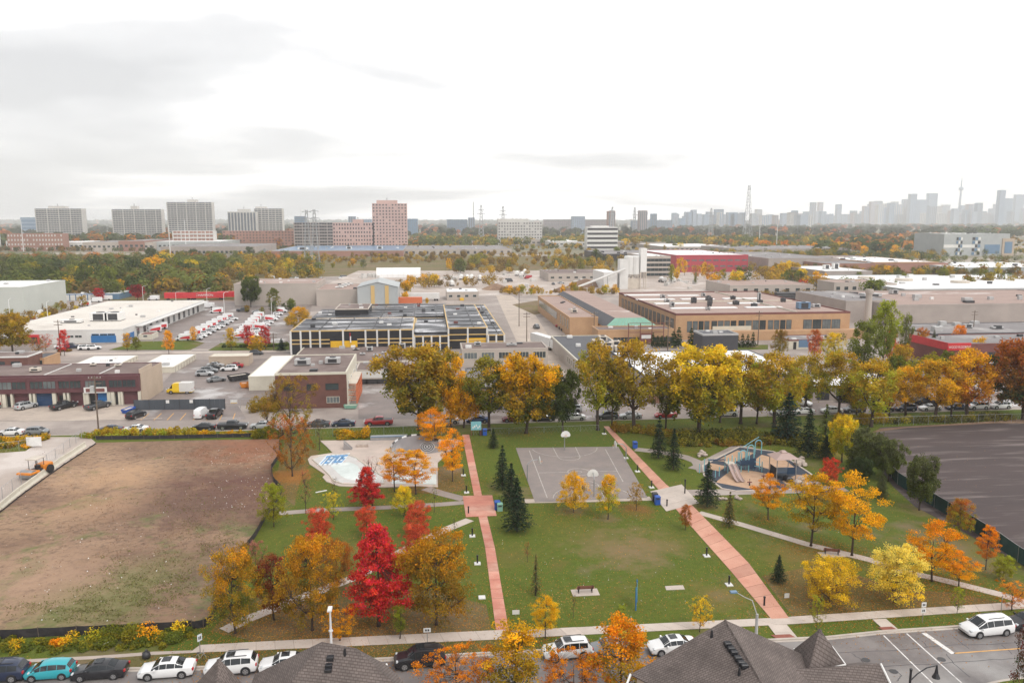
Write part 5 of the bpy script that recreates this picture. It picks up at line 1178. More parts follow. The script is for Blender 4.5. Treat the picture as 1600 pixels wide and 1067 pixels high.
def pole(px,py,top,r,m,label,name='pole',cat='pole',group=None,arm=None,cross=False):
    g=G(px,py);H=ZA(g.x,g.y,top);t=thing(name,label,cat,g,0,group);MB().tube([(0,0,0),(0,0,H)],[r,r*.65],m,7).build('shaft',t)
    if cross:
        for z in(H-.6,H-1.6): MB().box(-1.2,1.2,-.08,.08,z,z+.14,m).build('crossarm',t)
        for x in(-1.1,-.5,.5,1.1): MB().tube([(x,0,H-.45),(x,0,H-.2)],.07,M['lightgrey'],5).build('insulator',t)
    if arm: 
        MB().tube([(0,0,H-.3),(arm*.6,0,H+.4),(arm,0,H+.45)],[.08,.06,.05],m,5).build('arm',t);MB().bbox(arm-.1,arm+.7,-.16,.16,H+.34,H+.52,.04,M['lightgrey']).build('lamp_head',t)
    return t
pole(154,671,587,.17,M['wood'],'brown wooden utility pole in front of the plum building','utility_pole','utility pole',cross=True)
o=MB();o.bbox(-.9,-.2,-.3,.3,0,1.2,.1,M['lightgrey']);g=G(154,671);tag(o.build('transformer',None,(g.x,g.y-.05,ZA(g.x,g.y,612))),'grey transformer can on the wooden utility pole','transformer')
for px,py,tp,l in((811,510,455,'beside the cross street near the dark car'),(823,535,488,'at the corner of the cross street'),(1184,540,486,'before the brick plant'),(1043,548,500,'between the cedars and brick factory'),(928,528,487,'in front of the narrow brick wing'),(1520,525,485,'behind the maroon shop'),(95,556,500,'in front of the mail depot'),(428,548,520,'by the depot grass'),(638,540,505,'before the black factory')):
    pole(px,py,tp,.18,M['wood'],'wooden utility pole '+l,'utility_pole','utility pole','utility poles',cross=True)
for px,py,tp,l in((2,392,328,'at the left edge'),(37,393,343,'left of the leftmost slab'),(267,410,352,'below the tallest slab'),(291,393,344,'right below the tallest slab'),(1186,385,337,'right of the tall mast'),(1213,390,350,'left of the orange trees')):
    pole(px,py,tp,.5,M['whitepole'],'tall white monopole '+l,'monopole','pole','white monopoles')
for px,py,tp,l in((224,473,448,'behind the mail depot roof, left one'),(275,470,457,'behind the mail depot roof, right one'),(76,512,472,'left of the mail depot'),(18,520,468,'near the pale warehouse'),(425,500,465,'in the van lot'),(352,510,458,'at the rear of the van lot'),(324,480,452,'beside the red trailers')):
    pole(px,py,tp,.12,M['whitepole'],'slim lot light pole '+l,'lot_light','light pole','lot lights',arm=1.2)
for px,py,tp,l,a in((740,358,315,'thin tall stack above the horizon beside the blue grey block',0),(470,350,317,'thin tall stack left of the twin pylons',0)):
    g=G(px,py);H=ZA(g.x,g.y,tp);o=MB();o.tube([(0,0,0),(0,0,H)],[3.2,2.2],M['lightgrey'],8);tag(o.build('stack',None,g),l,'chimney')
# wires between two poles along the industrial street

# clutter of the gravel yard and roofs
rc=random.Random(17)
blk_=mesh_only(MB().bbox(-1.8,1.8,-.8,.8,0,1.5,.08,M['offwhite']),'block')
for i in range(60):
    px,py=rc.choice([(rc.uniform(660,800),rc.uniform(430,438)),(rc.uniform(770,960),rc.uniform(428,450)),(rc.uniform(1040,1090),rc.uniform(440,452)),(rc.uniform(560,600),rc.uniform(430,436))]);g=G(px,py,.04)
    o=inst(blk_,'block_stack',None,g,rc.uniform(0,3),(rc.uniform(.6,1.6),rc.uniform(.7,1.5),rc.uniform(.5,1.6)));tag(o,'pale stack of blocks or container in the gravel yard','block stack','stacks in the gravel yard')
for i,(px,py,r_,m_,l) in enumerate(((775,452,9,'dirt','brown earth heap'),(915,447,12,'dirt','long reddish earth heap beside the conveyor'),(700,432,7,'gravel','pale gravel heap'),(835,437,6,'gravel','small pale gravel heap'),(1060,447,8,'gravel','gravel heap behind the brick plant'),(880,456,8,'dirt','low brown heap'),(540,437,6,'gravel','gravel heap behind the beige hall'))):
    g=G(px,py,.03);mb=MB();n_=14
    rr_=[rc.uniform(.8,1.15) for _ in range(n_)]
    mb.tube([(0,0,0),(0,0,.05),(0,0,r_*.28),(0,0,r_*.38)],[r_,r_*.98,r_*.4,r_*.08],M[m_],n_);o=mb.build('material_heap',None,g,True);tag(o,l+(' in the yard' if 'beside' not in l and 'behind' not in l else ''),'heap')
for o in [o for o in list(bpy.data.objects) if o.parent is None and o.name.startswith('black_factory') and o.type=='EMPTY']:
    rf=[c for c in o.children if c.name.startswith('roof')][0]; v=[p.co for p in rf.data.vertices]; xa,xb=min(p.x for p in v),max(p.x for p in v);ya,yb=min(p.y for p in v),max(p.y for p in v);z=max(p.z for p in v)
    n=max(1,int((xb-xa)/9))
    for k in range(1,n+1):
        x=xa+(xb-xa)*k/(n+.5); MB().box(-.12,.12,ya+.5,yb-.5,z,z+.22,M['dark']).build('roof_seam',o,(x,0,0))
    for k in range(max(1,int((yb-ya)/9))):
        MB().box(xa+.5,xb-.5,-.1,.1,z,z+.16,M['dark']).build('roof_seam',o,(0,ya+(yb-ya)*(k+.6)/max(1,int((yb-ya)/9)),0))
    for k in range(2+int((xb-xa)*(yb-ya)/260)):
        x=rc.uniform(xa+1,xb-1);y=rc.uniform(ya+1,yb-1);MB().bbox(-.7,.7,-.5,.5,0,rc.uniform(.4,.9),.05,M[rc.choice(['lightgrey','dark','white','maroon'])]).build('roof_vent',o,(x,y,z))
for o in [o for o in list(bpy.data.objects) if o.parent is None and o.type=='EMPTY' and o.get('category')=='building' and not o.name.startswith(('black_factory','brick_plant','distant','fabric','gabled','brick_factory_hall'))]:
    rf=[c for c in o.children if c.name.startswith('roof')]
    if not rf: continue
    v=[p.co for p in rf[0].data.vertices]; xa,xb=min(p.x for p in v),max(p.x for p in v);ya,yb=min(p.y for p in v),max(p.y for p in v);z=max(p.z for p in v)
    if (xb-xa)<8 or (yb-ya)<6: continue
    sm=1+ (xb-xa>60)
    for k in range(min(16,3+int((xb-xa)*(yb-ya)/420))):
        x=rc.uniform(xa+1,xb-1);y=rc.uniform(ya+1,yb-1);a_=rc.uniform(.3,.9)*sm;MB().bbox(-a_,a_,-a_*.7,a_*.7,0,rc.uniform(.35,.9)*sm,.05,M[rc.choice(['lightgrey','dark','white','lightgrey'])]).build('roof_vent',o,(x,y,z))
# ------------------------------------------------------------ vehicles (front towards +X)
CARS = {
 'sedan': dict(L=4.75,W=.91,st=[(-2.37,.42,.66,.72,.66,.55),(-2.28,.24,.88,.93,.80,.68),(-1.95,.2,.95,1.03,.88,.70),(-1.55,.19,.97,1.07,.90,.66),(-.85,.19,.98,1.40,.91,.60),(-.15,.19,.97,1.46,.91,.62),(.45,.19,.95,1.41,.91,.61),(1.15,.2,.92,.99,.90,.68),(1.95,.22,.80,.84,.86,.70),(2.28,.26,.64,.68,.78,.62),(2.38,.40,.55,.58,.62,.5)],side=[(3,4),(4,5),(5,6),(6,7)],fr=(6,7),bk=(3,4),ax=(-1.42,1.42),wr=.33),
 'suv': dict(L=4.7,W=.94,st=[(-2.33,.45,.85,.9,.78,.6),(-2.25,.28,1.05,1.12,.88,.70),(-1.85,.24,1.08,1.60,.92,.66),(-1.0,.23,1.06,1.70,.93,.68),(-.1,.23,1.03,1.72,.94,.68),(.45,.23,1.02,1.66,.94,.67),(1.15,.24,1.0,1.09,.92,.72),(1.95,.26,.90,.95,.88,.74),(2.27,.32,.72,.78,.80,.66),(2.36,.45,.6,.64,.66,.55)],side=[(2,3),(3,4),(4,5),(5,6)],fr=(5,6),bk=(1,2),ax=(-1.38,1.42),wr=.38),
 'hatch': dict(L=4.1,W=.86,st=[(-2.03,.42,.75,.8,.72,.55),(-1.98,.24,.95,1.0,.82,.66),(-1.68,.2,1.0,1.42,.85,.60),(-.9,.2,.98,1.52,.86,.61),(-.1,.2,.96,1.54,.86,.62),(.5,.2,.93,1.46,.86,.60),(1.35,.2,.90,.96,.85,.66),(1.85,.24,.74,.78,.79,.62),(2.04,.40,.58,.62,.64,.5)],side=[(2,3),(3,4),(4,5),(5,6)],fr=(5,6),bk=(1,2),ax=(-1.28,1.25),wr=.31),
 'minivan': dict(L=5.1,W=.99,st=[(-2.54,.45,.9,.95,.82,.62),(-2.48,.26,1.08,1.15,.94,.72),(-2.2,.22,1.1,1.66,.97,.70),(-1.2,.21,1.06,1.74,.98,.72),(-.1,.21,1.03,1.76,.99,.72),(.6,.21,1.0,1.68,.99,.70),(1.6,.21,.96,1.06,.96,.76),(2.2,.24,.82,.88,.90,.70),(2.46,.3,.66,.7,.80,.62),(2.55,.42,.56,.6,.66,.5)],side=[(2,3),(3,4),(4,5),(5,6)],fr=(5,6),bk=(1,2),ax=(-1.5,1.5),wr=.35),
 'van': dict(L=5.9,W=1.0,st=[(-2.95,.4,1.2,2.45,.96,.84),(-2.9,.3,1.25,2.52,1.0,.88),(-1.0,.28,1.25,2.58,1.0,.88),(.9,.28,1.25,2.56,1.0,.86),(1.5,.28,1.22,2.40,1.0,.80),(2.25,.28,1.18,1.26,.98,.80),(2.8,.32,.95,1.0,.92,.75),(2.96,.42,.6,.66,.8,.6)],side=[(4,5)],fr=(4,5),bk=None,ax=(-1.85,1.85),wr=.37),
 'pickup': dict(L=5.7,W=1.0,st=[(-2.85,.5,1.1,1.14,.95,.90),(-2.8,.4,1.2,1.24,.98,.92),(-1.0,.36,1.2,1.24,.99,.92),(-.95,.36,1.2,1.80,.99,.70),(-.1,.36,1.18,1.88,1.0,.72),(.55,.36,1.16,1.82,1.0,.71),(1.25,.36,1.14,1.24,.98,.8),(2.3,.38,1.08,1.14,.94,.8),(2.75,.42,.9,.95,.88,.75),(2.86,.5,.7,.75,.8,.6)],side=[(3,4),(4,5),(5,6)],fr=(5,6),bk=(2,3),ax=(-1.75,1.75),wr=.42),
}
def car_parts(kind, stripe=None):
    k=CARS[kind];st=k['st'];body=MB();glass=MB();n=len(st)
    def sec(s):
        x,zb,zl,zt,wb,wt=s
        half=[(0,zb),(wb*.9,zb),(wb*.99,zb+.14),(wb,zb+(zl-zb)*.55),(wb*.965,zl),(wt,zt-.045*(zt>zl+.1)-.005),(wt*.72,zt+.005),(0,zt+.02)]
        return [(x,y,z) for y,z in half]+[(x,-y,z) for y,z in half[-2:0:-1]]
    rings=[sec(s) for s in st];m=len(rings[0]);vs=[v for r in rings for v in r]
    fs=[(i*m+j,i*m+(j+1)%m,(i+1)*m+(j+1)%m,(i+1)*m+j) for i in range(n-1) for j in range(m)]+[tuple(range(m))[::-1],tuple((n-1)*m+j for j in range(m))]
    body.add(vs,fs,M['paint'])
    body.box(-k['L']/2+.1,k['L']/2-.1,-k['W']*.86,k['W']*.86,st[3][1]-.04,st[3][1]+.05,M['black'])
    if kind=='pickup': body.box(-2.7,-1.05,-.78,.78,1.18,1.262,M['black'])
    body.box(k['L']/2-.14,k['L']/2-.01,-.42,.42,.42,.56,M['black'])
    def g4(a,b,c,d,off,ins=(.07,.07)):
        a,b,c,d=[Vector(q) for q in(a,b,c,d)];nn=(b-a).cross(d-a)
        if nn.length<1e-5: nn=(c-a).cross(d-a)
        nn.normalize();u,v=ins
        def P(s,t): return a*(1-s)*(1-t)+b*s*(1-t)+c*s*t+d*(1-s)*t
        q=[P(u,v),P(1-u,v),P(1-u,1-v),P(u,1-v)];ctr=sum(q,Vector())/4
        return q,nn
    def addg(q,nn,outdir,m=None):
        if nn.dot(outdir)<0: nn=-nn
        glass.add([p+nn*.014 for p in q],[(0,1,2,3)],m or M['carglass'])
    ib=4;it=5
    for a,b in k['side']:
        for sgn in(1,-1):
            j1,j2=(ib,it) if sgn>0 else (m-ib,m-it)
            q,nn=g4(rings[a][j1],rings[b][j1],rings[b][j2],rings[a][j2],0,(.03,.10));addg(q,nn,Vector((0,sgn,0)))
    def span(a,b,o):
        p=[rings[a][it],rings[b][it],rings[b][m-it],rings[a][m-it]]
        for (j,j2) in ((it,it+1),(it+1,it+2)):
            for s in(1,-1):
                q1=j if s>0 else (m-j)%m;q2=j2 if s>0 else (m-j2)%m
                q,nn=g4(rings[a][q1],rings[b][q1],rings[b][q2],rings[a][q2],0,(.09,.0 if j>it else .12) if 1 else 0);
                addg(q,nn,o)
    span(k['fr'][0],k['fr'][1],Vector((1,0,.5)))
    if k['bk']: span(k['bk'][0],k['bk'][1],Vector((-1,0,.5)))
    if kind in('suv','sedan'):
        x0,x1=(-.4,.35);z=st[4 if kind=='suv' else 5][3]+.03;glass.box(x0,x1,-.4,.4,z-.02,z+.004,M['carglass'])
    if kind in('minivan','suv'):
        for y in(-.55,.55): body.box(-1.5,.3,y-.02,y+.02,st[4][3]+.0,st[4][3]+.06,M['dark'])
    for s in(-1,1):
        xm=st[k['fr'][1]][0]-.35;body.bbox(xm-.08,xm+.08,s*(k['W']+.1)-.1,s*(k['W']+.1)+.1,.95+(.25 if kind in('van','pickup') else 0),1.1+(.25 if kind in('van','pickup') else 0),.03,M['paint'])
        for x in k['ax']: body.tube([(x,s*k['W']*.90,k['wr']+.02),(x,s*(k['W']+.012),k['wr']+.02)],k['wr']+.07,M['black'],14)
    def wheel():
        t=MB();t.tube([(0,-.1,0),(0,.1,0)],k['wr'],M['tyre'],16);return t
    W_=MB();W_.tube([(0,-.1,0),(0,.115,0)],k['wr'],M['tyre'],16);rim=MB();rim.tube([(0,.11,0),(0,.128,0)],k['wr']*.66,M['rim'],12)
    for i in range(5):
        a=i*1.257;rim.add([(k['wr']*.2*math.cos(a),.131,k['wr']*.2*math.sin(a)),(k['wr']*.55*math.cos(a+.3),.131,k['wr']*.55*math.sin(a+.3)),(k['wr']*.55*math.cos(a+.75),.131,k['wr']*.55*math.sin(a+.75))],[(0,1,2),(2,1,0)],M['dark'])
    hx=st[-3][0] if kind not in('van','pickup') else st[-2][0];hl=MB();hl.bbox(-.02,.22,-.15,.15,-.07,.08,.03,M['lampclear']);tl=MB();tl.bbox(-.12,.03,-.12,.13,-.1,.12,.03,M['lampred'])
    d=dict(body=mesh_only(body,'body',True),windows=mesh_only(glass,'windows'),wheel=mesh_only(W_,'wheel'),rim=mesh_only(rim,'rim'),head=mesh_only(hl,'headlight'),tail=mesh_only(tl,'taillight'),k=k,hx=hx)
    for key in('body',):
        me=d[key];sm=[True]*len(me.polygons);me.polygons.foreach_set('use_smooth',sm)
        try: me.set_sharp_from_angle(angle=R(38))
        except Exception: pass
    if stripe:
        s=MB()
        for sg in(-1,1):
            s.add([(-2.6,sg*1.02,.75),(1.3,sg*1.02,.75),(.6,sg*1.02,1.35),(-.4,sg*.995,1.6),(-2.6,sg*.97,1.95)],[(0,1,2,3,4),(4,3,2,1,0)],M[stripe])
        s.box(-2.7,-.4,-.5,.5,2.60,2.612,M['whitewall']);d['stripe']=mesh_only(s,'stripe')
    return d
CP={k:car_parts(k) for k in CARS};CP['postvan']=car_parts('van','red')
PAINT=dict(white=(.80,.80,.80),black=(.016,.016,.02),darkgrey=(.06,.065,.075),grey=(.20,.21,.22),silver=(.42,.43,.44),red=(.40,.02,.03),blue=(.02,.06,.22),navy=(.015,.025,.06),teal=(.03,.36,.42),yellow=(.82,.55,.02),maroon=(.16,.015,.03),darkblue=(.02,.035,.07))
NM=dict(sedan=('parked_sedan','car'),suv=('parked_suv','car'),hatch=('parked_hatchback','car'),minivan=('parked_minivan','car'),van=('parked_van','van'),pickup=('parked_pickup','pickup truck'),postvan=('postal_van','van'))
def car(kind,px,py,face,paint,label,group=None,full=True,x=None,y=None,z=0.03,sc_=1.0):
    g=G(px,py,z) if x is None else Vector((x,y,z)); d=CP[kind];k=d['k'];nm,ct=NM[kind]
    t=thing(nm,label,ct,g,R(face),group); t.scale=(sc_,)*3
    b=inst(d['body'],'body',t);b.color=(*PAINT[paint],1);inst(d['windows'],'windows',t)
    if 'stripe' in d: inst(d['stripe'],'stripe',t)
    for x_ in k['ax']:
        for s in(1,-1):
            w=inst(d['wheel'],'wheel',t,(x_,s*(k['W']-.10),k['wr']),0 if s>0 else math.pi)
            if full: inst(d['rim'],'rim',w)
    if full:
        for s in(1,-1):
            inst(d['head'],'headlight',t,(d['hx'],s*k['st'][-3][4]*.78,k['st'][-3][2]*.93));inst(d['tail'],'taillight',t,(k['st'][1][0],s*k['st'][1][4]*.82,k['st'][1][2]*.86))
    return t
g1='cars parked along the near street'
A=180+ -3.0
def kz(px): # heading follows the kerb
    w=G(px-40,1050);v=G(px+40,1050);return 180
car('suv',0,1060,182,'navy','dark navy SUV cut off at the bottom left corner',g1)
car('hatch',79,1056,182,'teal','bright teal hatchback parked behind the navy SUV',g1)
car('sedan',157,1055,182,'black','black sedan parked between the teal hatchback and a white sedan',g1)
car('sedan',262,1053,182,'white','white sedan with sunroof parked behind the black sedan',g1,sc_=1.03)
car('suv',362,1048,183,'white','white SUV with dark wheels half behind the small pyramid roof',g1)
car('sedan',447,1044,183,'white','white sedan mostly hidden behind the big left roof',g1)
car('suv',656,1037,184,'black','shiny black SUV parked right of the big left roof',g1,sc_=1.02)
car('suv',886,1024,184,'white','white SUV with open sunroof behind the rusty tree',g1)
car('sedan',955,1020,184,'grey','grey sedan mostly hidden behind the oval orange tree',g1)
car('sedan',1050,1016,184,'white','white coupe between the orange tree and the right roof',g1)
car('minivan',1540,988,184,'white','white minivan beside the crossing',g1)
car('sedan',1607,978,184,'black','dark car behind the white minivan at the right edge',g1)
g2='cars parked along the industrial street'
yc=G(60,681).y+1.25
row=[(18,'sedan','white','at the left edge'),(59,'hatch','grey','by the construction entrance'),(172,'sedan','navy','right of the wooden utility pole'),(212,'sedan','white','above the yellow hedge'),(318,'sedan','black','left of the long dark pickup'),(364,'pickup','black','above the hedge'),(410,'sedan','silver','left of the rusty tree'),
 (497,'sedan','darkgrey','behind the bare tree'),(537,'sedan','darkblue','left of the red pickup'),(592,'pickup','red','behind the skate park'),(700,'sedan','white','behind the golden tree'),(746,'sedan','blue','beside the park notice board'),(802,'sedan','maroon','behind the orange and green tree'),(849,'sedan','black','left of the white sedan'),(897,'sedan','white','left of the twin trunks'),
 (948,'suv','darkgrey','behind the right red path'),(985,'sedan','silver','right of the right red path'),(1040,'sedan','red','behind the dark spruces'),(1135,'suv','white','left of the shrubs'),(1220,'sedan','white','behind the tall dark spruce'),(1255,'sedan','white','right of the tall dark spruce'),(1299,'sedan','white','above the yellow tree'),
 (1334,'suv','darkgrey','above the yellow hedge, left of two dark cars'),(1378,'sedan','black','middle of three dark cars'),(1414,'suv','navy','rightmost of three dark cars'),(1453,'sedan','white','between dark cars'),(1494,'sedan','darkblue','left of two white SUVs'),(1527,'suv','white','left of the last white SUV'),(1562,'suv','white','last one before the dark maple')]
for px,k,p,l in row:
    car(k,0,0,180 if px>400 else (0 if px in(59,364) else 180),p,'%s %s %s'%({'darkgrey':'dark grey','darkblue':'dark blue'}.get(p,p),{'hatch':'hatchback','suv':'SUV'}.get(k,k),'on the industrial street '+l),g2,x=XA(px,yc),y=yc,z=.05,sc_=1.0)
g3='cars in front of the workshops'
for px,py,f,k,p,l in ((41,638,60,'suv','silver','silver SUV backing to the plum building'),(100,638,60,'pickup','black','black pickup before the blue workshop door'),(153,638,60,'pickup','darkgrey','dark pickup behind the wooden utility pole'),(0,635,85,'suv','red','red SUV cut off at the left edge before the workshops'),(213,652,70,'suv','black','black SUV at the left end of the orange stalls'),(315,651,85,'van','white','small white van in the orange stalls'),(336,651,85,'pickup','black','black pickup beside the small white van'),
   (201,645,85,'suv','blue','blue waste compactor like car beside the workshop corner') if 0 else (1163,632,60,'suv','white','white SUV with a rusty tree in front')):
    car(k,px,py,f,p,l,g3,z=.06,sc_=.8 if p=='white' and k=='van' else 1)
car('van',282,614,178,'yellow','yellow and white cargo van in the wet yard',None,z=.06,sc_=1.02)
t=bpy.data.objects['body.%03d'%0] if 0 else None
vt=[o for o in bpy.data.objects if o.get('label')=='yellow and white cargo van in the wet yard'][0]
mb=MB();mb.box(-2.98,-.1,-1.02,1.02,.5,2.62,M['whitewall']);mb.build('white_box_body',vt)
g4='cars in the fenced yard'
for px,py,f,k,p,l in ((320,587,3,'suv','silver','silver SUV at the front of the left row'),(327,582,3,'suv','grey','grey SUV second in the left row'),(333,577,3,'sedan','black','black car third in the left row'),(337,573,3,'sedan','silver','silver car fourth in the left row'),(343,568,3,'sedan','white','white car at the back of the left row'),
   (358,579,183,'suv','white','white SUV at the front of the right row'),(367,574,183,'sedan','red','red car second in the right row'),(373,569,183,'sedan','white','white car third in the right row'),(362,565,183,'sedan','red','red car at the back of the right row'),(338,596,30,'sedan','grey','grey car with open boot alone in the yard')):
    car(k,px,py,f,p,l+' of the wet yard' if 'yard' not in l else l,g4,z=.06,full=False)
def lerp2(a,b,t): return a[0]+(b[0]-a[0])*t,a[1]+(b[1]-a[1])*t
n=0;OR='first second third fourth fifth sixth seventh eighth ninth tenth eleventh twelfth thirteenth'.split()
for nm,a,b,N_,fac,fam,full in (('inner left',(287,532),(354,498),9,178,'postvan',0),('inner right',(307,531),(364,500),9,0,'mix',0),('outer left',(372,528),(402,496),8,178,'postvan',0),('outer right',(393,527),(440,488),10,0,'mixp',0)):
    for i in range(N_):
        p=lerp2(a,b,i/(N_-1)); k='postvan' if fam=='postvan' or (fam=='mixp' and i%3==0) else ('sedan' if i%2 else 'suv'); pt='white' if k=='postvan' or i%3 else ['silver','darkgrey','white'][i%3]
        car(k,p[0],p[1],fac,pt,'%s, %s from front in the %s row of the depot lot'%('postal van' if k=='postvan' else pt+' car',OR[i],nm),'vehicles in the depot lot',z=.06,full=False,sc_=.92)
for px,py,f,k,p,l in ((239,519,200,'postvan','white','postal van parked at the depot docks, nearer one'),(249,514,200,'postvan','white','postal van parked at the depot docks, farther one'),(338,489,178,'postvan','white','lone postal van at the back of the depot lot'),(325,481,178,'van','white','plain white van behind the depot'),(308,484,0,'sedan','grey','grey car behind the depot corner'),(380,487,0,'pickup','darkgrey','dark pickup at the back of the depot lot'),(402,489,0,'sedan','silver','silver car at the back of the depot lot'),
   (134,546,20,'suv','white','white SUV left of the pair in front of the depot'),(146,546,20,'suv','white','white SUV right of the pair in front of the depot'),(113,544,20,'suv','navy','navy SUV in front of the depot'),(97,544,20,'sedan','white','white car in front of the depot door'),(401,554,0,'hatch','darkgrey','dark hatchback on the back street'),
   (23,512,178,'postvan','white','postal van left of the depot, nearest'),(33,507,178,'van','white','white van left of the depot'),(48,501,178,'postvan','white','postal van left of the depot, second'),(66,493,178,'van','white','white van left of the depot roof'),(132,478,178,'postvan','white','postal van behind the depot roof'),(150,472,178,'van','white','white van behind the depot roof left'),(166,469,178,'van','white','white van behind the depot roof right'),(240,469,178,'van','white','white van by the red trailers'),
   (838,513,95,'suv','darkgrey','dark SUV driving up the cross street'),(873,501,0,'hatch','silver','small silver car by the narrow brick wing'),(877,511,0,'sedan','red','red car beside the narrow brick wing'),(882,514,0,'sedan','darkblue','dark blue car beside the narrow brick wing'),(886,517,0,'sedan','black','black car beside the narrow brick wing'),
   (878,532,0,'suv','silver','silver SUV behind two white ones by the truck'),(883,536,0,'sedan','white','white sedan right of the semi truck'),(888,541,0,'suv','white','white SUV right of the semi truck'),(898,558,80,'suv','navy','dark SUV against the beige shop wall'),
   (893,643,170,'suv','silver','silver SUV behind the green tree'),(1252,633,-50,'suv','white','white SUV parked askew behind the thin trees'),(1326,629,-30,'sedan','black','black sedan beside the blue bin'),(1361,629,-35,'sedan','white','white coupe right of the blue bin'),(1444,631,180,'pickup','black','black pickup across the street'),(1487,630,180,'sedan','red','red car behind the honey coloured tree'),(1521,629,180,'suv','silver','silver SUV behind the honey coloured tree'),(1305,618,-20,'sedan','white','white car above the blue bin'),
   (1537,568,0,'suv','white','white SUV below the maroon shop, left'),(1546,571,0,'suv','white','white SUV below the maroon shop, right'),(1560,571,0,'sedan','black','black car below the maroon shop'),(1562,584,30,'sedan','maroon','maroon car near the dark maple'),(1412,567,-30,'sedan','navy','navy car behind the poplar'),(1424,571,-30,'sedan','black','black car second behind the poplar'),(1434,574,-30,'sedan','grey','grey car third behind the poplar')):
    car(k,px,py,f,p,l,None,z=.07,full=False)
# semi truck
g=G(866,548,.08);t=thing('semi_truck','white semi truck with long white trailer on the cross street','truck',g,R(-72))
mb=MB();mb.bbox(-15,-1.2,-1.3,1.3,1.2,4.0,.05,M['white']);mb.build('trailer_box',t);mb=MB();mb.bbox(-.6,1.6,-1.2,1.2,1.0,3.6,.3,M['white']);mb.bbox(1.6,3.2,-1.0,1.0,.9,2.0,.2,M['white']);mb.build('cab',t)
MB().add([(1.62,-1.0,2.2),(1.62,1.0,2.2),(1.55,.95,3.0),(1.55,-.95,3.0)],[(0,1,2,3)],M['carglass']).build('windscreen',t);MB().box(3.2,3.24,-.6,.6,.8,1.7,M['dark']).build('grille',t)
for x in(-13.5,-12.2,-2,-.8,2.4):
    for s in(-1,1): MB().tube([(x,s*1.15-.15,.5),(x,s*1.15+.15,.5)],.5,M['tyre'],12).build('wheel',t)
# far tiny vehicles in the gravel yard
rs2=random.Random(3)
mx_m=MB();mx_m.tube([(-3.6,0,2.0),(-2.6,0,2.3),(-.8,0,2.6),(.8,0,2.3)],[.5,1.25,1.3,.6],M['white'],10);drum=mesh_only(mx_m,'drum',True);ch=mesh_only(MB().box(-4,3.6,-1.1,1.1,.7,1.1,M['dark']),'chassis');cab=mesh_only(MB().bbox(1.4,3.6,-1.2,1.2,1.0,3.1,.2,M['white']),'cab')
for i,(px,py,w) in enumerate(((721,437,'leftmost of three'),(730,437,'middle of three'),(737,437,'rightmost of three'),(750,438,'alone right of three'),(706,447,'nearer the yellow trees'),(808,431,'by the pale buildings left'),(815,433,'by the pale buildings right'),(1035,441,'behind the brick plant left'),(1052,441,'behind the brick plant right'),(820,428,'at the back of the yard'))):
    g=G(px,py,.05);t=thing('mixer_truck','white concrete mixer truck in the gravel yard, '+w,'mixer truck',g,rs2.uniform(-1.9,-1.2),'mixer trucks in the gravel yard');inst(drum,'drum',t);inst(ch,'chassis',t);inst(cab,'cab',t)
    for x in(-3,-1.8,2.6):
        for s in(-1,1): inst(CP['van']['wheel'],'wheel',t,(x,s,.45),0,(1.2,1,1.2))
for i in range(46):
    px,py=rs2.choice([(rs2.uniform(760,940),rs2.uniform(434,446)),(rs2.uniform(425,545),rs2.uniform(436,434+1)),(rs2.uniform(1200,1240),rs2.uniform(458,470)),(rs2.uniform(660,780),rs2.uniform(386,389))])
    p=rs2.choice(['white','white','silver','darkgrey','red'])
    me_k=rs2.choice(['sedan','suv','van'])
    o=car(me_k,px,py,rs2.choice([0,90,180,40]),p,'tiny distant %s %s in the %s'%(p,'van' if me_k=='van' else 'car','gravel yard' if 750<px<950 and py>430 else 'row behind the long warehouse' if px<600 else 'works yard on the right' if px>1000 else 'far car park'),'distant parked vehicles',full=False)
# orange dumpsters, blue bin, compactors
def skip(px,py,m,label,s=1,rz=0):
    g=G(px,py,.06);t=thing('waste_skip',label,'dumpster',g,rz);mb=MB()
    mb.add([(-2.4*s,-1.1*s,.1),(2.4*s,-1.1*s,.1),(2.4*s,1.1*s,.1),(-2.4*s,1.1*s,.1),(-3*s,-1.25*s,1.7*s),(3*s,-1.25*s,1.7*s),(3*s,1.25*s,1.7*s),(-3*s,1.25*s,1.7*s)],[(0,1,5,4),(1,2,6,5),(2,3,7,6),(3,0,4,7),(3,2,1,0)],M[m]);mb.build('hull',t)
    MB().box(-2.5*s,2.5*s,-1*s,1*s,1.2*s,1.45*s,M['rust']).build('load',t)
    for x in(-1.6,-.5,.6,1.7): MB().box(x*s-.06,x*s+.06,-1.3*s,-1.15*s,.3,1.6*s,M[m]).build('rib',t)
skip(404,606,'orange','orange waste skip filled with rubble, right one by the sheds',.9,.1);skip(389,605,'orange','smaller orange waste skip left of the other',.7,.1);skip(373,594,'dark','dark green waste skip in the wet yard',.9,.7)
skip(1331,622,'blue','large blue waste container behind the thin trees',1.2,.0);skip(201,644,'blueplastic','blue waste bin at the corner of the plum building',.55,1.3);skip(548,638,'green','small green waste bin with white lettering by the brown brick building',.5,0)
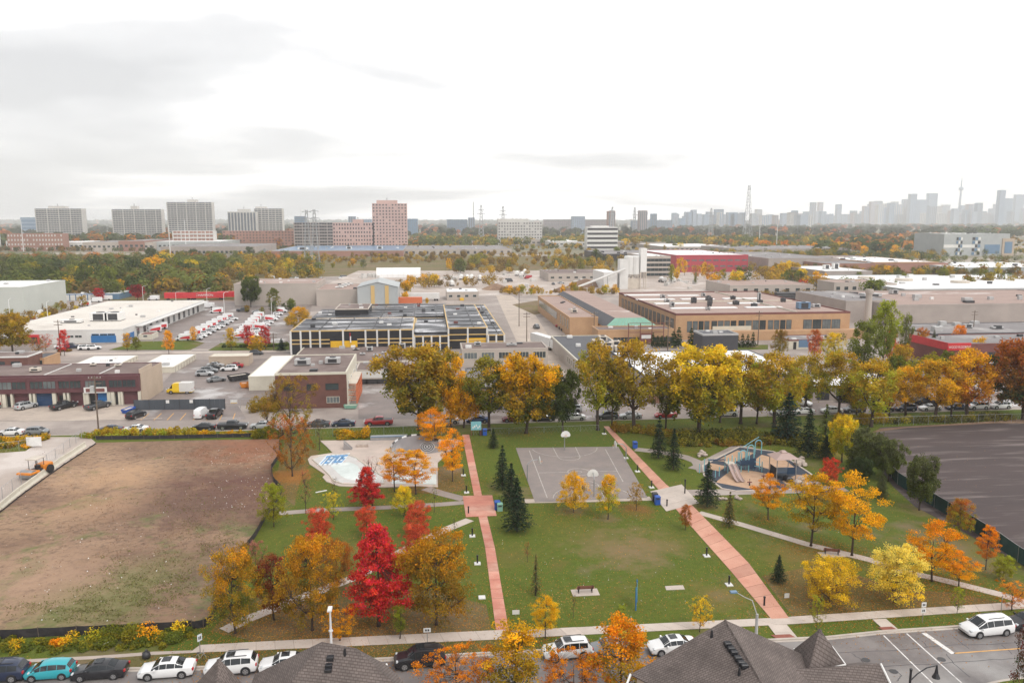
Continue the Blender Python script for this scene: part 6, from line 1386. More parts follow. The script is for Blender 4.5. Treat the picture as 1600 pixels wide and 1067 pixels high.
# road roller in the construction yard
g=G(60,742,.06);t=thing('road_roller','orange road roller with tan canopy in the construction yard','road roller',g,R(-105))
MB().tube([(2.1,-1.1,.75),(2.1,1.1,.75)],.75,M['steel'],18).build('drum',t);MB().bbox(-2.4,-.3,-.85,.85,.7,1.7,.15,M['orange']).build('engine_hood',t);MB().bbox(1.0,3.1,-1.25,1.25,.95,1.25,.05,M['orange']).build('drum_frame',t);MB().box(-.4,1.1,-.7,.7,.7,1.2,M['dark']).build('platform',t);MB().bbox(-.3,.3,-.3,.3,1.2,1.75,.08,M['black']).build('seat',t)
for x in(-.5,1.0):
    for y in(-.75,.75): MB().tube([(x,y,1.1),(x,y,2.9)],.05,M['black'],5).build('post',t)
MB().bbox(-.8,1.4,-.95,.95,2.9,3.05,.04,M['rust']).build('canopy',t)
for s in(-1,1): MB().tube([(-1.5,s*1.0-.2,.7),(-1.5,s*1.0+.2,.7)],.7,M['tyre'],14).build('wheel',t)
# ------------------------------------------------------------ park furniture
def hoop(px,py,top,label,face,reach=1.6):
    g=G(px,py,.06);H=3.6;t=thing('basketball_hoop',label,'basketball hoop',g,face)
    MB().tube([(0,0,0),(0,0,H*.72),(reach*.35,0,H*.9),(reach,0,H*.94)],[.09,.08,.07,.05],M['steel'],8).build('pole',t)
    mb=MB();pts=[(reach,-.72,2.75)]+[(reach,.86*math.cos(a),3.0+.85*math.sin(a)) for a in np.linspace(math.pi,0,13)]+[(reach,.72,2.75)]
    n=len(pts);mb.add(pts+[(p[0]+.06,p[1],p[2]) for p in pts],[tuple(range(n)),tuple(range(2*n-1,n-1,-1))]+[(i,(i+1)%n,n+(i+1)%n,n+i) for i in range(n)],M['white']);b=mb.build('backboard',t)
    MB().tube([(reach+.28+.23*math.cos(a),.23*math.sin(a),3.05) for a in np.linspace(0,6.283,13)],.02,M['orange'],4,False).build('rim',t)
    mb=MB()
    for a in np.linspace(0,6.283,9)[:-1]: mb.tube([(reach+.28+.22*math.cos(a),.22*math.sin(a),3.04),(reach+.28+.13*math.cos(a+.4),.13*math.sin(a+.4),2.6)],.012,M['white'],3,False)
    mb.build('net',t)
hoop(882,703,678,'white basketball hoop at the far end of the court',-math.pi/2,1.0)
hoop(928,775,738,'white basketball hoop at the near end, between the yellow trees',math.pi/2,1.0)
hoop(824,750,717,'basketball hoop on the left side of the court',0,1.9)
hoop(978,722,690,'basketball hoop on the right side of the court',math.pi,1.9)
bm=None
def bollard(px,py,label,base=True,h=1.0):
    g=G(px,py,.0);t=thing('path_light',label,'bollard light',g,0,'bollard lights along the paths')
    if base: MB().bbox(-.38,.38,-.38,.38,0,.16,.03,M['whitewall']).build('base',t)
    z0=.16 if base else .07
    if h>0:
        MB().tube([(0,0,z0),(0,0,z0+h*.8)],.10,M['black'],10).build('post',t);MB().tube([(0,0,z0+h*.8),(0,0,z0+h*.86),(0,0,z0+h)],[.07,.13,.12],M['black'],10).build('lamp_head',t)
for px,py,l,b,h in ((724,743,'left of the left red path near the orange tree',1,1),(729,770,'left of the left red path above the red square',1,1),(732,802,'on the red square',0,1),(738,838,'left of the left red path below the square',1,1),(746,881,'left of the left red path beside the olive maple',1,1),(753,934,'broken, only its white base left near the sidewalk',1,0),
   (944,678,'at the far end of the right red path',1,1),(996,737,'left of the right red path beside the court',1,1),(1018,762,'above the pale square',1,1),(1070,771,'tall one on the right corner of the pale square',0,2.2),(1042,791,'on the pale square by the bins',0,1),(1104,869,'left of the right red path, middle',1,1),(1139,914,'left of the right red path, near the lamp',1,1),(1194,946,'standing on the right red path',0,1),(978,716,'behind the right side hoop',1,1)):
    bollard(px,py,'black bollard light '+l,b,h)
def bench(px,py,rz,label,pad=True):
    g=G(px,py,.0);t=thing('park_bench',label,'bench',g,rz);z=.06
    for y in(-.18,-.04,.10): MB().box(-.95,.95,y,y+.11,z+.42,z+.46,M['benchwood']).build('seat_slat',t)
    for i in range(3): MB().box(-.95,.95,.27+i*.03,.31+i*.03,z+.52+i*.13,z+.62+i*.13,M['benchwood']).build('back_slat',t)
    for x in(-.75,.75):
        mb=MB();mb.box(x-.04,x+.04,-.18,.26,z+.36,z+.42,M['black']);mb.box(x-.04,x+.04,-.16,-.08,z,z+.36,M['black']);mb.box(x-.04,x+.04,.2,.28,z,z+.36,M['black']);mb.box(x-.04,x+.04,.30,.36,z+.36,z+.92,M['black']);mb.build('leg',t)
    if pad: tag(MB().box(-1.5,1.5,-.9,.7,0.01,.06,M['concrete']).build('concrete_pad',None,g),'concrete pad under the '+label,'concrete pad')
bench(914,925,math.pi,'brown bench facing the lawn near the blue sign');bench(1299,866,math.pi-.35,'dark red bench beside the diagonal footpath')
mb=MB();a,b,c,d=GP((1039,916),(1067,914.5),(1070,921),(1041,922));mb.prism([(q.x,q.y) for q in(a,b,c,d)],.0,.07,M['concrete']);tag(mb.build('concrete_pad'),'empty concrete pad on the lawn right of the blue sign','concrete pad')
g=G(994,947);t=thing('park_sign','tall blue framed park sign seen edge on','sign',g,R(72));H=2.6
for x in(-.95,.95): MB().tube([(x,0,0),(x,0,H)],.07,M['blue'],8).build('post',t)
MB().add([(-.95,-.04,.9),(.95,-.04,.9),(.95,-.04,2.3),(0,-.04,2.75),(-.95,-.04,2.3)],[(0,1,2,3,4)],M['green']).build('panel',t);MB().add([(-.95,.04,.9),(.95,.04,.9),(.95,.04,2.3),(0,.04,2.75),(-.95,.04,2.3)],[(4,3,2,1,0)],M['lightgrey']).build('back_panel',t)
def bin_(px,py,m,label,h=1.35):
    g=G(px,py,.0);t=thing('litter_bin',label,'litter bin',g);MB().bbox(-.38,.38,-.36,.36,.06,h-.15,.04,M[m]).build('body',t);MB().bbox(-.42,.42,-.4,.4,h-.15,h,.1,M[m]).build('lid',t);MB().box(-.25,.25,-.41,-.38,h-.45,h-.25,M['dark']).build('slot',t)
bin_(1027,788,'blueplastic','blue recycling bin on the corner of the pale square');bin_(1023,783,'black','black litter bin behind the blue bin on the pale square');bin_(777,796,'blueplastic','blue bin right of the red square');bin_(781,798,'green','dark green bin beside the blue bin at the red square',1.2);bin_(992,700,'blueplastic','blue bin beside the path behind the court',1.3)
bin_(752,680,'black','black bin left of the notice board bins');bin_(757.5,680,'blueplastic','blue bin at the north entrance of the left red path')
g=G(744,681);t=thing('notice_board','teal and white notice board at the north end of the left red path','notice board',g)
for x in(-.9,.9): MB().box(x-.06,x+.06,-.06,.06,0,2.9,M['benchwood']).build('post',t)
MB().box(-1,1,-.1,-.06,1.2,2.9,M['teal']).build('panel',t)
for i in range(5): MB().box(-.7+.32*i,-.5+.32*i,-.13,-.1,1.5+.2*(i%3),1.9+.2*(i%3),M['white']).build('notice',t)
# sign posts
def signpost(px,py,top,label,w=.45,h=.5,m='white',off=0,cat='sign',rz=0,name='street_sign',plates=1,marks=True):
    g=G(px,py);H=ZA(g.x,g.y,top);t=thing(name,label,cat,g,rz);MB().tube([(0,0,0),(0,0,H)],.035,M['steel'],6).build('post',t)
    for i in range(plates):
        p=MB().box(-w/2,w/2,-.06,-.04,H-h-i*(h+.08),H-.02-i*(h+.08),M[m]).build('plate',t)
        if marks: MB().box(-w*.28,-w*.05,-.066,-.06,H-h*.75-i*(h+.08),H-h*.3-i*(h+.08),M['dark']).build('symbol',p);MB().box(w*.05,w*.28,-.066,-.06,H-h*.75-i*(h+.08),H-h*.3-i*(h+.08),M['dark']).build('symbol',p)
signpost(1441,972,940,'parking sign with two plates on the verge near the minivan',.5,.55,'white',plates=2)
signpost(985,1000,962,'thin bare sign post on the verge by the orange tree',.06,.5,'lightgrey',marks=False)
signpost(313,1021,990,'blue and white sign at the start of the sidewalk',.5,.7,'grafl',rz=.9,marks=True)
signpost(668,1018,980,'white sign with two dark marks over the sidewalk',.7,.45,'white')
signpost(806,962,952,'small white utility marker on the lawn near the red path',.75,.5,'white',marks=False);signpost(1229,934,926,'small white marker sign by the right red path',.55,.55,'white',marks=False)
signpost(1564,955,930,'slim sign post at the right end of the sidewalk',.06,.4,'lightgrey',marks=False)
# street lights
g=G(519,1042);H=ZA(g.x,g.y,951);t=thing('street_light','white street light pole rising from behind the left roof','street light',g);MB().tube([(0,0,0),(0,0,H*.62),(0,0,H)],[.13,.11,.07],M['whitepole'],8).build('pole',t);MB().bbox(-.2,.2,-.5,.3,H-.05,H+.18,.06,M['white']).build('lamp_head',t);MB().tube([(0,0,H*.62),(0,0,H*.64)],.2,M['white'],8).build('collar',t)
g=G(1181,1000);H=ZA(g.x,g.y,959);t=thing('street_light','grey street light with curved arm beside the right red path','street light',g);MB().tube([(0,0,0),(0,0,H)],[.17,.14],M['lightgrey'],8).build('pole',t)
H2=ZA(g.x,g.y+1.5,924);MB().tube([(0,0,H-.1),(-.35,.5,H+1.2),(-.9,1.0,H2-.3),(-1.6,1.6,H2)],[.05,.045,.04,.03],M['lightgrey'],6).build('arm',t);MB().bbox(-2.2,-1.5,1.4,1.8,H2-.06,H2+.12,.04,M['bluegrey']).build('lamp_head',t)
g=G(1418,1112);Hp=ZA(g.x,g.y,1058);t=thing('ornamental_lamp','black ornamental street lamp with lit orange bulb','street light',g);MB().tube([(0,0,0),(0,0,Hp+.5),(0,0,Hp+.8)],[.12,.09,.13],M['black'],8).build('pole',t)
MB().tube([(0,0,Hp-.3),(.6,0,Hp+.3),(1.4,0,Hp+.8),(2.3,0,Hp+.95)],[.05]*4,M['black'],6).build('arm',t);MB().tube([(2.3,0,Hp+1.0),(2.3,0,Hp+.55),(2.3,0,Hp+.25),(2.3,0,Hp-.15)],[.05,.12,.16,.34],M['black'],10).build('shade',t)
em,nt_,b_=new_mat('lamp_glow');b_.inputs['Emission Color'].default_value=(1,.35,.06,1);b_.inputs['Emission Strength'].default_value=3;b_.inputs['Base Color'].default_value=(.8,.4,.1,1);MB().tube([(2.3,0,Hp-.12),(2.3,0,Hp-.25)],[.26,.15],em,10).build('bulb',t)
# bicycle, bag, litter
g=G(313,1033);t=thing('bicycle','dark bicycle leaning against the sign at the sidewalk end','bicycle',g,.15)
for x in(-.52,.52):
    MB().tube([(x+.33*math.cos(a),0,.34+.33*math.sin(a)) for a in np.linspace(0,6.283,17)],.022,M['tyre'],4,False).build('wheel',t)
mb=MB()
for a,b in(((-.52,0,.34),(-.15,0,.85)),((-.15,0,.85),(.35,0,.85)),((.35,0,.85),(.52,0,.34)),((-.52,0,.34),(-.05,0,.3)),((-.05,0,.3),(.35,0,.8)),((-.05,0,.3),(-.15,0,.85)),((.35,0,.85),(.32,0,1.0))): mb.tube([a,b],.02,M['lightgrey'],5)
mb.build('frame',t);MB().bbox(-.28,-.02,-.07,.07,.88,.95,.02,M['black']).build('saddle',t);MB().tube([(.3,-.28,1.02),(.32,0,1.0),(.3,.28,1.02)],.018,M['black'],5).build('handlebar',t)
g=G(229,1028);mb=MB();mb.tube([(0,0,0),(0,0,.25),(0,0,.6),(0,0,.75),(.05,0,.85)],[.28,.42,.34,.08,.14],M['dark'],8);tag(mb.build('rubbish_bag',None,g,True),'tied dark rubbish bag on the trodden verge track','rubbish bag')
g=G(160,1009);mb=MB();mb.add([(-.9,0,.05),(.2,-.3,.3),(.9,0,.5),(.3,.5,.1)],[(0,1,2,3)],M['white']);mb.box(-.5,.4,0,.3,0,.25,M['white']);tag(mb.build('litter_sheet',None,g),'crumpled white litter sheet in the weeds','litter')
g=G(502,768);mb=MB();mb.box(-.9,.9,-.12,.12,.02,.10,M['white']);o=mb.build('white_board',None,g);o.rotation_euler=(0,0,.5);tag(o,'white board lying on the grass below the skate bowl','board')
mb=MB();rs=random.Random(9)
for _ in range(520):
    px,py=rs.choice([(rs.uniform(-20,330),rs.uniform(700,975)),(rs.uniform(330,420),rs.uniform(700,800)),(rs.uniform(780,1160),rs.uniform(800,960))]) if rs.random()<.92 else (rs.uniform(800,1400),rs.uniform(800,960))
    g=G(px,py,.06);s=rs.uniform(.03,.09) if px<430 else rs.uniform(.02,.05);mb.add([(g.x-s,g.y,g.z),(g.x,g.y-s,g.z),(g.x+s,g.y,g.z),(g.x,g.y+s*.6,g.z+s)],[(0,1,3),(1,2,3),(2,0,3)],M['rock'] if rs.random()<.6 else M['white'])
tag(mb.build('scattered_stones'),'pale stones and litter bits scattered on the earth',kind='stuff')
# jersey barriers and silt fences
bars=GP((-30,818),(0,796),(30,771),(60,749),(95,723),(134,698));n=0
tot=[(a,b) for a,b in zip(bars[:-1],bars[1:])]
jr=thing('barrier_row','row of pale concrete barriers along the bare field','concrete barriers',bars[2])
bmesh_=mesh_only(MB().prism([(0,0),(3.9,0),(3.9,.6),(0,.6)],0,.01,M['cream']),'tmp')
jm=MB();prof=[(-.32,0),(-.3,.12),(-.12,.42),(-.08,.95),(.08,.95),(.12,.42),(.3,.12),(.32,0)]
vs=[(0,y,z) for y,z in prof]+[(3.85,y,z) for y,z in prof];k8=len(prof);jm.add(vs,[(i+1,i,k8+i,k8+i+1) for i in range(k8-1)]+[tuple(range(k8)),tuple(range(2*k8-1,k8-1,-1))],M['cream']);jme=mesh_only(jm,'barrier')
for a,b in tot:
    L=(b-a).length;m_=max(1,round(L/4));d=(b-a).normalized()
    for k in range(m_):
        p=a+(b-a)*(k/m_);o=inst(jme,'barrier',jr,p-bars[2],math.atan2(d.y,d.x)+random.uniform(-.02,.02),(L/m_/3.9,1,1.05))
def cloth(name,label,pts,h,m,cat,z=0,post=2.5,lean=0.0,pm=None,wob=.12,rail=False):
    w=GP(*pts);o0=w[0];t=thing(name,label,cat,o0);mb=MB();P=[]
    for a,b in zip(w[:-1],w[1:]):
        n_=max(1,int((b-a).length/post))
        for k in range(n_): P.append(a.lerp(b,k/n_))
    P.append(w[-1]);rr=random.Random(len(P))
    for i in range(len(P)-1):
        a=P[i]-o0;b=P[i+1]-o0;d=(b-a).normalized();nn=Vector((-d.y,d.x,0));sub=4
        q=[]
        for s_ in range(sub+1):
            c=a.lerp(b,s_/sub);off=nn*rr.uniform(-wob,wob)*.5;sg=-.25*wob*4*(s_/sub)*(1-s_/sub)*2
            q.append((c,off,sg))
        for s_ in range(sub):
            (c0,o_,s0),(c1,o1,s1)=q[s_],q[s_+1];o_=o_*0 if s_==0 else o_;o1=o1*0 if s_==sub-1 else o1
            mb.add([(c0.x,c0.y,z),(c1.x,c1.y,z),(c1.x+o1.x,c1.y+o1.y,z+h*.5),(c1.x,c1.y,z+h+s1),(c0.x,c0.y,z+h+s0),(c0.x+o_.x,c0.y+o_.y,z+h*.5)],[(0,1,2,5),(5,2,3,4)],m)
    mb.build('cloth',t);pme=mesh_only(MB().box(-.03,.03,-.03,.03,0,h+.12,pm or M['wood']),'post')
    for p in P: inst(pme,'post',t,p-o0)
    if rail: 
        r=MB();r.tube([p-o0+Vector((0,0,h+.05)) for p in P],.035,M['green'] if rail==1 else M['steel'],5);r.build('top_rail',t)
cloth('silt_fence','black cloth silt fence along the far side of the bare field',[(150,687),(250,686),(340,684),(436,682)],.8,M['fabric'],'silt fence')
cloth('silt_fence','sagging black silt fence between the bare field and the park trees',[(437,690),(438,712),(424,733),(427,752),(441,768),(437,778),(419,803),(400,838),(375,872),(352,925),(334,962),(330,974),(318,980),(300,983)],.9,M['fabric'],'silt fence')
cloth('silt_fence','long black silt fence above the weedy verge',[(300,983),(230,987),(120,992),(0,998),(-60,1000)],1.0,M['fabric'],'silt fence')
cloth('silt_fence','grey silt cloth at the foot of the concrete barriers',[(-30,822),(0,802),(40,770),(100,727),(150,694)],.35,M['fabric'],'silt fence')
cloth('screen_fence','dark green screened fence bordering the dark lot',[(1362,706),(1372,722),(1384,737),(1402,757),(1440,781),(1480,805),(1520,830),(1560,856),(1590,878),(1625,900)],2.0,M['mesh'],'screen fence',pm=M['steel'],wob=.05,rail=2)
# dark yard screen + chain link fences
w0=G(210,641);w1=G(352,639);t=thing('yard_screen','dark grey slatted yard screen behind the orange stalls','fence',w0);L=(w1-w0).length;n=18
pn=mesh_only(MB().box(0,L/n-.03,-.04,.04,.05,2.3,M['bluegrey'] if 0 else pmat('screen_grey',(.075,.085,.10),.7,(.06,.07,.085),.5)),'panel')
for k in range(n): inst(pn,'panel',t,(w1-w0)*(k/n),math.atan2((w1-w0).y,(w1-w0).x))
for k in range(n//3+1): MB().box(-.05,.05,-.1,.06,0,2.4,M['dark']).build('post',t,(w1-w0)*(min(1,k*3/n)))
for u in(.37,.63): MB().box(-.35,.35,-.1,-.06,1.5,2.2,M['white']).build('notice',t,(w1-w0)*u)
def chain(label,pts,h=1.8,sp=3.0,name='chain_link_fence'):
    w=GP(*pts);o0=w[0];t=thing(name,label,'fence',o0);pme=mesh_only(MB().tube([(0,0,0),(0,0,h)],.035,M['steel'],5),'post');r=MB();wire=MB();P=[]
    for a,b in zip(w[:-1],w[1:]):
        n_=max(1,int((b-a).length/sp))
        for k in range(n_): P.append(a.lerp(b,k/n_))
    P.append(w[-1])
    for p in P[:299]: inst(pme,'post',t,p-o0)
    for z in(h,): r.tube([p-o0+Vector((0,0,z)) for p in P],.025,M['steel'],4,False)
    r.build('top_rail',t)
    for a,b in zip(P[:-1],P[1:]):
        d=b-a;m_=5
        for k in range(m_):
            a0=a-o0+d*(k/m_);a1=a-o0+d*((k+1)/m_)
            wire.tube([a0,a1+Vector((0,0,h))],.008,M['steel'],3,False);wire.tube([a0+Vector((0,0,h)),a1],.008,M['steel'],3,False)
    o=wire.build('wire_mesh',t);o['kind']='stuff'
chain('chain link fence along the street edge of the park',[(440,683),(600,681),(690,679)]);chain('low chain link fence behind the basketball court',[(740,679.5),(850,676),(935,673)],1.2);chain('chain link fence above the dark lot',[(1310,668),(1450,663),(1580,660),(1640,657)])
chain('temporary chain link fence on the concrete barriers',[(-30,805),(20,768),(60,737),(100,708),(128,686)],1.9);chain('chain link fence by the construction entrance',[(-40,712),(30,704),(58,698)],1.8)
chain('chain link fence of the wet yard by the gate notice',[(352,639),(400,638),(430,637)],2.2);chain('depot chain link fence right of the hut',[(240,535),(300,534)],2.0);chain('depot fence behind the grass',[(345,537),(400,536),(450,535)],2.0)
chain('fence before the warehouse behind the van lot',[(300,480),(367,484),(450,487)],2.4)
g=G(366,638);t=thing('gate_notice','white and yellow notice on the yard gate','sign',g);MB().box(-.75,.75,-.1,-.04,1.1,2.0,M['white']).build('plate',t);MB().box(-.7,.7,-.12,-.1,1.15,1.35,M['trimyellow']).build('band',t)
g=G(54,700);t=thing('site_board','white notice board on the construction fence','sign',g);MB().box(-1.3,1.3,-.08,0,.4,2.1,M['white']).build('plate',t);MB().box(-.05,.05,0,.1,0,2.1,M['steel']).build('post',t)
# rocks
def rocks(label,spots,name='boulder_pile'):
    t=thing(name,label,'boulders',G(*spots[0][:2]));rr=random.Random(len(label))
    for px,py,s in spots:
        g=G(px,py)-t.location;me=MB();pts=[];nlat,nlon=4,6
        ring=[[(s*math.sin(math.pi*(i+.5)/nlat)*math.cos(6.283*j/nlon)*rr.uniform(.7,1.15),s*math.sin(math.pi*(i+.5)/nlat)*math.sin(6.283*j/nlon)*rr.uniform(.7,1.15),s*.5-s*.62*math.cos(math.pi*(i+.5)/nlat)*rr.uniform(.8,1.1)) for j in range(nlon)] for i in range(nlat)]
        vs=[v for r_ in ring for v in r_];me.add(vs,[(i*nlon+j,i*nlon+(j+1)%nlon,(i+1)*nlon+(j+1)%nlon,(i+1)*nlon+j) for i in range(nlat-1) for j in range(nlon)]+[tuple(range(nlon))[::-1],tuple((nlat-1)*nlon+j for j in range(nlon))],M['rock']);me.build('boulder',t,g)
rocks('pile of pale boulders right of the playground',[(1246,727,.8),(1252,724,.7),(1249,721,.6),(1256,728,.7),(1244,722,.5),(1253,718,.6)]);rocks('small pile of pale boulders on a pad left of the playground',[(1094,712,.6),(1099,710,.55),(1096,707,.5),(1102,713,.5),(1092,714,.4)])
rocks('white stones beside the playground path',[(1124,781,.4),(1129,780,.35),(1151,779,.5),(1156,781,.4),(1134,781,.35)]);rocks('jumble of pale rocks below the right corner of the playground',[(1246,757,.8),(1254,753,.9),(1262,750,.8),(1270,754,.9),(1276,758,.7),(1258,759,.7),(1280,750,.6),(1266,758,.6)])
# ---- skate park
SD=[(500,689),(712,687),(722,690),(684,723),(684,762),(655,760),(600,762),(560,761),(530,760),(510,753),(504,746),(508,742),(484,726),(481,718),(486,713),(500,711),(520,708),(508,696)]
flat('skate_park',[(p.x,p.y) for p in GP(*SD)],M['skatedeck'],.12,'pale concrete skate park deck',thick=.12)
root=bpy.data.objects['skate_park']
# bowl with sloping banks: outline at deck level going down to floor (deck raised rim makes the depth)
ob=GP((488,719),(498,714),(520,711),(542,711),(556,716),(566,724),(585,738),(600,747),(600,757),(560,758),(535,757),(520,752),(516,745),(503,732))
fb=GP((518,727),(530,724),(545,723),(556,727),(564,734),(580,742),(590,748),(588,752),(560,752),(543,750),(533,745),(527,739),(521,733),(517,730))
for o_ in ob: o_.z=.14
mb=MB();n=14;fbz=[Vector((p.x,p.y,.16)) for p in fb[:n]]
mb.add([tuple(p) for p in ob]+[tuple(p) for p in fbz],[(i,(i+1)%n,n+(i+1)%n,n+i) for i in range(n)],M['pool']);bw=mb.build('bowl_bank',root)
mb=MB();mb.add([(p.x,p.y,.165) for p in fbz],[tuple(range(n))],M['poolfloor']);mb.build('bowl_floor',root)
cp=MB();cp.tube([p+Vector((0,0,.04)) for p in ob]+[ob[0]+Vector((0,0,.04))],.12,M['rust'],6,False);cp.build('coping',root)
f2=GP((610,740),(640,738),(682,742),(682,758),(612,757));mb=MB();mb.add([(p.x,p.y,.15) for p in f2],[tuple(range(5))],M['poolfloor']);mb.build('flat_bottom',root)
# graffiti letters on the far bank
gr=MB();a=G(504,720);b=G(540,717.5);dx=(b-a)
letters='TEMOS'
for i in range(5):
    for (lay,mm,off) in ((1.25,'grafl',.175),(1.0,'graf',.19)):
        c=a+dx*((i+.5)/5);hw=dx.length/5*.42*lay;hh=2.9*lay;z=off
        sh={'T':[(-1,.6,1,1),(-.3,-1,.3,.6)],'E':[(-1,-1,-.3,1),(-.3,.6,1,1),(-.3,-.2,.8,.2),(-.3,-1,1,-.6)],'M':[(-1,-1,-.5,1),(.5,-1,1,1),(-.5,.3,-.1,1),(.1,.3,.5,1),(-.1,-.1,.1,.6)],'O':[(-1,-1,-.35,1),(.35,-1,1,1),(-.35,.55,.35,1),(-.35,-1,.35,-.55)],'S':[(-1,.55,1,1),(-1,0,-.3,.55),(-1,-.2,1,.15),(.3,-.6,1,-.2),(-1,-1,1,-.6)]}[letters[i]]
        if lay>1: sh=[(-1.1,-1.1,1.1,1.1)]
        for x0,y0,x1,y1 in sh: gr.add([(c.x+x0*hw+y0*.4,c.y+y0*hh*.8,z),(c.x+x1*hw+y0*.4,c.y+y0*hh*.8,z),(c.x+x1*hw+y1*.4,c.y+y1*hh*.8,z),(c.x+x0*hw+y1*.4,c.y+y1*hh*.8,z)],[(0,1,2,3)],M[mm])
gr.build('graffiti',root)
# painted mound (quarter dome) with rings
g=G(651,706);t=thing('painted_mound','grey painted skate mound with black and white rings','skate ramp',g);mb=MB();w_,d_,h_=5.0,3.2,2.6
arcp=[(-w_*math.cos(a),h_*math.sin(a)) for a in np.linspace(0,math.pi,17)]
top=[(x*.93,d_*.5,z*1.0) for x,z in arcp];bot=[(x,-d_*.6*math.sin(a_),0) for (x,z),a_ in zip(arcp,np.linspace(0,math.pi,17))]
for i in range(16): mb.add([bot[i],bot[i+1],top[i+1],top[i]],[(0,1,2,3)],M['roofgrey'])
mb.add([(x*.93,d_*.5,z) for x,z in arcp],[tuple(range(17))],M['roofgrey']);mb.build('face',t)
for k in range(16): 
    i=k;a_,b_=top[i],top[i+1];MB().add([a_,b_,(b_[0]*1.04,b_[1]+.9,b_[2]*1.02),(a_[0]*1.04,a_[1]+.9,a_[2]*1.02)],[(0,1,2,3)],M['white' if k%2 else 'black']).build('rim_block',t)
for k,(r0,mm) in enumerate(((1.35,'lightgrey'),(1.2,'dark'),(1.0,'lightgrey'),(.85,'dark'),(.62,'lightgrey'),(.45,'dark'),(.22,'lightgrey'))):
    mb=MB();sl=h_/(d_*1.1);cx_,cy_=1.9,-.35
    pts=[]
    for a_ in np.linspace(0,6.283,25)[:-1]:
        x=cx_+r0*math.cos(a_);v=.40+.55*r0*math.sin(a_)/h_
        y=-d_*.55+d_*1.05*max(0.02,v);z=h_*max(0.02,v)*.95;pts.append((x,y-.06-.02*k,z+.05+.015*k))
    mb.add(pts,[tuple(range(24))],M[mm]);mb.build('ring',t)
g=G(579,688);t=thing('grind_ledge','long grey metal skate ledge at the back of the skate park','skate ledge',g)
L=XA(637,g.y)-g.x;MB().bbox(0,L,-.5,.5,0,.9,.1,M['steel']).build('ledge',t);MB().box(0,L,-.62,-.5,.75,.9,M['bluegrey']).build('rail',t)
mb=MB();g=G(537,704);mb.add([(0,0,0),(1.6,0,0),(0,0,1.6),(0,1.4,0),(1.6,1.4,0),(0,1.4,1.6)],[(0,1,2),(5,4,3),(1,4,5,2),(0,2,5,3)],M['roofgrey']);tag(mb.build('skate_wedge',None,g),'small grey skate wedge behind the bowl','skate ramp')
mb=MB();g=G(556,700);mb.bbox(0,2.2,0,.7,0,.6,.05,M['rock']);tag(mb.build('skate_box',None,g),'small painted box ledge behind the bowl','skate box')
# ---- playground
pg=GP((1155,699),(1208,706),(1237,721),(1268,742),(1262,760),(1240,765),(1150,768),(1128,764),(1100,743),(1098,728))
root=flat('playground_surface',[(p.x,p.y) for p in pg],M['rubber'],.08,'dark rubber playground surface with tan areas',thick=.08)
for i,pp in enumerate(([(1152,704),(1180,708),(1146,723),(1120,720)],[(1110,724),(1135,729),(1124,737),(1106,733)],[(1190,711),(1228,720),(1244,733),(1212,737),(1172,724)],[(1145,733),(1180,737),(1215,744),(1212,760),(1170,764),(1118,754)],[(1222,752),(1245,742),(1262,744),(1258,757),(1236,763)])):
    flat('tan_patch',[(p.x,p.y) for p in GP(*pp)],M['tanrub'],.088,parent=root)
cb=MB()
for a,b in zip(pg,pg[1:]+pg[:1]):
    d=(b-a).normalized();nn=Vector((-d.y,d.x,0))*.14;cb.prism([(a.x-nn.x,a.y-nn.y),(b.x-nn.x,b.y-nn.y),(b.x+nn.x,b.y+nn.y),(a.x+nn.x,a.y+nn.y)],0,.17,M['concrete'])
cb.build('edging',root)
g0=G(1160,724,.08);sw=thing('swing_frame','row of three pale teal swing arches on the playground','swing set',g0)
base=[G(1160,726,.08),G(1172.5,717,.08),G(1184.5,709,.08)]
for i,p in enumerate(base):
    c=p-g0;r=.58;Hh=3.15
    MB().tube([c+Vector((-r,0,0)),c+Vector((-r,0,Hh-1.2))]+[c+Vector((-r*math.cos(a),0,Hh-1.2+r*math.sin(a))) for a in np.linspace(.2,math.pi-.2,7)]+[c+Vector((r,0,Hh-1.2)),c+Vector((r,0,0))],.09,M['teal'],7).build('arch',sw)
for a,b in zip(base[:-1],base[1:]): 
    MB().tube([a-g0+Vector((0,0,3.1)),b-g0+Vector((0,0,3.1))],.05,M['teal'],6).build('top_bar',sw)
    for u in(.35,.65):
        c=(a.lerp(b,u))-g0;mb=MB();mb.tube([c+Vector((-.2,0,3.05)),c+Vector((-.2,0,.6))],.015,M['steel'],3);mb.tube([c+Vector((.2,0,3.05)),c+Vector((.2,0,.6))],.015,M['steel'],3);mb.box(c.x-.25,c.x+.25,c.y-.1,c.y+.1,.55,.6,M['black']);mb.build('swing',sw)
g=G(1150,745,.08);t=thing('play_structure','navy and teal play structure with twin brown slides','play structure',g);rz=0
for x,y,h_ in((-.6,2,2.6),(.6,2,2.6),(-.6,3.4,2.6),(.6,3.4,2.6),(1.8,2.4,3.3),(3.0,2.2,3.4),(3.0,3.6,3.2),(4.2,3.0,2.8),(1.8,3.8,3.0),(5.2,2.0,1.8),(5.2,3.0,2.2)): MB().tube([(x,y,0),(x,y,h_)],.08,M['teal'],7).build('post',t)
MB().bbox(-.7,.7,1.9,3.5,1.4,1.55,.03,M['rust']).build('deck',t);MB().bbox(1.6,3.2,2.1,3.9,1.2,1.35,.03,M['navy']).build('deck',t);MB().box(1.6,3.2,2.0,2.1,1.35,2.1,M['navy']).build('side_panel',t);MB().box(3.1,4.4,2.6,2.7,.4,2.2,M['navy']).build('climbing_panel',t)
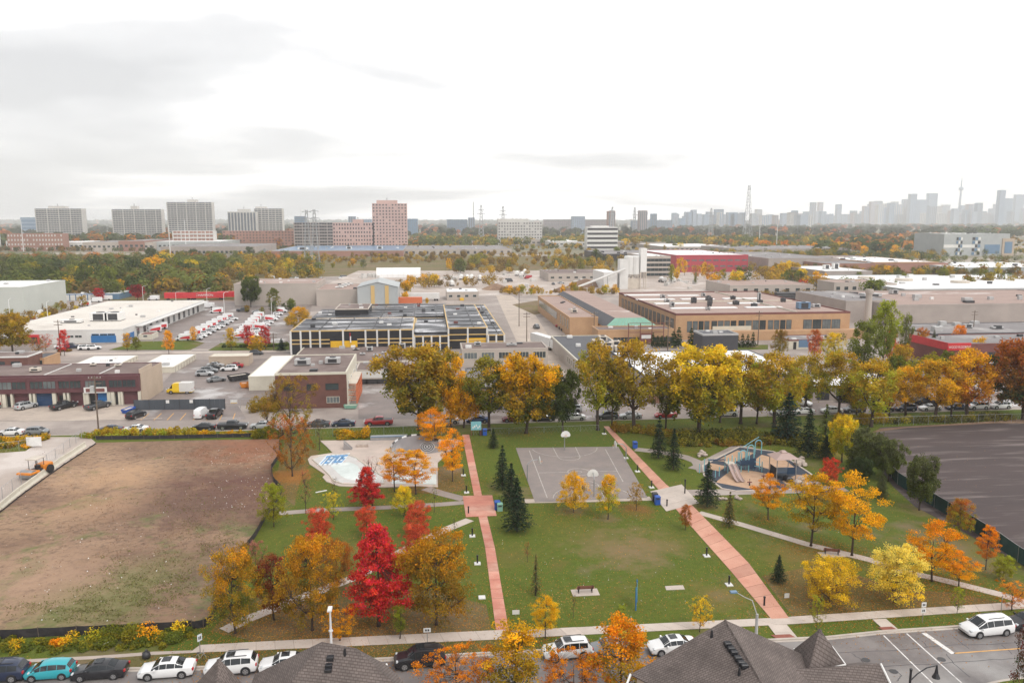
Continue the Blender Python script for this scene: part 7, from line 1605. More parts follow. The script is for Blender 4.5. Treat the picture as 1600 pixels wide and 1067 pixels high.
for x in(-.45,.35):
    mb=MB();pr=[(1.9,1.5),(1.2,1.35),(.1,.85),(-1.2,.35),(-2.2,.16),(-2.8,.14)]
    for (y0,z0),(y1,z1) in zip(pr[:-1],pr[1:]): mb.add([(x-.26-.25*(1.9-y0)/4,y0,z0),(x+.26-.25*(1.9-y0)/4,y0,z0),(x+.26-.25*(1.9-y1)/4,y1,z1),(x-.26-.25*(1.9-y1)/4,y1,z1)],[(0,1,2,3)],M['slide'])
    for sx in(-.3,.3): mb.tube([(x+sx-.25*(1.9-y)/4,y,z+.12) for y,z in pr],.06,M['slide'],5)
    mb.build('slide',t)
mb=MB()
for i in range(5): mb.box(-3.4+.55*i,-3.0+.55*i,3.0,3.5,1.9,2.0,M['navy'])
mb.tube([(-3.6,3.25,2.0),(-.6,3.25,1.9)],.08,M['navy'],6);mb.build('overhead_ladder',t)
for x,y,h_ in((-5.2,2.6,1.6),(-4.2,3.2,2.2),(-3.4,3.2,2.2),(-2.6,.6,1.6),(-3.4,.2,1.2)): MB().tube([(x,y,0),(x,y,h_)],.07,M['teal'],7).build('post',t)
MB().tube([(4.0+.5*math.cos(a),1.0+.5*math.sin(a),1.0+a*.12) for a in np.linspace(0,9,22)],.04,M['teal'],5).build('spiral_climber',t)
for px,py in((1171,758),(1193,748)):
    g=G(px,py,.09);t=thing('spring_rider','small dark spring rider on the tan rubber, %s one'%('nearer' if px<1180 else 'farther'),'spring rider',g);MB().tube([(0,0,0),(0,0,.45)],.12,M['dark'],8).build('spring',t);MB().bbox(-.35,.35,-.1,.1,.45,.6,.03,M['maroon']).build('seat',t);MB().tube([(0,-.2,1.0),(0,.2,1.0)],.03,M['dark'],5).build('handle',t);MB().tube([(0,0,.6),(0,0,1.0)],.03,M['dark'],5).build('stem',t)
g=G(1222,745,.09);t=thing('play_shelter','play tower with brown square roof and dark panels','play tower',g)
for x in(-1.6,1.6):
    for y in(-1.4,1.4): MB().tube([(x,y,0),(x,y,3.4)],.07,M['steel'],7).build('post',t)
mb=MB();mb.add([(-2,-1.8,3.4),(2,-1.8,3.4),(2,1.8,3.4),(-2,1.8,3.4),(-.5,-.5,4.1),(.5,-.5,4.1),(.5,.5,4.1),(-.5,.5,4.1)],[(0,1,5,4),(1,2,6,5),(2,3,7,6),(3,0,4,7),(4,5,6,7),(3,2,1,0)],M['slide']);mb.build('roof',t);MB().bbox(-.5,.5,-.5,.5,4.1,4.4,.2,M['slide']).build('roof_cap',t)
MB().bbox(-1.5,1.5,-1.3,1.3,1.1,1.2,.03,M['navy']).build('deck',t);MB().box(.2,1.5,-1.35,-1.3,.9,2.0,M['navy']).build('side_panel',t);MB().bbox(-.5,.5,-2.8,-1.4,.1,.9,.3,M['black']).build('tunnel',t);MB().box(-1.55,-1.5,-1.2,1.2,.2,1.9,M['black']).build('side_panel',t)
# ------------------------------------------------------------ foreground houses
def pt(px,py,z): return tuple(G(px,py,z))
def house(label,name,faces,wallpts,ze,cat='house',wall='tanblock'):
    t=thing(name,label,cat,(0,0,0));c=sum((Vector(p) for p in wallpts),Vector())/len(wallpts);t.location=(c.x,c.y,0)
    vs=[];fs=[];o=Vector((c.x,c.y,0))
    for f,mm in faces:
        mb=MB();q=[Vector(p)-o for p in f];n_=(q[1]-q[0]).cross(q[2]-q[0])
        if n_.z<0: q=q[::-1]
        nn=(q[1]-q[0]).cross(q[2]-q[0]).normalized();k=len(q);mb.add([tuple(p) for p in q]+[tuple(p-nn*.2) for p in q],[tuple(range(k)),tuple(range(2*k-1,k-1,-1))]+[((i+1)%k,i,k+i,k+(i+1)%k) for i in range(k)],M[mm]);mb.build('roof_slope',t)
    mb=MB();w=[(p[0]-o.x,p[1]-o.y) for p in wallpts];w=[(x*.94,y*.94) for x,y in w];mb.prism(w,0,ze-.3,M[wall]);mb.build('wall',t);return t,o
def vent(t,o,px,py,z,kind='box'):
    p=Vector(pt(px,py,z))-o
    if kind=='box': MB().bbox(p.x-.22,p.x+.22,p.y-.2,p.y+.2,p.z-.12,p.z+.2,.04,M['black']).build('roof_vent',t)
    else: MB().tube([(p.x,p.y,p.z-.2),(p.x,p.y,p.z+.45)],[.12,.06],M['black'],7).build('vent_pipe',t)
def gutter(t,o,a,b): MB().tube([Vector(a)-o,Vector(b)-o],.08,M['white'],6).build('gutter',t)
ze=8.5
A=pt(1133,968,12.2);Lc=pt(985,1053,ze);Nc=pt(1262,1190,ze);Rc=pt(1300,1042,ze);Bc=(A[0]+.5,A[1]+3.2,ze)
t,o=house('large shingled house roof at the bottom, peaking under the right red path','shingled_house',[([A,Lc,Nc],'shingle'),([A,Nc,Rc],'shingle2'),([A,Rc,Bc],'shingle'),([A,Bc,Lc],'shingle2')],[Lc,Nc,Rc,Bc],ze)
Av=Vector(A);Lv=Vector(Lc);Nv=Vector(Nc)
def onface(px,py,a,b,c):
    n_=(b-a).cross(c-a);d=FW*FPX+RT*(px-800)-UP*(py-533.5);s=n_.dot(a-Vector((0,0,HC)))/n_.dot(d);return Vector((0,0,HC))+d*s
def fvent(t,o,px,py,tri,kind='box'):
    p=onface(px,py,*tri)-o
    if kind=='box': MB().bbox(p.x-.24,p.x+.24,p.y-.2,p.y+.2,p.z-.1,p.z+.22,.04,M['black']).build('roof_vent',t)
    else: MB().tube([(p.x,p.y,p.z-.1),(p.x,p.y,p.z+.5)],[.13,.06],M['black'],7).build('vent_pipe',t)
tri=(Av,Lv,Nv)
for px,py in((1137,1007),(1142,1014),(1147,1020),(1153,1029),(1158,1036),(1163,1041)): fvent(t,o,px,py,tri)
for px,py in((1112,994),(1155,1053)): fvent(t,o,px,py,tri,'pipe')
gutter(t,o,Lc,pt(975,1080,ze));MB().tube([Av-o,Nv-o],.09,M['shingle2'],5).build('hip_cap',t)
A2=pt(1281,982,11.6);b2=[pt(1240,1014,9.2),pt(1262,1052,9.2),pt(1321,1038,9.2),pt(1300,1010,9.2)]
t,o=house('small pyramid shingled turret roof right of the big roof','pyramid_turret',[([A2,b2[0],b2[1]],'shingle'),([A2,b2[1],b2[2]],'shingle'),([A2,b2[2],b2[3]],'shingle2'),([A2,b2[3],b2[0]],'shingle2')],b2,9.2,'turret')
for a,b in((b2[0],b2[3]),(b2[1],b2[2]),(b2[2],b2[3])): gutter(t,o,a,b)
r1,r2=pt(1235,1046,9.6),pt(1376,1036,9.6);e1,e2=pt(1270,1130,7.4),pt(1412,1110,7.4);back1=(r1[0],r1[1]+2.5,8.2);back2=(r2[0],r2[1]+2.5,8.2)
t,o=house('dark shingled gable roof at the bottom beside the street','gable_wing',[([r1,r2,e2,e1],'shingle'),([r1,r2,back2,back1],'shingle')],[e1,e2,back2,back1],7.4)
gutter(t,o,r2,e2)
A3=pt(503,1002,12.0);A4=pt(556,1012,11.6);L3=pt(398,1053,9.2);R3=pt(604,1038,9.2);N3=pt(330,1230,6.5);N4=pt(760,1200,6.0);B3=(A3[0]-.5,A3[1]+2.5,9.2);B4=(A4[0],A4[1]+2.5,9.2)
t,o=house('broad grey brown hip roof at the bottom left of the centre','shingled_house',[([A3,A4,R3,N4,N3,L3][:0] or [A3,A4,N4,N3],'shingle'),([A3,N3,L3],'shingle2'),([A4,R3,N4],'shingle2'),([A3,L3,B3],'shingle2'),([A3,A4,B4,B3],'shingle'),([A4,B4,R3],'shingle2')],[L3,N3,N4,R3,B4,B3],8.8)
tri=(Vector(A3),Vector(A4),Vector(N4))
for px,py in((516,1029),(514,1041),(513,1048)): fvent(t,o,px,py,tri)
fvent(t,o,539,1023,tri,'pipe');gutter(t,o,pt(604,1037,8.9),pt(602,1052,8.9))
A5=pt(342,1028,11.6);b5=[pt(300,1075,9.0),pt(335,1130,9.0),pt(388,1076,9.0),pt(350,1052,9.0)]
t,o=house('small dark pyramid roof left of the broad hip roof','pyramid_turret',[([A5,b5[0],b5[1]],'shingle'),([A5,b5[1],b5[2]],'shingle'),([A5,b5[2],b5[3]],'shingle2'),([A5,b5[3],b5[0]],'shingle2')],b5,9.0,'turret')
# ------------------------------------------------------------ every tree
T=[ # near park
(368,990,855,98,'round','amber','gr2','orange topped green tree at the corner of the bare field'),
(428,968,868,66,'oval','dkred','brown','small dark red tree left of the large olive orange maple'),
(488,985,840,116,'round','amber','dkolive','large olive and orange maple between the dark red tree and crimson maple'),
(531,1001,948,66,'sparse','orange','gold','small orange tree behind the white street light pole'),
(592,978,820,108,'conic','crimson','red','tall crimson maple at the front of the park'),
(625,998,945,22,'column','lime','green','slim lime green sapling right of the crimson maple'),
(682,976,834,132,'round','amber','dkolive','broad orange gold maple left of the left red path'),
(527,920,842,58,'round','rust','brown','rust brown tree behind the olive orange maple'),
(402,900,845,34,'sparse','pink','brown','thin faded pink tree beside the silt fence'),
(499,852,793,44,'round','coral','red','coral red tree, leftmost behind the olive orange maple'),
(487,878,834,36,'round','coral','rust','low coral bush tree just below the leftmost coral tree'),
(573,838,791,38,'round','coral','red','small coral tree right behind the crimson maple'),
(652,838,783,48,'round','coral','red','coral red tree right of the yellow one'),
(650,872,820,48,'round','coral','red','coral red tree directly below the other, over the footpath'),
(573,795,730,48,'conic','red','crimson','pointed red maple at the lower edge of the skate bowl'),
(582,790,712,44,'bare','pink','pink','nearly bare pinkish tree behind the pointed red maple'),
(617,768,702,54,'locust','gold','orange','left of two orange locusts in front of the skate park'),
(650,772,704,60,'locust','gold','orange','right of two orange locusts in front of the skate park'),
(707,752,672,48,'locust','orange','gold','orange locust at the left edge of the red path'),
(677,702,638,72,'locust','orange','gold','bright orange locust over the back corner of the skate park'),
(631,807,760,40,'round','yellow','lime','yellow tree between the coral trees and orange locusts'),
(521,812,768,32,'sparse','yellow','lime','small airy yellow tree left of the coral trees'),
(478,802,732,28,'bare','coral','pink','thin nearly bare reddish tree on the left lawn'),
(457,744,648,76,'rusty','rust','brown','rusty half bare tree beside the skate park'),
(455,690,588,96,'rusty','brown','olive','tall brown olive tree by the street at the brown brick building'),
(499,703,655,28,'bare','brown','brown','bare tree at the left end of the skate park deck'),
(428,823,755,44,'round','lime','olive','small olive green tree beside the winding silt fence'),
(771,700,669,17,'spruce','spruce','sprucetip','smallest spruce right of the left red path'),
(785,765,694,30,'spruce','spruce','sprucetip','first spruce of the row beside the left red path'),
(799,792,722,36,'spruce','spruce','sprucetip','middle spruce of the row beside the left red path'),
(808,830,745,46,'spruce','spruce','sprucetip','nearest and largest spruce of the row beside the left red path'),
(824,878,846,14,'bare','red','red','tiny bare sapling with few red leaves below the spruces'),
(837,930,864,18,'thinspruce','greygreen','brown','thin scraggly spruce on the lawn'),
(896,800,738,50,'round','gold','yellow','golden yellow tree, left one in front of the court'),
(950,811,742,38,'oval','gold','lime','yellow green tree, middle one in front of the court'),
(994,797,755,29,'sparse','ochre','brown','small brownish orange tree, right one in front of the court'),
(1071,828,788,22,'oval','rust','brown','narrow rust coloured sapling beside the right red path'),
(1029,716,650,27,'spruce','spruce','sprucetip','dark spruce behind the path, left of a similar one'),
(1052,734,668,28,'spruce','spruce','sprucetip','dark spruce left of the playground path'),
(1105,791,720,37,'spruce','spruce','sprucetip','broad spruce in front of the playground'),
(1139,823,767,22,'spruce','greygreen','brown','small brownish fir below the playground path'),
(1200,812,742,54,'locust','orange','gold','bright orange locust in front of the playground'),
(1267,853,740,88,'locust','gold','olive','airy olive yellow locust left of the bench'),
(1331,868,740,92,'locust','gold','gold','tall golden locust right of the bench'),
(1296,760,716,34,'round','red','coral','small round red tree right of the playground'),
(1377,777,734,21,'spruce','greygreen','sprucetip','small pale spruce by the green screen fence'),
(1436,797,712,54,'broad','greygreen','green','grey green willow like tree rising over the screen fence'),
(1499,836,780,48,'round','rust','lime','small round tree with orange top beside the dark lot'),
(1456,908,814,92,'locust','orange','gold','large orange locust behind the pale yellow tree'),
(1498,916,864,58,'locust','orange','gold','orange locust at the right of the pale yellow tree'),
(1398,942,854,92,'round','pale','yellow','pale yellow round tree, brightest of the right group'),
(1296,944,870,94,'round','yellow','ochre','yellow ochre spreading tree left of the pale yellow one'),
(1276,983,930,27,'sparse','lime','olive','lime yellow sapling on the sidewalk below the ochre tree'),
(1495,958,918,24,'sparse','lime','green','lime green sapling at the sidewalk near the minivan'),
(1581,953,910,56,'sparse','orange','rust','sparse orange tree at the right end of the sidewalk'),
(1540,890,822,38,'locust','orange','rust','thin orange tree beside the screen fence'),
(1567,906,868,36,'round','lime','olive','low yellow green tree beside the end of the screen fence'),
(1216,910,866,24,'spruce','spruce','sprucetip','small spruce standing alone on the right lawn'),
(852,997,930,48,'locust','gold','yellow','bright golden tree on the sidewalk right of the left red path'),
(971,992,944,20,'sparse','lime','green','lime sapling hidden behind the oval orange tree'),
(1093,987,932,42,'sparse','yellow','gold','small yellow orange tree on the sidewalk left of the right roof'),
(970,1090,970,112,'oval','orange','olive','pointed orange and olive tree at the bottom between two cars'),
(895,1105,1022,128,'rusty','orange','rust','wide rusty half bare tree at the bottom before the white SUV'),
(803,1100,975,104,'oval','gold','green','green gold tree at the bottom below the left red path'),
(712,1100,1016,136,'rusty','orange','rust','rusty half bare tree at the bottom beside the black SUV'),
(1602,1105,972,50,'oval','dkred','dkgreen','dark red and green tree cut off at the bottom right edge'),
(896,965,925,15,'bare','brown','brown','leafless thin sapling in front of the brown bench'),
(523,782,745,16,'bare','brown','brown','leafless twiggy sapling below the bowl'),
(679,800,757,16,'bare','lime','lime','leafless sapling on the lawn left of the red square'),
(710,838,806,14,'bare','lime','olive','thin leafless sapling near the gold maple top'),
# street row
(655,672,540,133,'broad','ochre','green','large olive tree with orange top behind the skate park'),
(704,668,560,70,'airy','gold','gold','golden tree with bent trunk between the large olive trees'),
(725,668,596,65,'broad','gold','gold','lower golden tree leaning over the industrial street'),
(764,672,560,90,'airy','olive','green','olive airy tree behind the notice board'),
(822,677,556,110,'broad','gold','green','orange and green tree behind the spruce row'),
(879,674,578,56,'broad','green','dkgreen','dark green tree left of the twin trunks'),
(934,672,534,88,'airy','ochre','lime','tall brownish tree with twin leaning trunks at the right red path'),
(991,674,530,122,'airy','ochre','olive','broad olive brown tree above the far end of the right path'),
(1091,682,542,140,'broad','yellow','green','very large yellow olive tree behind the playground path'),
(1157,662,552,88,'airy','ochre','lime','brownish tree right of the very large yellow one'),
(1210,668,553,108,'airy','ochre','lime','honey coloured tree above the tall dark spruce'),
(1257,645,552,83,'airy','ochre','lime','honey coloured tree right behind the tall dark spruce'),
(1310,651,550,79,'airy','ochre','lime','honey coloured tree left of the blue bin'),
(1361,667,560,94,'airy','ochre','lime','honey coloured tree with forked trunk at the dark lot'),
(1415,650,572,74,'airy','gold','ochre','smaller honey coloured tree above the three dark cars'),
(1461,657,562,90,'airy','ochre','gold','honey coloured tree before the black pickup'),
(1510,653,548,103,'airy','gold','rust','orange honey coloured tree at the right of the row'),
(1543,640,592,48,'sparse','ochre','rust','small orange tree beside the dark maple'),
(1598,656,532,112,'broad','rust','dkgreen','dark green maple with orange top at the right edge'),
(1350,596,500,64,'airy','gr2','green','tall green cottonwood with some yellow leaves behind the honey trees'),
(1378,585,470,48,'airy','lime','gr2','tallest green yellow cottonwood beside the chimney'),
(1412,568,490,26,'oval','gr2','greygreen','narrow green poplar right of the cottonwoods'),
(1300,575,520,38,'round','yellow','lime','yellow tree left of the green cottonwood'),
(1125,660,588,66,'airy','ochre','lime','lower olive tree tucked right of the very large yellow one'),
(1182,662,580,64,'airy','gold','olive','small olive gold tree between two taller brownish ones'),
(956,670,574,52,'airy','olive','green','small olive tree between the twin trunks and broad tree'),
(1338,655,590,56,'airy','gold','olive','small gold tree between the blue bin and the forked tree'),
(1390,654,588,54,'airy','ochre','gold','small ochre tree left of the three dark cars tree'),
(1486,652,592,56,'airy','gold','ochre','small gold tree between the black pickup and the red car'),
(1234,655,586,52,'airy','gold','olive','low golden tree behind the top of the tall dark spruce'),
(1040,672,580,60,'airy','olive','green','olive tree between the broad tree and the very large yellow one'),
# conifers & willows by the lot
(1230,690,612,50,'spruce','spruce','bluegreen','tallest dark spruce at the right of the park'),
(1262,714,636,36,'spruce','spruce','sprucetip','green spruce second from the tall dark one'),
(1290,716,680,26,'spruce','spruce','sprucetip','short dark spruce right of the green spruce'),
(1289,688,630,26,'thinspruce','green','sprucetip','slim upright cypress behind the short spruce'),
(1315,722,650,50,'broad','yellow','lime','bright yellow tree among the conifers'),
(1333,738,688,24,'spruce','spruce','sprucetip','dark spruce in front of the willow like trees'),
(1356,742,672,66,'broad','greygreen','green','grey green willow left of another above the dark lot'),
(1388,752,686,46,'broad','greygreen','green','grey green willow at the corner of the dark lot'),
(1345,760,715,34,'broad','dkgreen','dkgreen','dark green shrub tree at the start of the screen fence'),
# depot area
(20,552,490,62,'broad','ochre','olive','large brownish tree at the left edge before the depot'),
(101,556,515,18,'oval','red','crimson','small crimson tree at the depot door'),
(72,548,522,24,'sparse','pink','coral','faded pink tree left of the depot'),
(60,553,528,26,'rusty','brown','brown','brown shrub tree at the depot entrance'),
(199,548,520,16,'oval','gold','olive','gold tree left of the gate hut'),
(213,548,526,14,'round','olive','green','small olive tree beside the gate hut'),
(264,553,516,20,'oval','gold','orange','golden tree before the gate hut'),
(303,535,510,12,'round','gold','gold','tiny gold tree among the postal vans'),
(362,548,512,20,'oval','gold','lime','gold tree right of the depot gate'),
(388,546,508,20,'oval','crimson','red','crimson tree, left one among the vans'),
(415,546,508,22,'oval','crimson','red','crimson tree, right one among the vans'),
(402,553,524,28,'round','gold','olive','olive gold tree between the crimson ones'),
(440,548,528,16,'spruce','bluegreen','spruce','small dark blue spruce in the depot hedge'),
(468,518,480,46,'round','gold','olive','wide orange olive tree at the corner of the black factory'),
(392,480,432,34,'broad','green','dkgreen','green tree before the beige warehouse, left'),
(428,482,450,22,'round','green','olive','green tree before the beige warehouse, right'),
(455,510,492,20,'round','olive','gold','low olive tree behind the wide orange one'),
(155,470,450,20,'round','crimson','crimson','crimson round tree at the rear of the depot'),
(215,470,445,24,'broad','dkred','crimson','dark red tree behind the depot roof'),
(1272,560,515,26,'round','rust','coral','red topped tree before the brick plant, left'),
(1218,557,515,26,'round','brown','olive','brown round tree before the brick plant'),
(1390,568,510,22,'round','red','coral','scarlet tree behind the cottonwoods'),
(1440,558,512,24,'round','rust','gold','orange tree left of the maroon shop'),
(1497,545,508,30,'round','orange','rust','orange tree behind the maroon shop'),
(1560,560,533,30,'round','lime','olive','olive shrub tree in front of the maroon shop'),
(1457,560,515,18,'spruce','greygreen','spruce','small conifer left of the maroon shop'),
]
for a in T: tree(*a)
# cedars before the brick factory
for i,(px,w) in enumerate(((943,1),(955,1),(966,1),(975,1),(987,1),(1020,1.3),(1027,1.6),(1034,1.8),(1041,1.4),(1052,2.4),(1060,2.2),(1080,2.3),(1087,2.2),(1094,1.4),(1152,1.6),(1160,1.6),(1168,1.5),(1176,1.5))):
    g=G(px,543);s=scale_at(g);H=(2.6 if px<990 else 4.6 if px<1045 else 6.5 if px<1095 else 4.6)*random.uniform(.85,1.2)
    mtree(g.x,g.y,H,w*1.5,'midspruce','dkgreen','spruce','dark columnar cedar %s'%('in front of the brick factory windows, left group' if px<990 else 'below the sign gantry' if px<1045 else 'beside the dark box building' if px<1095 else 'right of the dark box building'),'cedars along the brick factory','cedar_tree')
rt=random.Random(21)
def scatter(n,box,h,kinds,pal,label,group,name='tree',minsep=0,poly=None):
    k=0;tries=0;n=int(n*.70)
    while k<n and tries<n*20:
        tries+=1
        px=rt.uniform(box[0],box[2]);y0=G(800,box[1]).y;y1=G(800,box[3]).y;
        py=box[1]+(box[3]-box[1])*rt.uniform(0,1)**.8
        g=G(px,py);H=rt.uniform(*h);ca,cb=rt.choice(pal);w=H*rt.uniform(.6,.95);kd=rt.choice(kinds)
        if kd=='midcol': w*=.6
        if kd=='midspruce': w*=.5
        mtree(g.x,g.y,H,w,kd,ca,cb,label(ca) if callable(label) else label,group,name);k+=1
CN=dict(green='green',dkgreen='dark green',olive='olive',gold='golden',yellow='yellow',lime='yellow green',orange='orange',rust='rust red',brown='brown',red='red',coral='coral red',crimson='crimson',ochre='ochre',greygreen='grey green',gr2='mid green',dkred='dark red')
def lab(place): return lambda ca: '%s tree %s'%(CN.get(ca,ca),place)
GRN=[('green','dkgreen'),('dkgreen','green'),('olive','green'),('gr2','olive'),('gr2','green'),('greygreen','green')]
MIX=GRN+[('gold','olive'),('yellow','lime'),('ochre','olive'),('brown','olive')]
YEL=[('gold','yellow'),('yellow','lime'),('gold','ochre'),('ochre','olive'),('olive','lime')]
FAR=GRN+GRN+[('orange','rust'),('rust','coral'),('gold','olive'),('coral','rust')]
scatter(62,(-20,412,360,456),(10,16),['mid'],GRN*3+MIX,lab('in the wooded belt behind the mail depot'),'woodland behind the depot')
scatter(26,(240,405,500,440),(9,14),['mid'],MIX,lab('in the right half of the wooded belt'),'woodland behind the depot, right half')
scatter(22,(-10,440,330,466),(7,10),['mid'],YEL+MIX,lab('at the front edge of the wooded belt'),'front edge of the wooded belt')
scatter(16,(-5,470,130,505),(4,7),['mid'],YEL+[('olive','green')],lab('on the bank left of the mail depot'),'trees left of the mail depot')
scatter(20,(480,402,700,420),(4,9),['mid'],YEL+MIX,lab('on the meadow before the long hall'),'trees on the meadow')
scatter(8,(622,448,700,458),(7,9),['mid'],[('gold','olive'),('ochre','olive'),('yellow','olive')],lab('behind the grey gabled hall'),'yellow clump behind the gabled hall')
scatter(28,(690,398,965,428),(6,12),['mid','midcol'],YEL+YEL+GRN,lab('in the yellow wood before the white office'),'yellow wood in the centre')
scatter(22,(780,455,965,463),(2.5,6),['mid'],YEL+[('olive','green')],lab('along the south side of the gravel yard'),'trees along the gravel yard')
scatter(16,(1045,420,1110,448),(7,13),['mid','midcol'],[('yellow','gold'),('gold','yellow'),('olive','green'),('ochre','rust')],lab('before the crimson warehouse'),'trees before the crimson warehouse')
scatter(14,(1110,430,1170,455),(7,12),['mid'],MIX,lab('right below the crimson warehouse'),'trees below the crimson warehouse')
scatter(14,(1000,380,1200,396),(8,13),['mid'],YEL+GRN,lab('behind the crimson warehouse'),'trees behind the crimson warehouse')
scatter(26,(1195,400,1290,450),(7,12),['mid'],YEL+MIX,lab('between the right factories'),'trees between the right factories')
scatter(16,(1180,385,1300,396),(10,16),['mid'],[('orange','gold'),('gold','orange'),('orange','rust')],lab('in the orange clump left of the steam'),'orange clump')
scatter(26,(1300,378,1475,402),(10,18),['mid'],GRN*2+[('orange','gold'),('rust','coral'),('gold','yellow')],lab('in the wood left of the modern school'),'wood left of the modern school')
scatter(18,(1340,430,1600,446),(7,12),['mid'],MIX+[('brown','rust')],lab('behind the white hall on the right'),'trees behind the white hall')
scatter(14,(1500,446,1600,455),(8,14),['mid'],[('olive','brown'),('brown','olive'),('green','brown')],lab('at the right end of the white hall'),'trees at the right end of the white hall')
scatter(14,(1500,362,1640,378),(14,22),['mid'],[('dkgreen','green'),('green','dkgreen'),('dkgreen','dkgreen')],lab('on the dark wooded rise behind the school'),'dark wood behind the school')
scatter(16,(1380,560,1540,600),(5,8),['mid'],YEL+[('rust','gold'),('green','olive')],lab('between the shops behind the honey trees'),'shrub trees behind the honey trees')
scatter(12,(520,467,700,475),(3,5),['mid'],YEL,lab('small, along the black factory rear'),'small trees behind the black factory')
scatter(10,(385,478,460,492),(3,6),['mid'],MIX,lab('small, before the beige warehouse wall'),'small trees before the beige warehouse')
for px,py,h,w,ca,cb,l in ((237,412,16,13,'dkgreen','green','big round dark green tree above the wooded belt'),(390,406,14,12,'dkgreen','dkgreen','dark green tree right of the wide white roof'),(480,424,12,10,'green','olive','green tree right beside the twin pylons'),(720,427,11,12,'green','greygreen','round green tree left of the golden wood'),(640,385,9,9,'dkgreen','dkgreen','dark tree below the pink tower'),(1224,436,12,11,'yellow','gold','bright yellow round tree left of the parked trucks'),(1252,440,9,9,'yellow','lime','pale yellow round tree right of the bright one'),(1254,455,7,6,'crimson','coral','crimson tree by the works yard'),(1275,457,12,14,'gold','green','gold and green wide tree by the works yard'),(1397,402,14,13,'gold','yellow','isolated golden tree in the wood left of the school'),(810,382,10,9,'dkgreen','green','dark tree before the cream office'),(920,382,10,10,'dkgreen','green','dark tree left of the banded office'),(942,382,10,10,'green','dkgreen','dark tree right of the banded office'),(1150,378,14,13,'dkgreen','green','large dark tree left of the tall lattice mast'),(1112,378,12,12,'green','dkgreen','green tree behind the crimson warehouse roof'),(1460,440,9,7,'dkgreen','dkred','dark tree beside the teal shed'),(1363,468,11,13,'green','lime','wide green tree before the beige works')):
    g=G(px,py);mtree(g.x,g.y,h,w,'mid',ca,cb,l)
scatter(0,(-20,366,470,380),(8,13),['small'],FAR,lab('in the far belt below the apartment slabs'),'far belt below the apartment slabs')
scatter(0,(640,366,1300,380),(8,13),['small'],FAR,lab('in the far belt beyond the offices'),'far belt beyond the offices')
scatter(0,(505,378,960,388),(6,10),['small'],MIX,lab('in the belt before the pink tower'),'belt before the pink tower')
scatter(0,(420,396,960,404),(5,9),['small'],YEL+MIX,lab('in the scrub strip beyond the meadow'),'scrub strip beyond the meadow')
# far woods as one mass per band
def mass(name,label,n,pyr,hr,pal,seed,pxr=(-150,1750),size=(1.4,2.8),per=34):
    r=np.random.default_rng(seed);P=[];A=[];Nn=[];S_=[];d0,d1=G(800,pyr[1]).y,G(800,pyr[0]).y
    for _ in range(n):
        Y=d0*(d1/d0)**r.uniform()**.9;px=r.uniform(*pxr);x=XA(px,Y);H=r.uniform(*hr);w=H*r.uniform(.35,.6)*(1+Y/9000)
        q=r.normal(size=(per,3));q/=np.linalg.norm(q,axis=1)[:,None];q*=r.uniform(.55,1,size=(per,1))
        pts=np.array([x,Y,H*.58])+q*np.array([w,w,H*.45]);P.append(pts);col=r.uniform()
        A.append(np.stack([np.clip(r.normal(.5,.22)+r.normal(0,.15,per),0,1),np.full(per,1.0 if col<pal else 0.0)*r.uniform(.5,1),r.uniform(0,1,per)],1))
        nn=q+np.array([0,0,.5])+r.normal(0,.3,(per,3));Nn.append(nn/np.linalg.norm(nn,axis=1)[:,None]);S_.append(r.uniform(*size,per)*(H/9)*(1+Y/5000))
    me=leaf_mesh(name,np.concatenate(P),np.concatenate(Nn),np.concatenate(S_),np.concatenate(A));o=bpy.data.objects.new(name,me);COL.objects.link(o);tag(o,label,kind='stuff');return o
o=mass('far_woods','far woods and gardens reading as one dark green mass',2600,(351,372),(13,22),.14,5);o.color=(.085,.095,.045,1);o['tint']=[.50,.17,.05]
o=mass('far_woods','distant tree cover fading into haze at the horizon',2600,(346.9,352),(20,30),.10,6,size=(2.5,5));o.color=(.075,.09,.05,1);o['tint']=[.35,.16,.07]
o=mass('far_woods','autumn scrub between the distant halls',900,(370,392),(4,9),.5,7);o.color=(.13,.13,.045,1);o['tint']=[.50,.27,.04]
def mcol(o,a,b): o.color=(*a,1);o['tint']=list(b)
G1=(.165,.185,.045);G2=(.085,.115,.035);Y1=(.52,.33,.03);O1=(.55,.20,.03);BR=(.26,.17,.05)
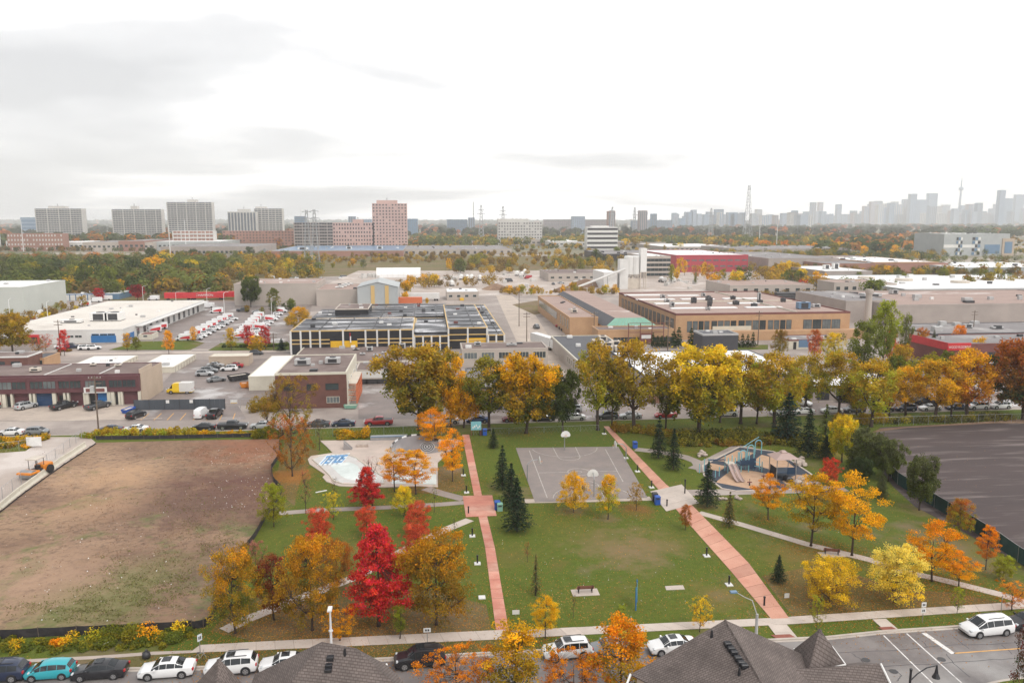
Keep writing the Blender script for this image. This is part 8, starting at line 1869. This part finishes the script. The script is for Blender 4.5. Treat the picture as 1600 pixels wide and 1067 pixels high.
for lab_,n_,pyr_,hr_,pxr_,a_,b_,fr_,sd_ in (
 ('green wood mass of the wooded belt behind the depot',230,(414,462),(8,14),(-60,350),G1,G2,.45,21),('olive and gold wood mass inside the wooded belt',120,(408,462),(7,12),(-60,500),BR,Y1,.35,22),
 ('right half of the wooded belt filling up with green',90,(408,440),(7,11),(330,500),G1,Y1,.35,23),
 ('yellow scrub mass in the centre wood',170,(398,430),(3,8),(690,970),BR,Y1,.5,24),('low scrub along the meadow edge',130,(402,412),(2.5,6),(480,720),BR,Y1,.45,25),('scrub at the top edge of the meadow',160,(394,403),(3,7),(420,1000),BR,Y1,.4,26),
 ('dark belt of trees before the slabs and pink tower',300,(366,384),(7,12),(-60,560),G2,O1,.3,27),('green belt of trees before the cream and banded offices',260,(366,380),(7,12),(640,1000),G1,O1,.25,28),
 ('autumn belt behind the crimson warehouse',260,(366,386),(8,13),(960,1300),(.12,.12,.05),O1,.3,29),('green wood mass left of the modern school',190,(372,402),(10,16),(1270,1475),G2,O1,.3,30),
 ('dark wood mass on the rise at the right horizon',120,(360,376),(16,24),(1480,1700),G2,G1,.3,31),('scrub mass behind the white hall',110,(428,446),(4,9),(1330,1640),BR,G1,.4,32),
 ('yellow scrub between the right factories',60,(402,450),(3,8),(1195,1290),BR,Y1,.5,33),('bushes along the south edge of the gravel yard',60,(456,463),(1.5,4),(780,965),BR,Y1,.4,34),
 ('bushes on the bank left of the depot',40,(470,508),(2,5),(-20,120),BR,Y1,.4,35),('red and orange belt below the horizon right of centre',160,(356,368),(8,12),(640,1500),(.14,.12,.06),O1,.35,36)):
    far_=pyr_[0]<390; o=mass('woodland',lab_,n_,pyr_,hr_,fr_,sd_,pxr_,size=(1.1,2.2) if far_ else (.45,1.0),per=40 if far_ else 170);mcol(o,a_,b_)
for i,(x0,x1,y0,y1,n_,hr_,c1,c2,fr_) in enumerate(((-60,480,401,407,170,(6,10),G1,O1,.3),(-60,620,388,392,150,(5,8),BR,G2,.5),(620,960,386,391,120,(4,8),G1,Y1,.4),(1040,1300,400,408,130,(6,10),G1,Y1,.45),(1140,1300,384,388,110,(7,11),BR,O1,.5),(1200,1480,428,434,110,(4,8),BR,Y1,.45),(-60,300,380,384,110,(6,9),G1,O1,.4),(1290,1480,402,412,120,(5,9),G2,Y1,.35),(1480,1700,399,404,70,(6,9),G1,Y1,.4),(1480,1700,432,440,60,(5,8),G1,BR,.4),(860,1060,408,420,90,(4,9),G1,Y1,.5),(1180,1420,470,476,60,(3,6),BR,Y1,.4),(640,1500,346.5,350,500,(14,22),G2,G1,.3),(1100,1200,404,430,50,(4,9),G1,Y1,.45),(1180,1300,430,450,60,(4,8),BR,Y1,.45),(1290,1400,455,468,40,(4,8),G1,Y1,.4),(620,790,440,452,40,(3,7),BR,Y1,.5),(-60,470,380,386,330,(15,23),(.11,.13,.05),O1,.22),(470,660,382,387,110,(9,14),G1,O1,.25),(660,1300,380,387,330,(11,17),G1,Y1,.3),(1140,1400,388,398,130,(8,13),G1,Y1,.35),(1400,1700,410,426,60,(5,9),G1,BR,.3),(-100,640,347,352,500,(14,20),G2,BR,.25))):
    o=mass('woodland','%s tree belt between the distant halls, strip %s'%(['low','mixed','green','yellowish'][i%4],str(i)) if 0 else '%s belt of small trees %s'%(['mixed green and rust','brown and green','green and yellow','autumn coloured'][i%4],['in front of the long beige hall','before the white office strip','before the beige shops','behind the brick plant yards','beyond the lattice mast','before the low white plant','below the leftmost slab','right of the dark plant','below the modern school','before the teal shed','left of the striped office','along the works building','under the far skyline','right of the crimson warehouse','around the works yard','before the pipe stacks works','around the site office','below the far slabs','below the pink tower','below the offices at the horizon','above the low grey plant','beside the green shed','under the far left horizon'][i]),n_,(y0,y1),hr_,fr_,50+i,(x0,x1),size=(.8,1.6) if y0<395 else (.45,.9),per=50 if y0<395 else 110);mcol(o,c1,c2)
# hedges and undergrowth
def BL(*pp): 
    w=GP(*pp);return [(tuple(a),tuple(b)) for a,b in zip(w[:-1],w[1:])]
def hedge(name,label,pts,dp,h,n,size,ca,cb,seed,dens=1.0): return bushes(name,[(a,b,dp,h) for a,b in BL(*pts)],n,size,ca,cb,label,seed,dens=dens)
hedge('hedge','overgrown yellow green hedge along the bare field',[(130,682),(200,680),(300,680)],3.0,1.5,9000,.17,'lime','ochre',1)
hedge('hedge','thin yellow scrub along the field fence, right part',[(300,681),(436,680)],1.8,1.1,5000,.15,'olive','gold',2)
hedge('hedge','yellow weeds left of the construction entrance',[(-40,692),(40,690),(78,686)],4.0,1.2,5200,.16,'gold','olive',3)
hedge('hedge','green and yellow weeds by the construction fence',[(-40,702),(55,697)],2.5,1.0,2600,.15,'green','gold',4)
hedge('hedge','yellow bush at the skate park fence',[(528,684),(575,682)],3.0,1.8,3600,.17,'olive','gold',5)
hedge('hedge','green shrubs at the street left of the rusty tree',[(400,682),(440,681)],3.0,1.8,2800,.17,'green','olive',6)
hedge('undergrowth','dark green undergrowth behind the playground',[(1040,690),(1120,688),(1200,686),(1300,700)],7,1.9,15000,.19,'dkgreen','olive',7)
hedge('undergrowth','olive and brown brambles at the lawn edge behind the playground',[(1090,696),(1200,692),(1230,694)],3,1.1,7500,.15,'olive','brown',8)
hedge('hedge','yellow hedge above the dark lot, left part',[(1310,662),(1390,659)],3,1.9,6500,.17,'ochre','olive',9)
hedge('hedge','green grey hedge above the dark lot, right part',[(1390,661),(1480,658),(1580,655)],2.6,1.5,8500,.17,'olive','greygreen',10)
hedge('undergrowth','brown bushes beside the path end',[(955,672),(1010,676),(1050,684)],3.5,1.5,4500,.16,'olive','brown',11)
hedge('undergrowth','weeds along the silt fence above the near street',[(-40,1013),(60,1009),(180,1004),(300,998)],3.2,.55,15000,.10,'green','olive',12,1.6)
hedge('undergrowth','green bush in the weeds by the silt fence',[(170,1002),(215,1000)],2.6,1.7,5200,.10,'green','olive',13)
hedge('undergrowth','low green growth along the silt fence, right end',[(215,1002),(300,994)],2.0,.9,3800,.10,'green','gr2',14)
for i,(px,py,s,ca,w) in enumerate(((106,1006,.5,'yellow','yellow flowering weed clump by the silt fence'),(90,1007,.32,'orange','orange weed clump left of the yellow one'),(150,998,.45,'gold','gold weed clump against the silt fence'),(226,1000,.75,'orange','orange sapling bush left of the sidewalk end'),(22,1011,.4,'gold','pale gold weed clump at the left edge'),(283,988,.5,'yellow','yellow weed clump at the field corner'))):
    g=G(px,py);bushes('weed_clump',[(tuple(g-Vector((s,0,0))),tuple(g+Vector((s,0,0))),s*1.4,s*2.6)],420,.09,ca,'gold' if ca!='gold' else 'lime',w,30+i,kind=None,cat='shrub')
hedge('hedge','low dark hedge in front of the depot',[(92,549),(115,549)],2,.9,800,.25,'dkgreen','brown',15)
hedge('hedge','clipped hedge right of the depot gate',[(350,543),(380,543),(450,541)],2,1.3,2200,.25,'dkgreen','green',16)
hedge('undergrowth','brown weeds behind the cottonwoods',[(1290,590),(1380,580),(1480,575)],6,1.2,2600,.25,'brown','olive',17)
hedge('undergrowth','bushes at the corner of the brown brick building',[(395,642),(432,640)],4,3.2,3800,.2,'olive','brown',18)
for px,py,w_,h_ in((683,540,3,2),(730,541,4,3.4),(757,541,3,2)): 
    g=G(px,py);bushes('shrub',[(tuple(g-Vector((w_/2,0,0))),tuple(g+Vector((w_/2,0,0))),2.5,h_)],420,.26,'green','dkgreen','green shrub before the black factory, %s'%{683:'left small one',730:'large middle one',757:'right one'}[px],60+px,kind=None,cat='shrub')
# fallen leaves as real flakes under the trees
r=np.random.default_rng(77);P=[];spots=[(368,990,60),(428,968,55),(488,985,80),(531,1001,40),(592,978,75),(682,976,75),(1296,944,75),(1398,942,80),(1456,908,50),(1498,916,40),(457,744,45),(707,752,35),(677,702,40),(650,772,30),(617,768,30),(896,800,30),(994,797,20),(1267,853,40),(1331,868,40),(853,1000,20),(1200,812,25),(572,795,20),(499,870,30),(650,860,30),(822,677,30),(1091,682,40),(440,760,25),(760,1020,60),(560,1025,60),(350,1032,60)]
for bx,by,rad in spots:
    g=G(bx,by);m_=int(rad*26);rr=rad/14*(1 if by>800 else 1.8);q=r.normal(size=(m_,2))*rr*.8;P.append(np.stack([g.x+q[:,0],g.y+q[:,1],np.full(m_,.038)+r.uniform(0,.02,m_)],1))
m_=9000;q=np.array([tuple(G(a,b))[:2] for a,b in zip(r.uniform(420,1560,m_),690+290*r.uniform(0,1,m_)**.8)]);P.append(np.stack([q[:,0],q[:,1],np.full(m_,.03)+r.uniform(0,.02,m_)],1))
P=np.concatenate(P);n_=len(P);nn=r.normal(0,.35,(n_,3))+np.array([0,0,1]);nn/=np.linalg.norm(nn,axis=1)[:,None]
me=leaf_mesh('fallen_leaves',P,nn,r.uniform(.05,.10,n_),np.stack([r.uniform(0,1,n_),r.uniform(0,1,n_),r.uniform(0,1,n_)],1));o=bpy.data.objects.new('fallen_leaves',me);COL.objects.link(o);o.color=(.45,.17,.04,1);o['tint']=[.48,.27,.06];tag(o,'brown and orange leaves fallen under the park trees',kind='stuff')

# weeds on the bare field and tufts on the lawn
def tufts(name,label,areas,n,size,ca,cb,seed):
    r=np.random.default_rng(seed);P=[]
    for (px,py,rx,ry,w) in areas:
        m_=int(n*w);k_=r.integers(0,max(3,m_//22),m_);cc=r.normal(0,1,(max(3,m_//22),2))
        q=cc[k_]*np.array([rx,ry])*.8+r.normal(0,1,(m_,2))*np.array([rx,ry])*.13
        for a,b in q:
            X,Y_=px+a,py+b
            if 697<Y_<975: g=G(X,Y_);P.append((g.x,g.y,.06+r.uniform(0,.10)))
    P=np.array(P);nn=r.normal(0,.6,(len(P),3))+np.array([0,0,.8]);nn/=np.linalg.norm(nn,axis=1)[:,None]
    me=leaf_mesh(name,P,nn,size*r.uniform(.5,1.5,len(P)),np.stack([r.uniform(0,1,len(P)),r.uniform(0,1,len(P)),r.uniform(0,1,len(P))],1));o=bpy.data.objects.new(name,me);COL.objects.link(o);o.color=(*ca,1);o['tint']=list(cb);tag(o,label,kind='stuff')
tufts('weed_tufts','low green weeds on the bare field',[(240,900,60,22,.3),(130,955,70,14,.25),(200,935,60,14,.2),(330,860,30,18,.1),(290,800,50,25,.15)],7000,.075,(.17,.20,.05),(.26,.21,.10),3)
tufts('dry_tufts','dry brown stubble on the bare field',[(330,780,55,50,.35),(200,850,110,60,.35),(120,760,70,40,.1),(330,710,60,12,.2)],8000,.065,(.22,.125,.075),(.32,.20,.12),4)
# ------------------------------------------------------------ haze (last)
mb=MB();mb.box(-9000,11000,-120,9500,-1.0,620,M['white']);me=mesh_only(mb,'haze')
hm=bpy.data.materials.new('haze_air');hm.use_nodes=True;nt=hm.node_tree;nt.nodes.clear()
pv=N(nt,'ShaderNodeVolumePrincipled');pv.inputs['Color'].default_value=(.97,.985,1,1);pv.inputs['Density'].default_value=1.25e-4
o_=N(nt,'ShaderNodeOutputMaterial');nt.links.new(pv.outputs[0],o_.inputs['Volume'])
me.materials.clear();me.materials.append(hm)
o=bpy.data.objects.new('haze',me);COL.objects.link(o);tag(o,'thin pale autumn haze over the whole district',kind='stuff')
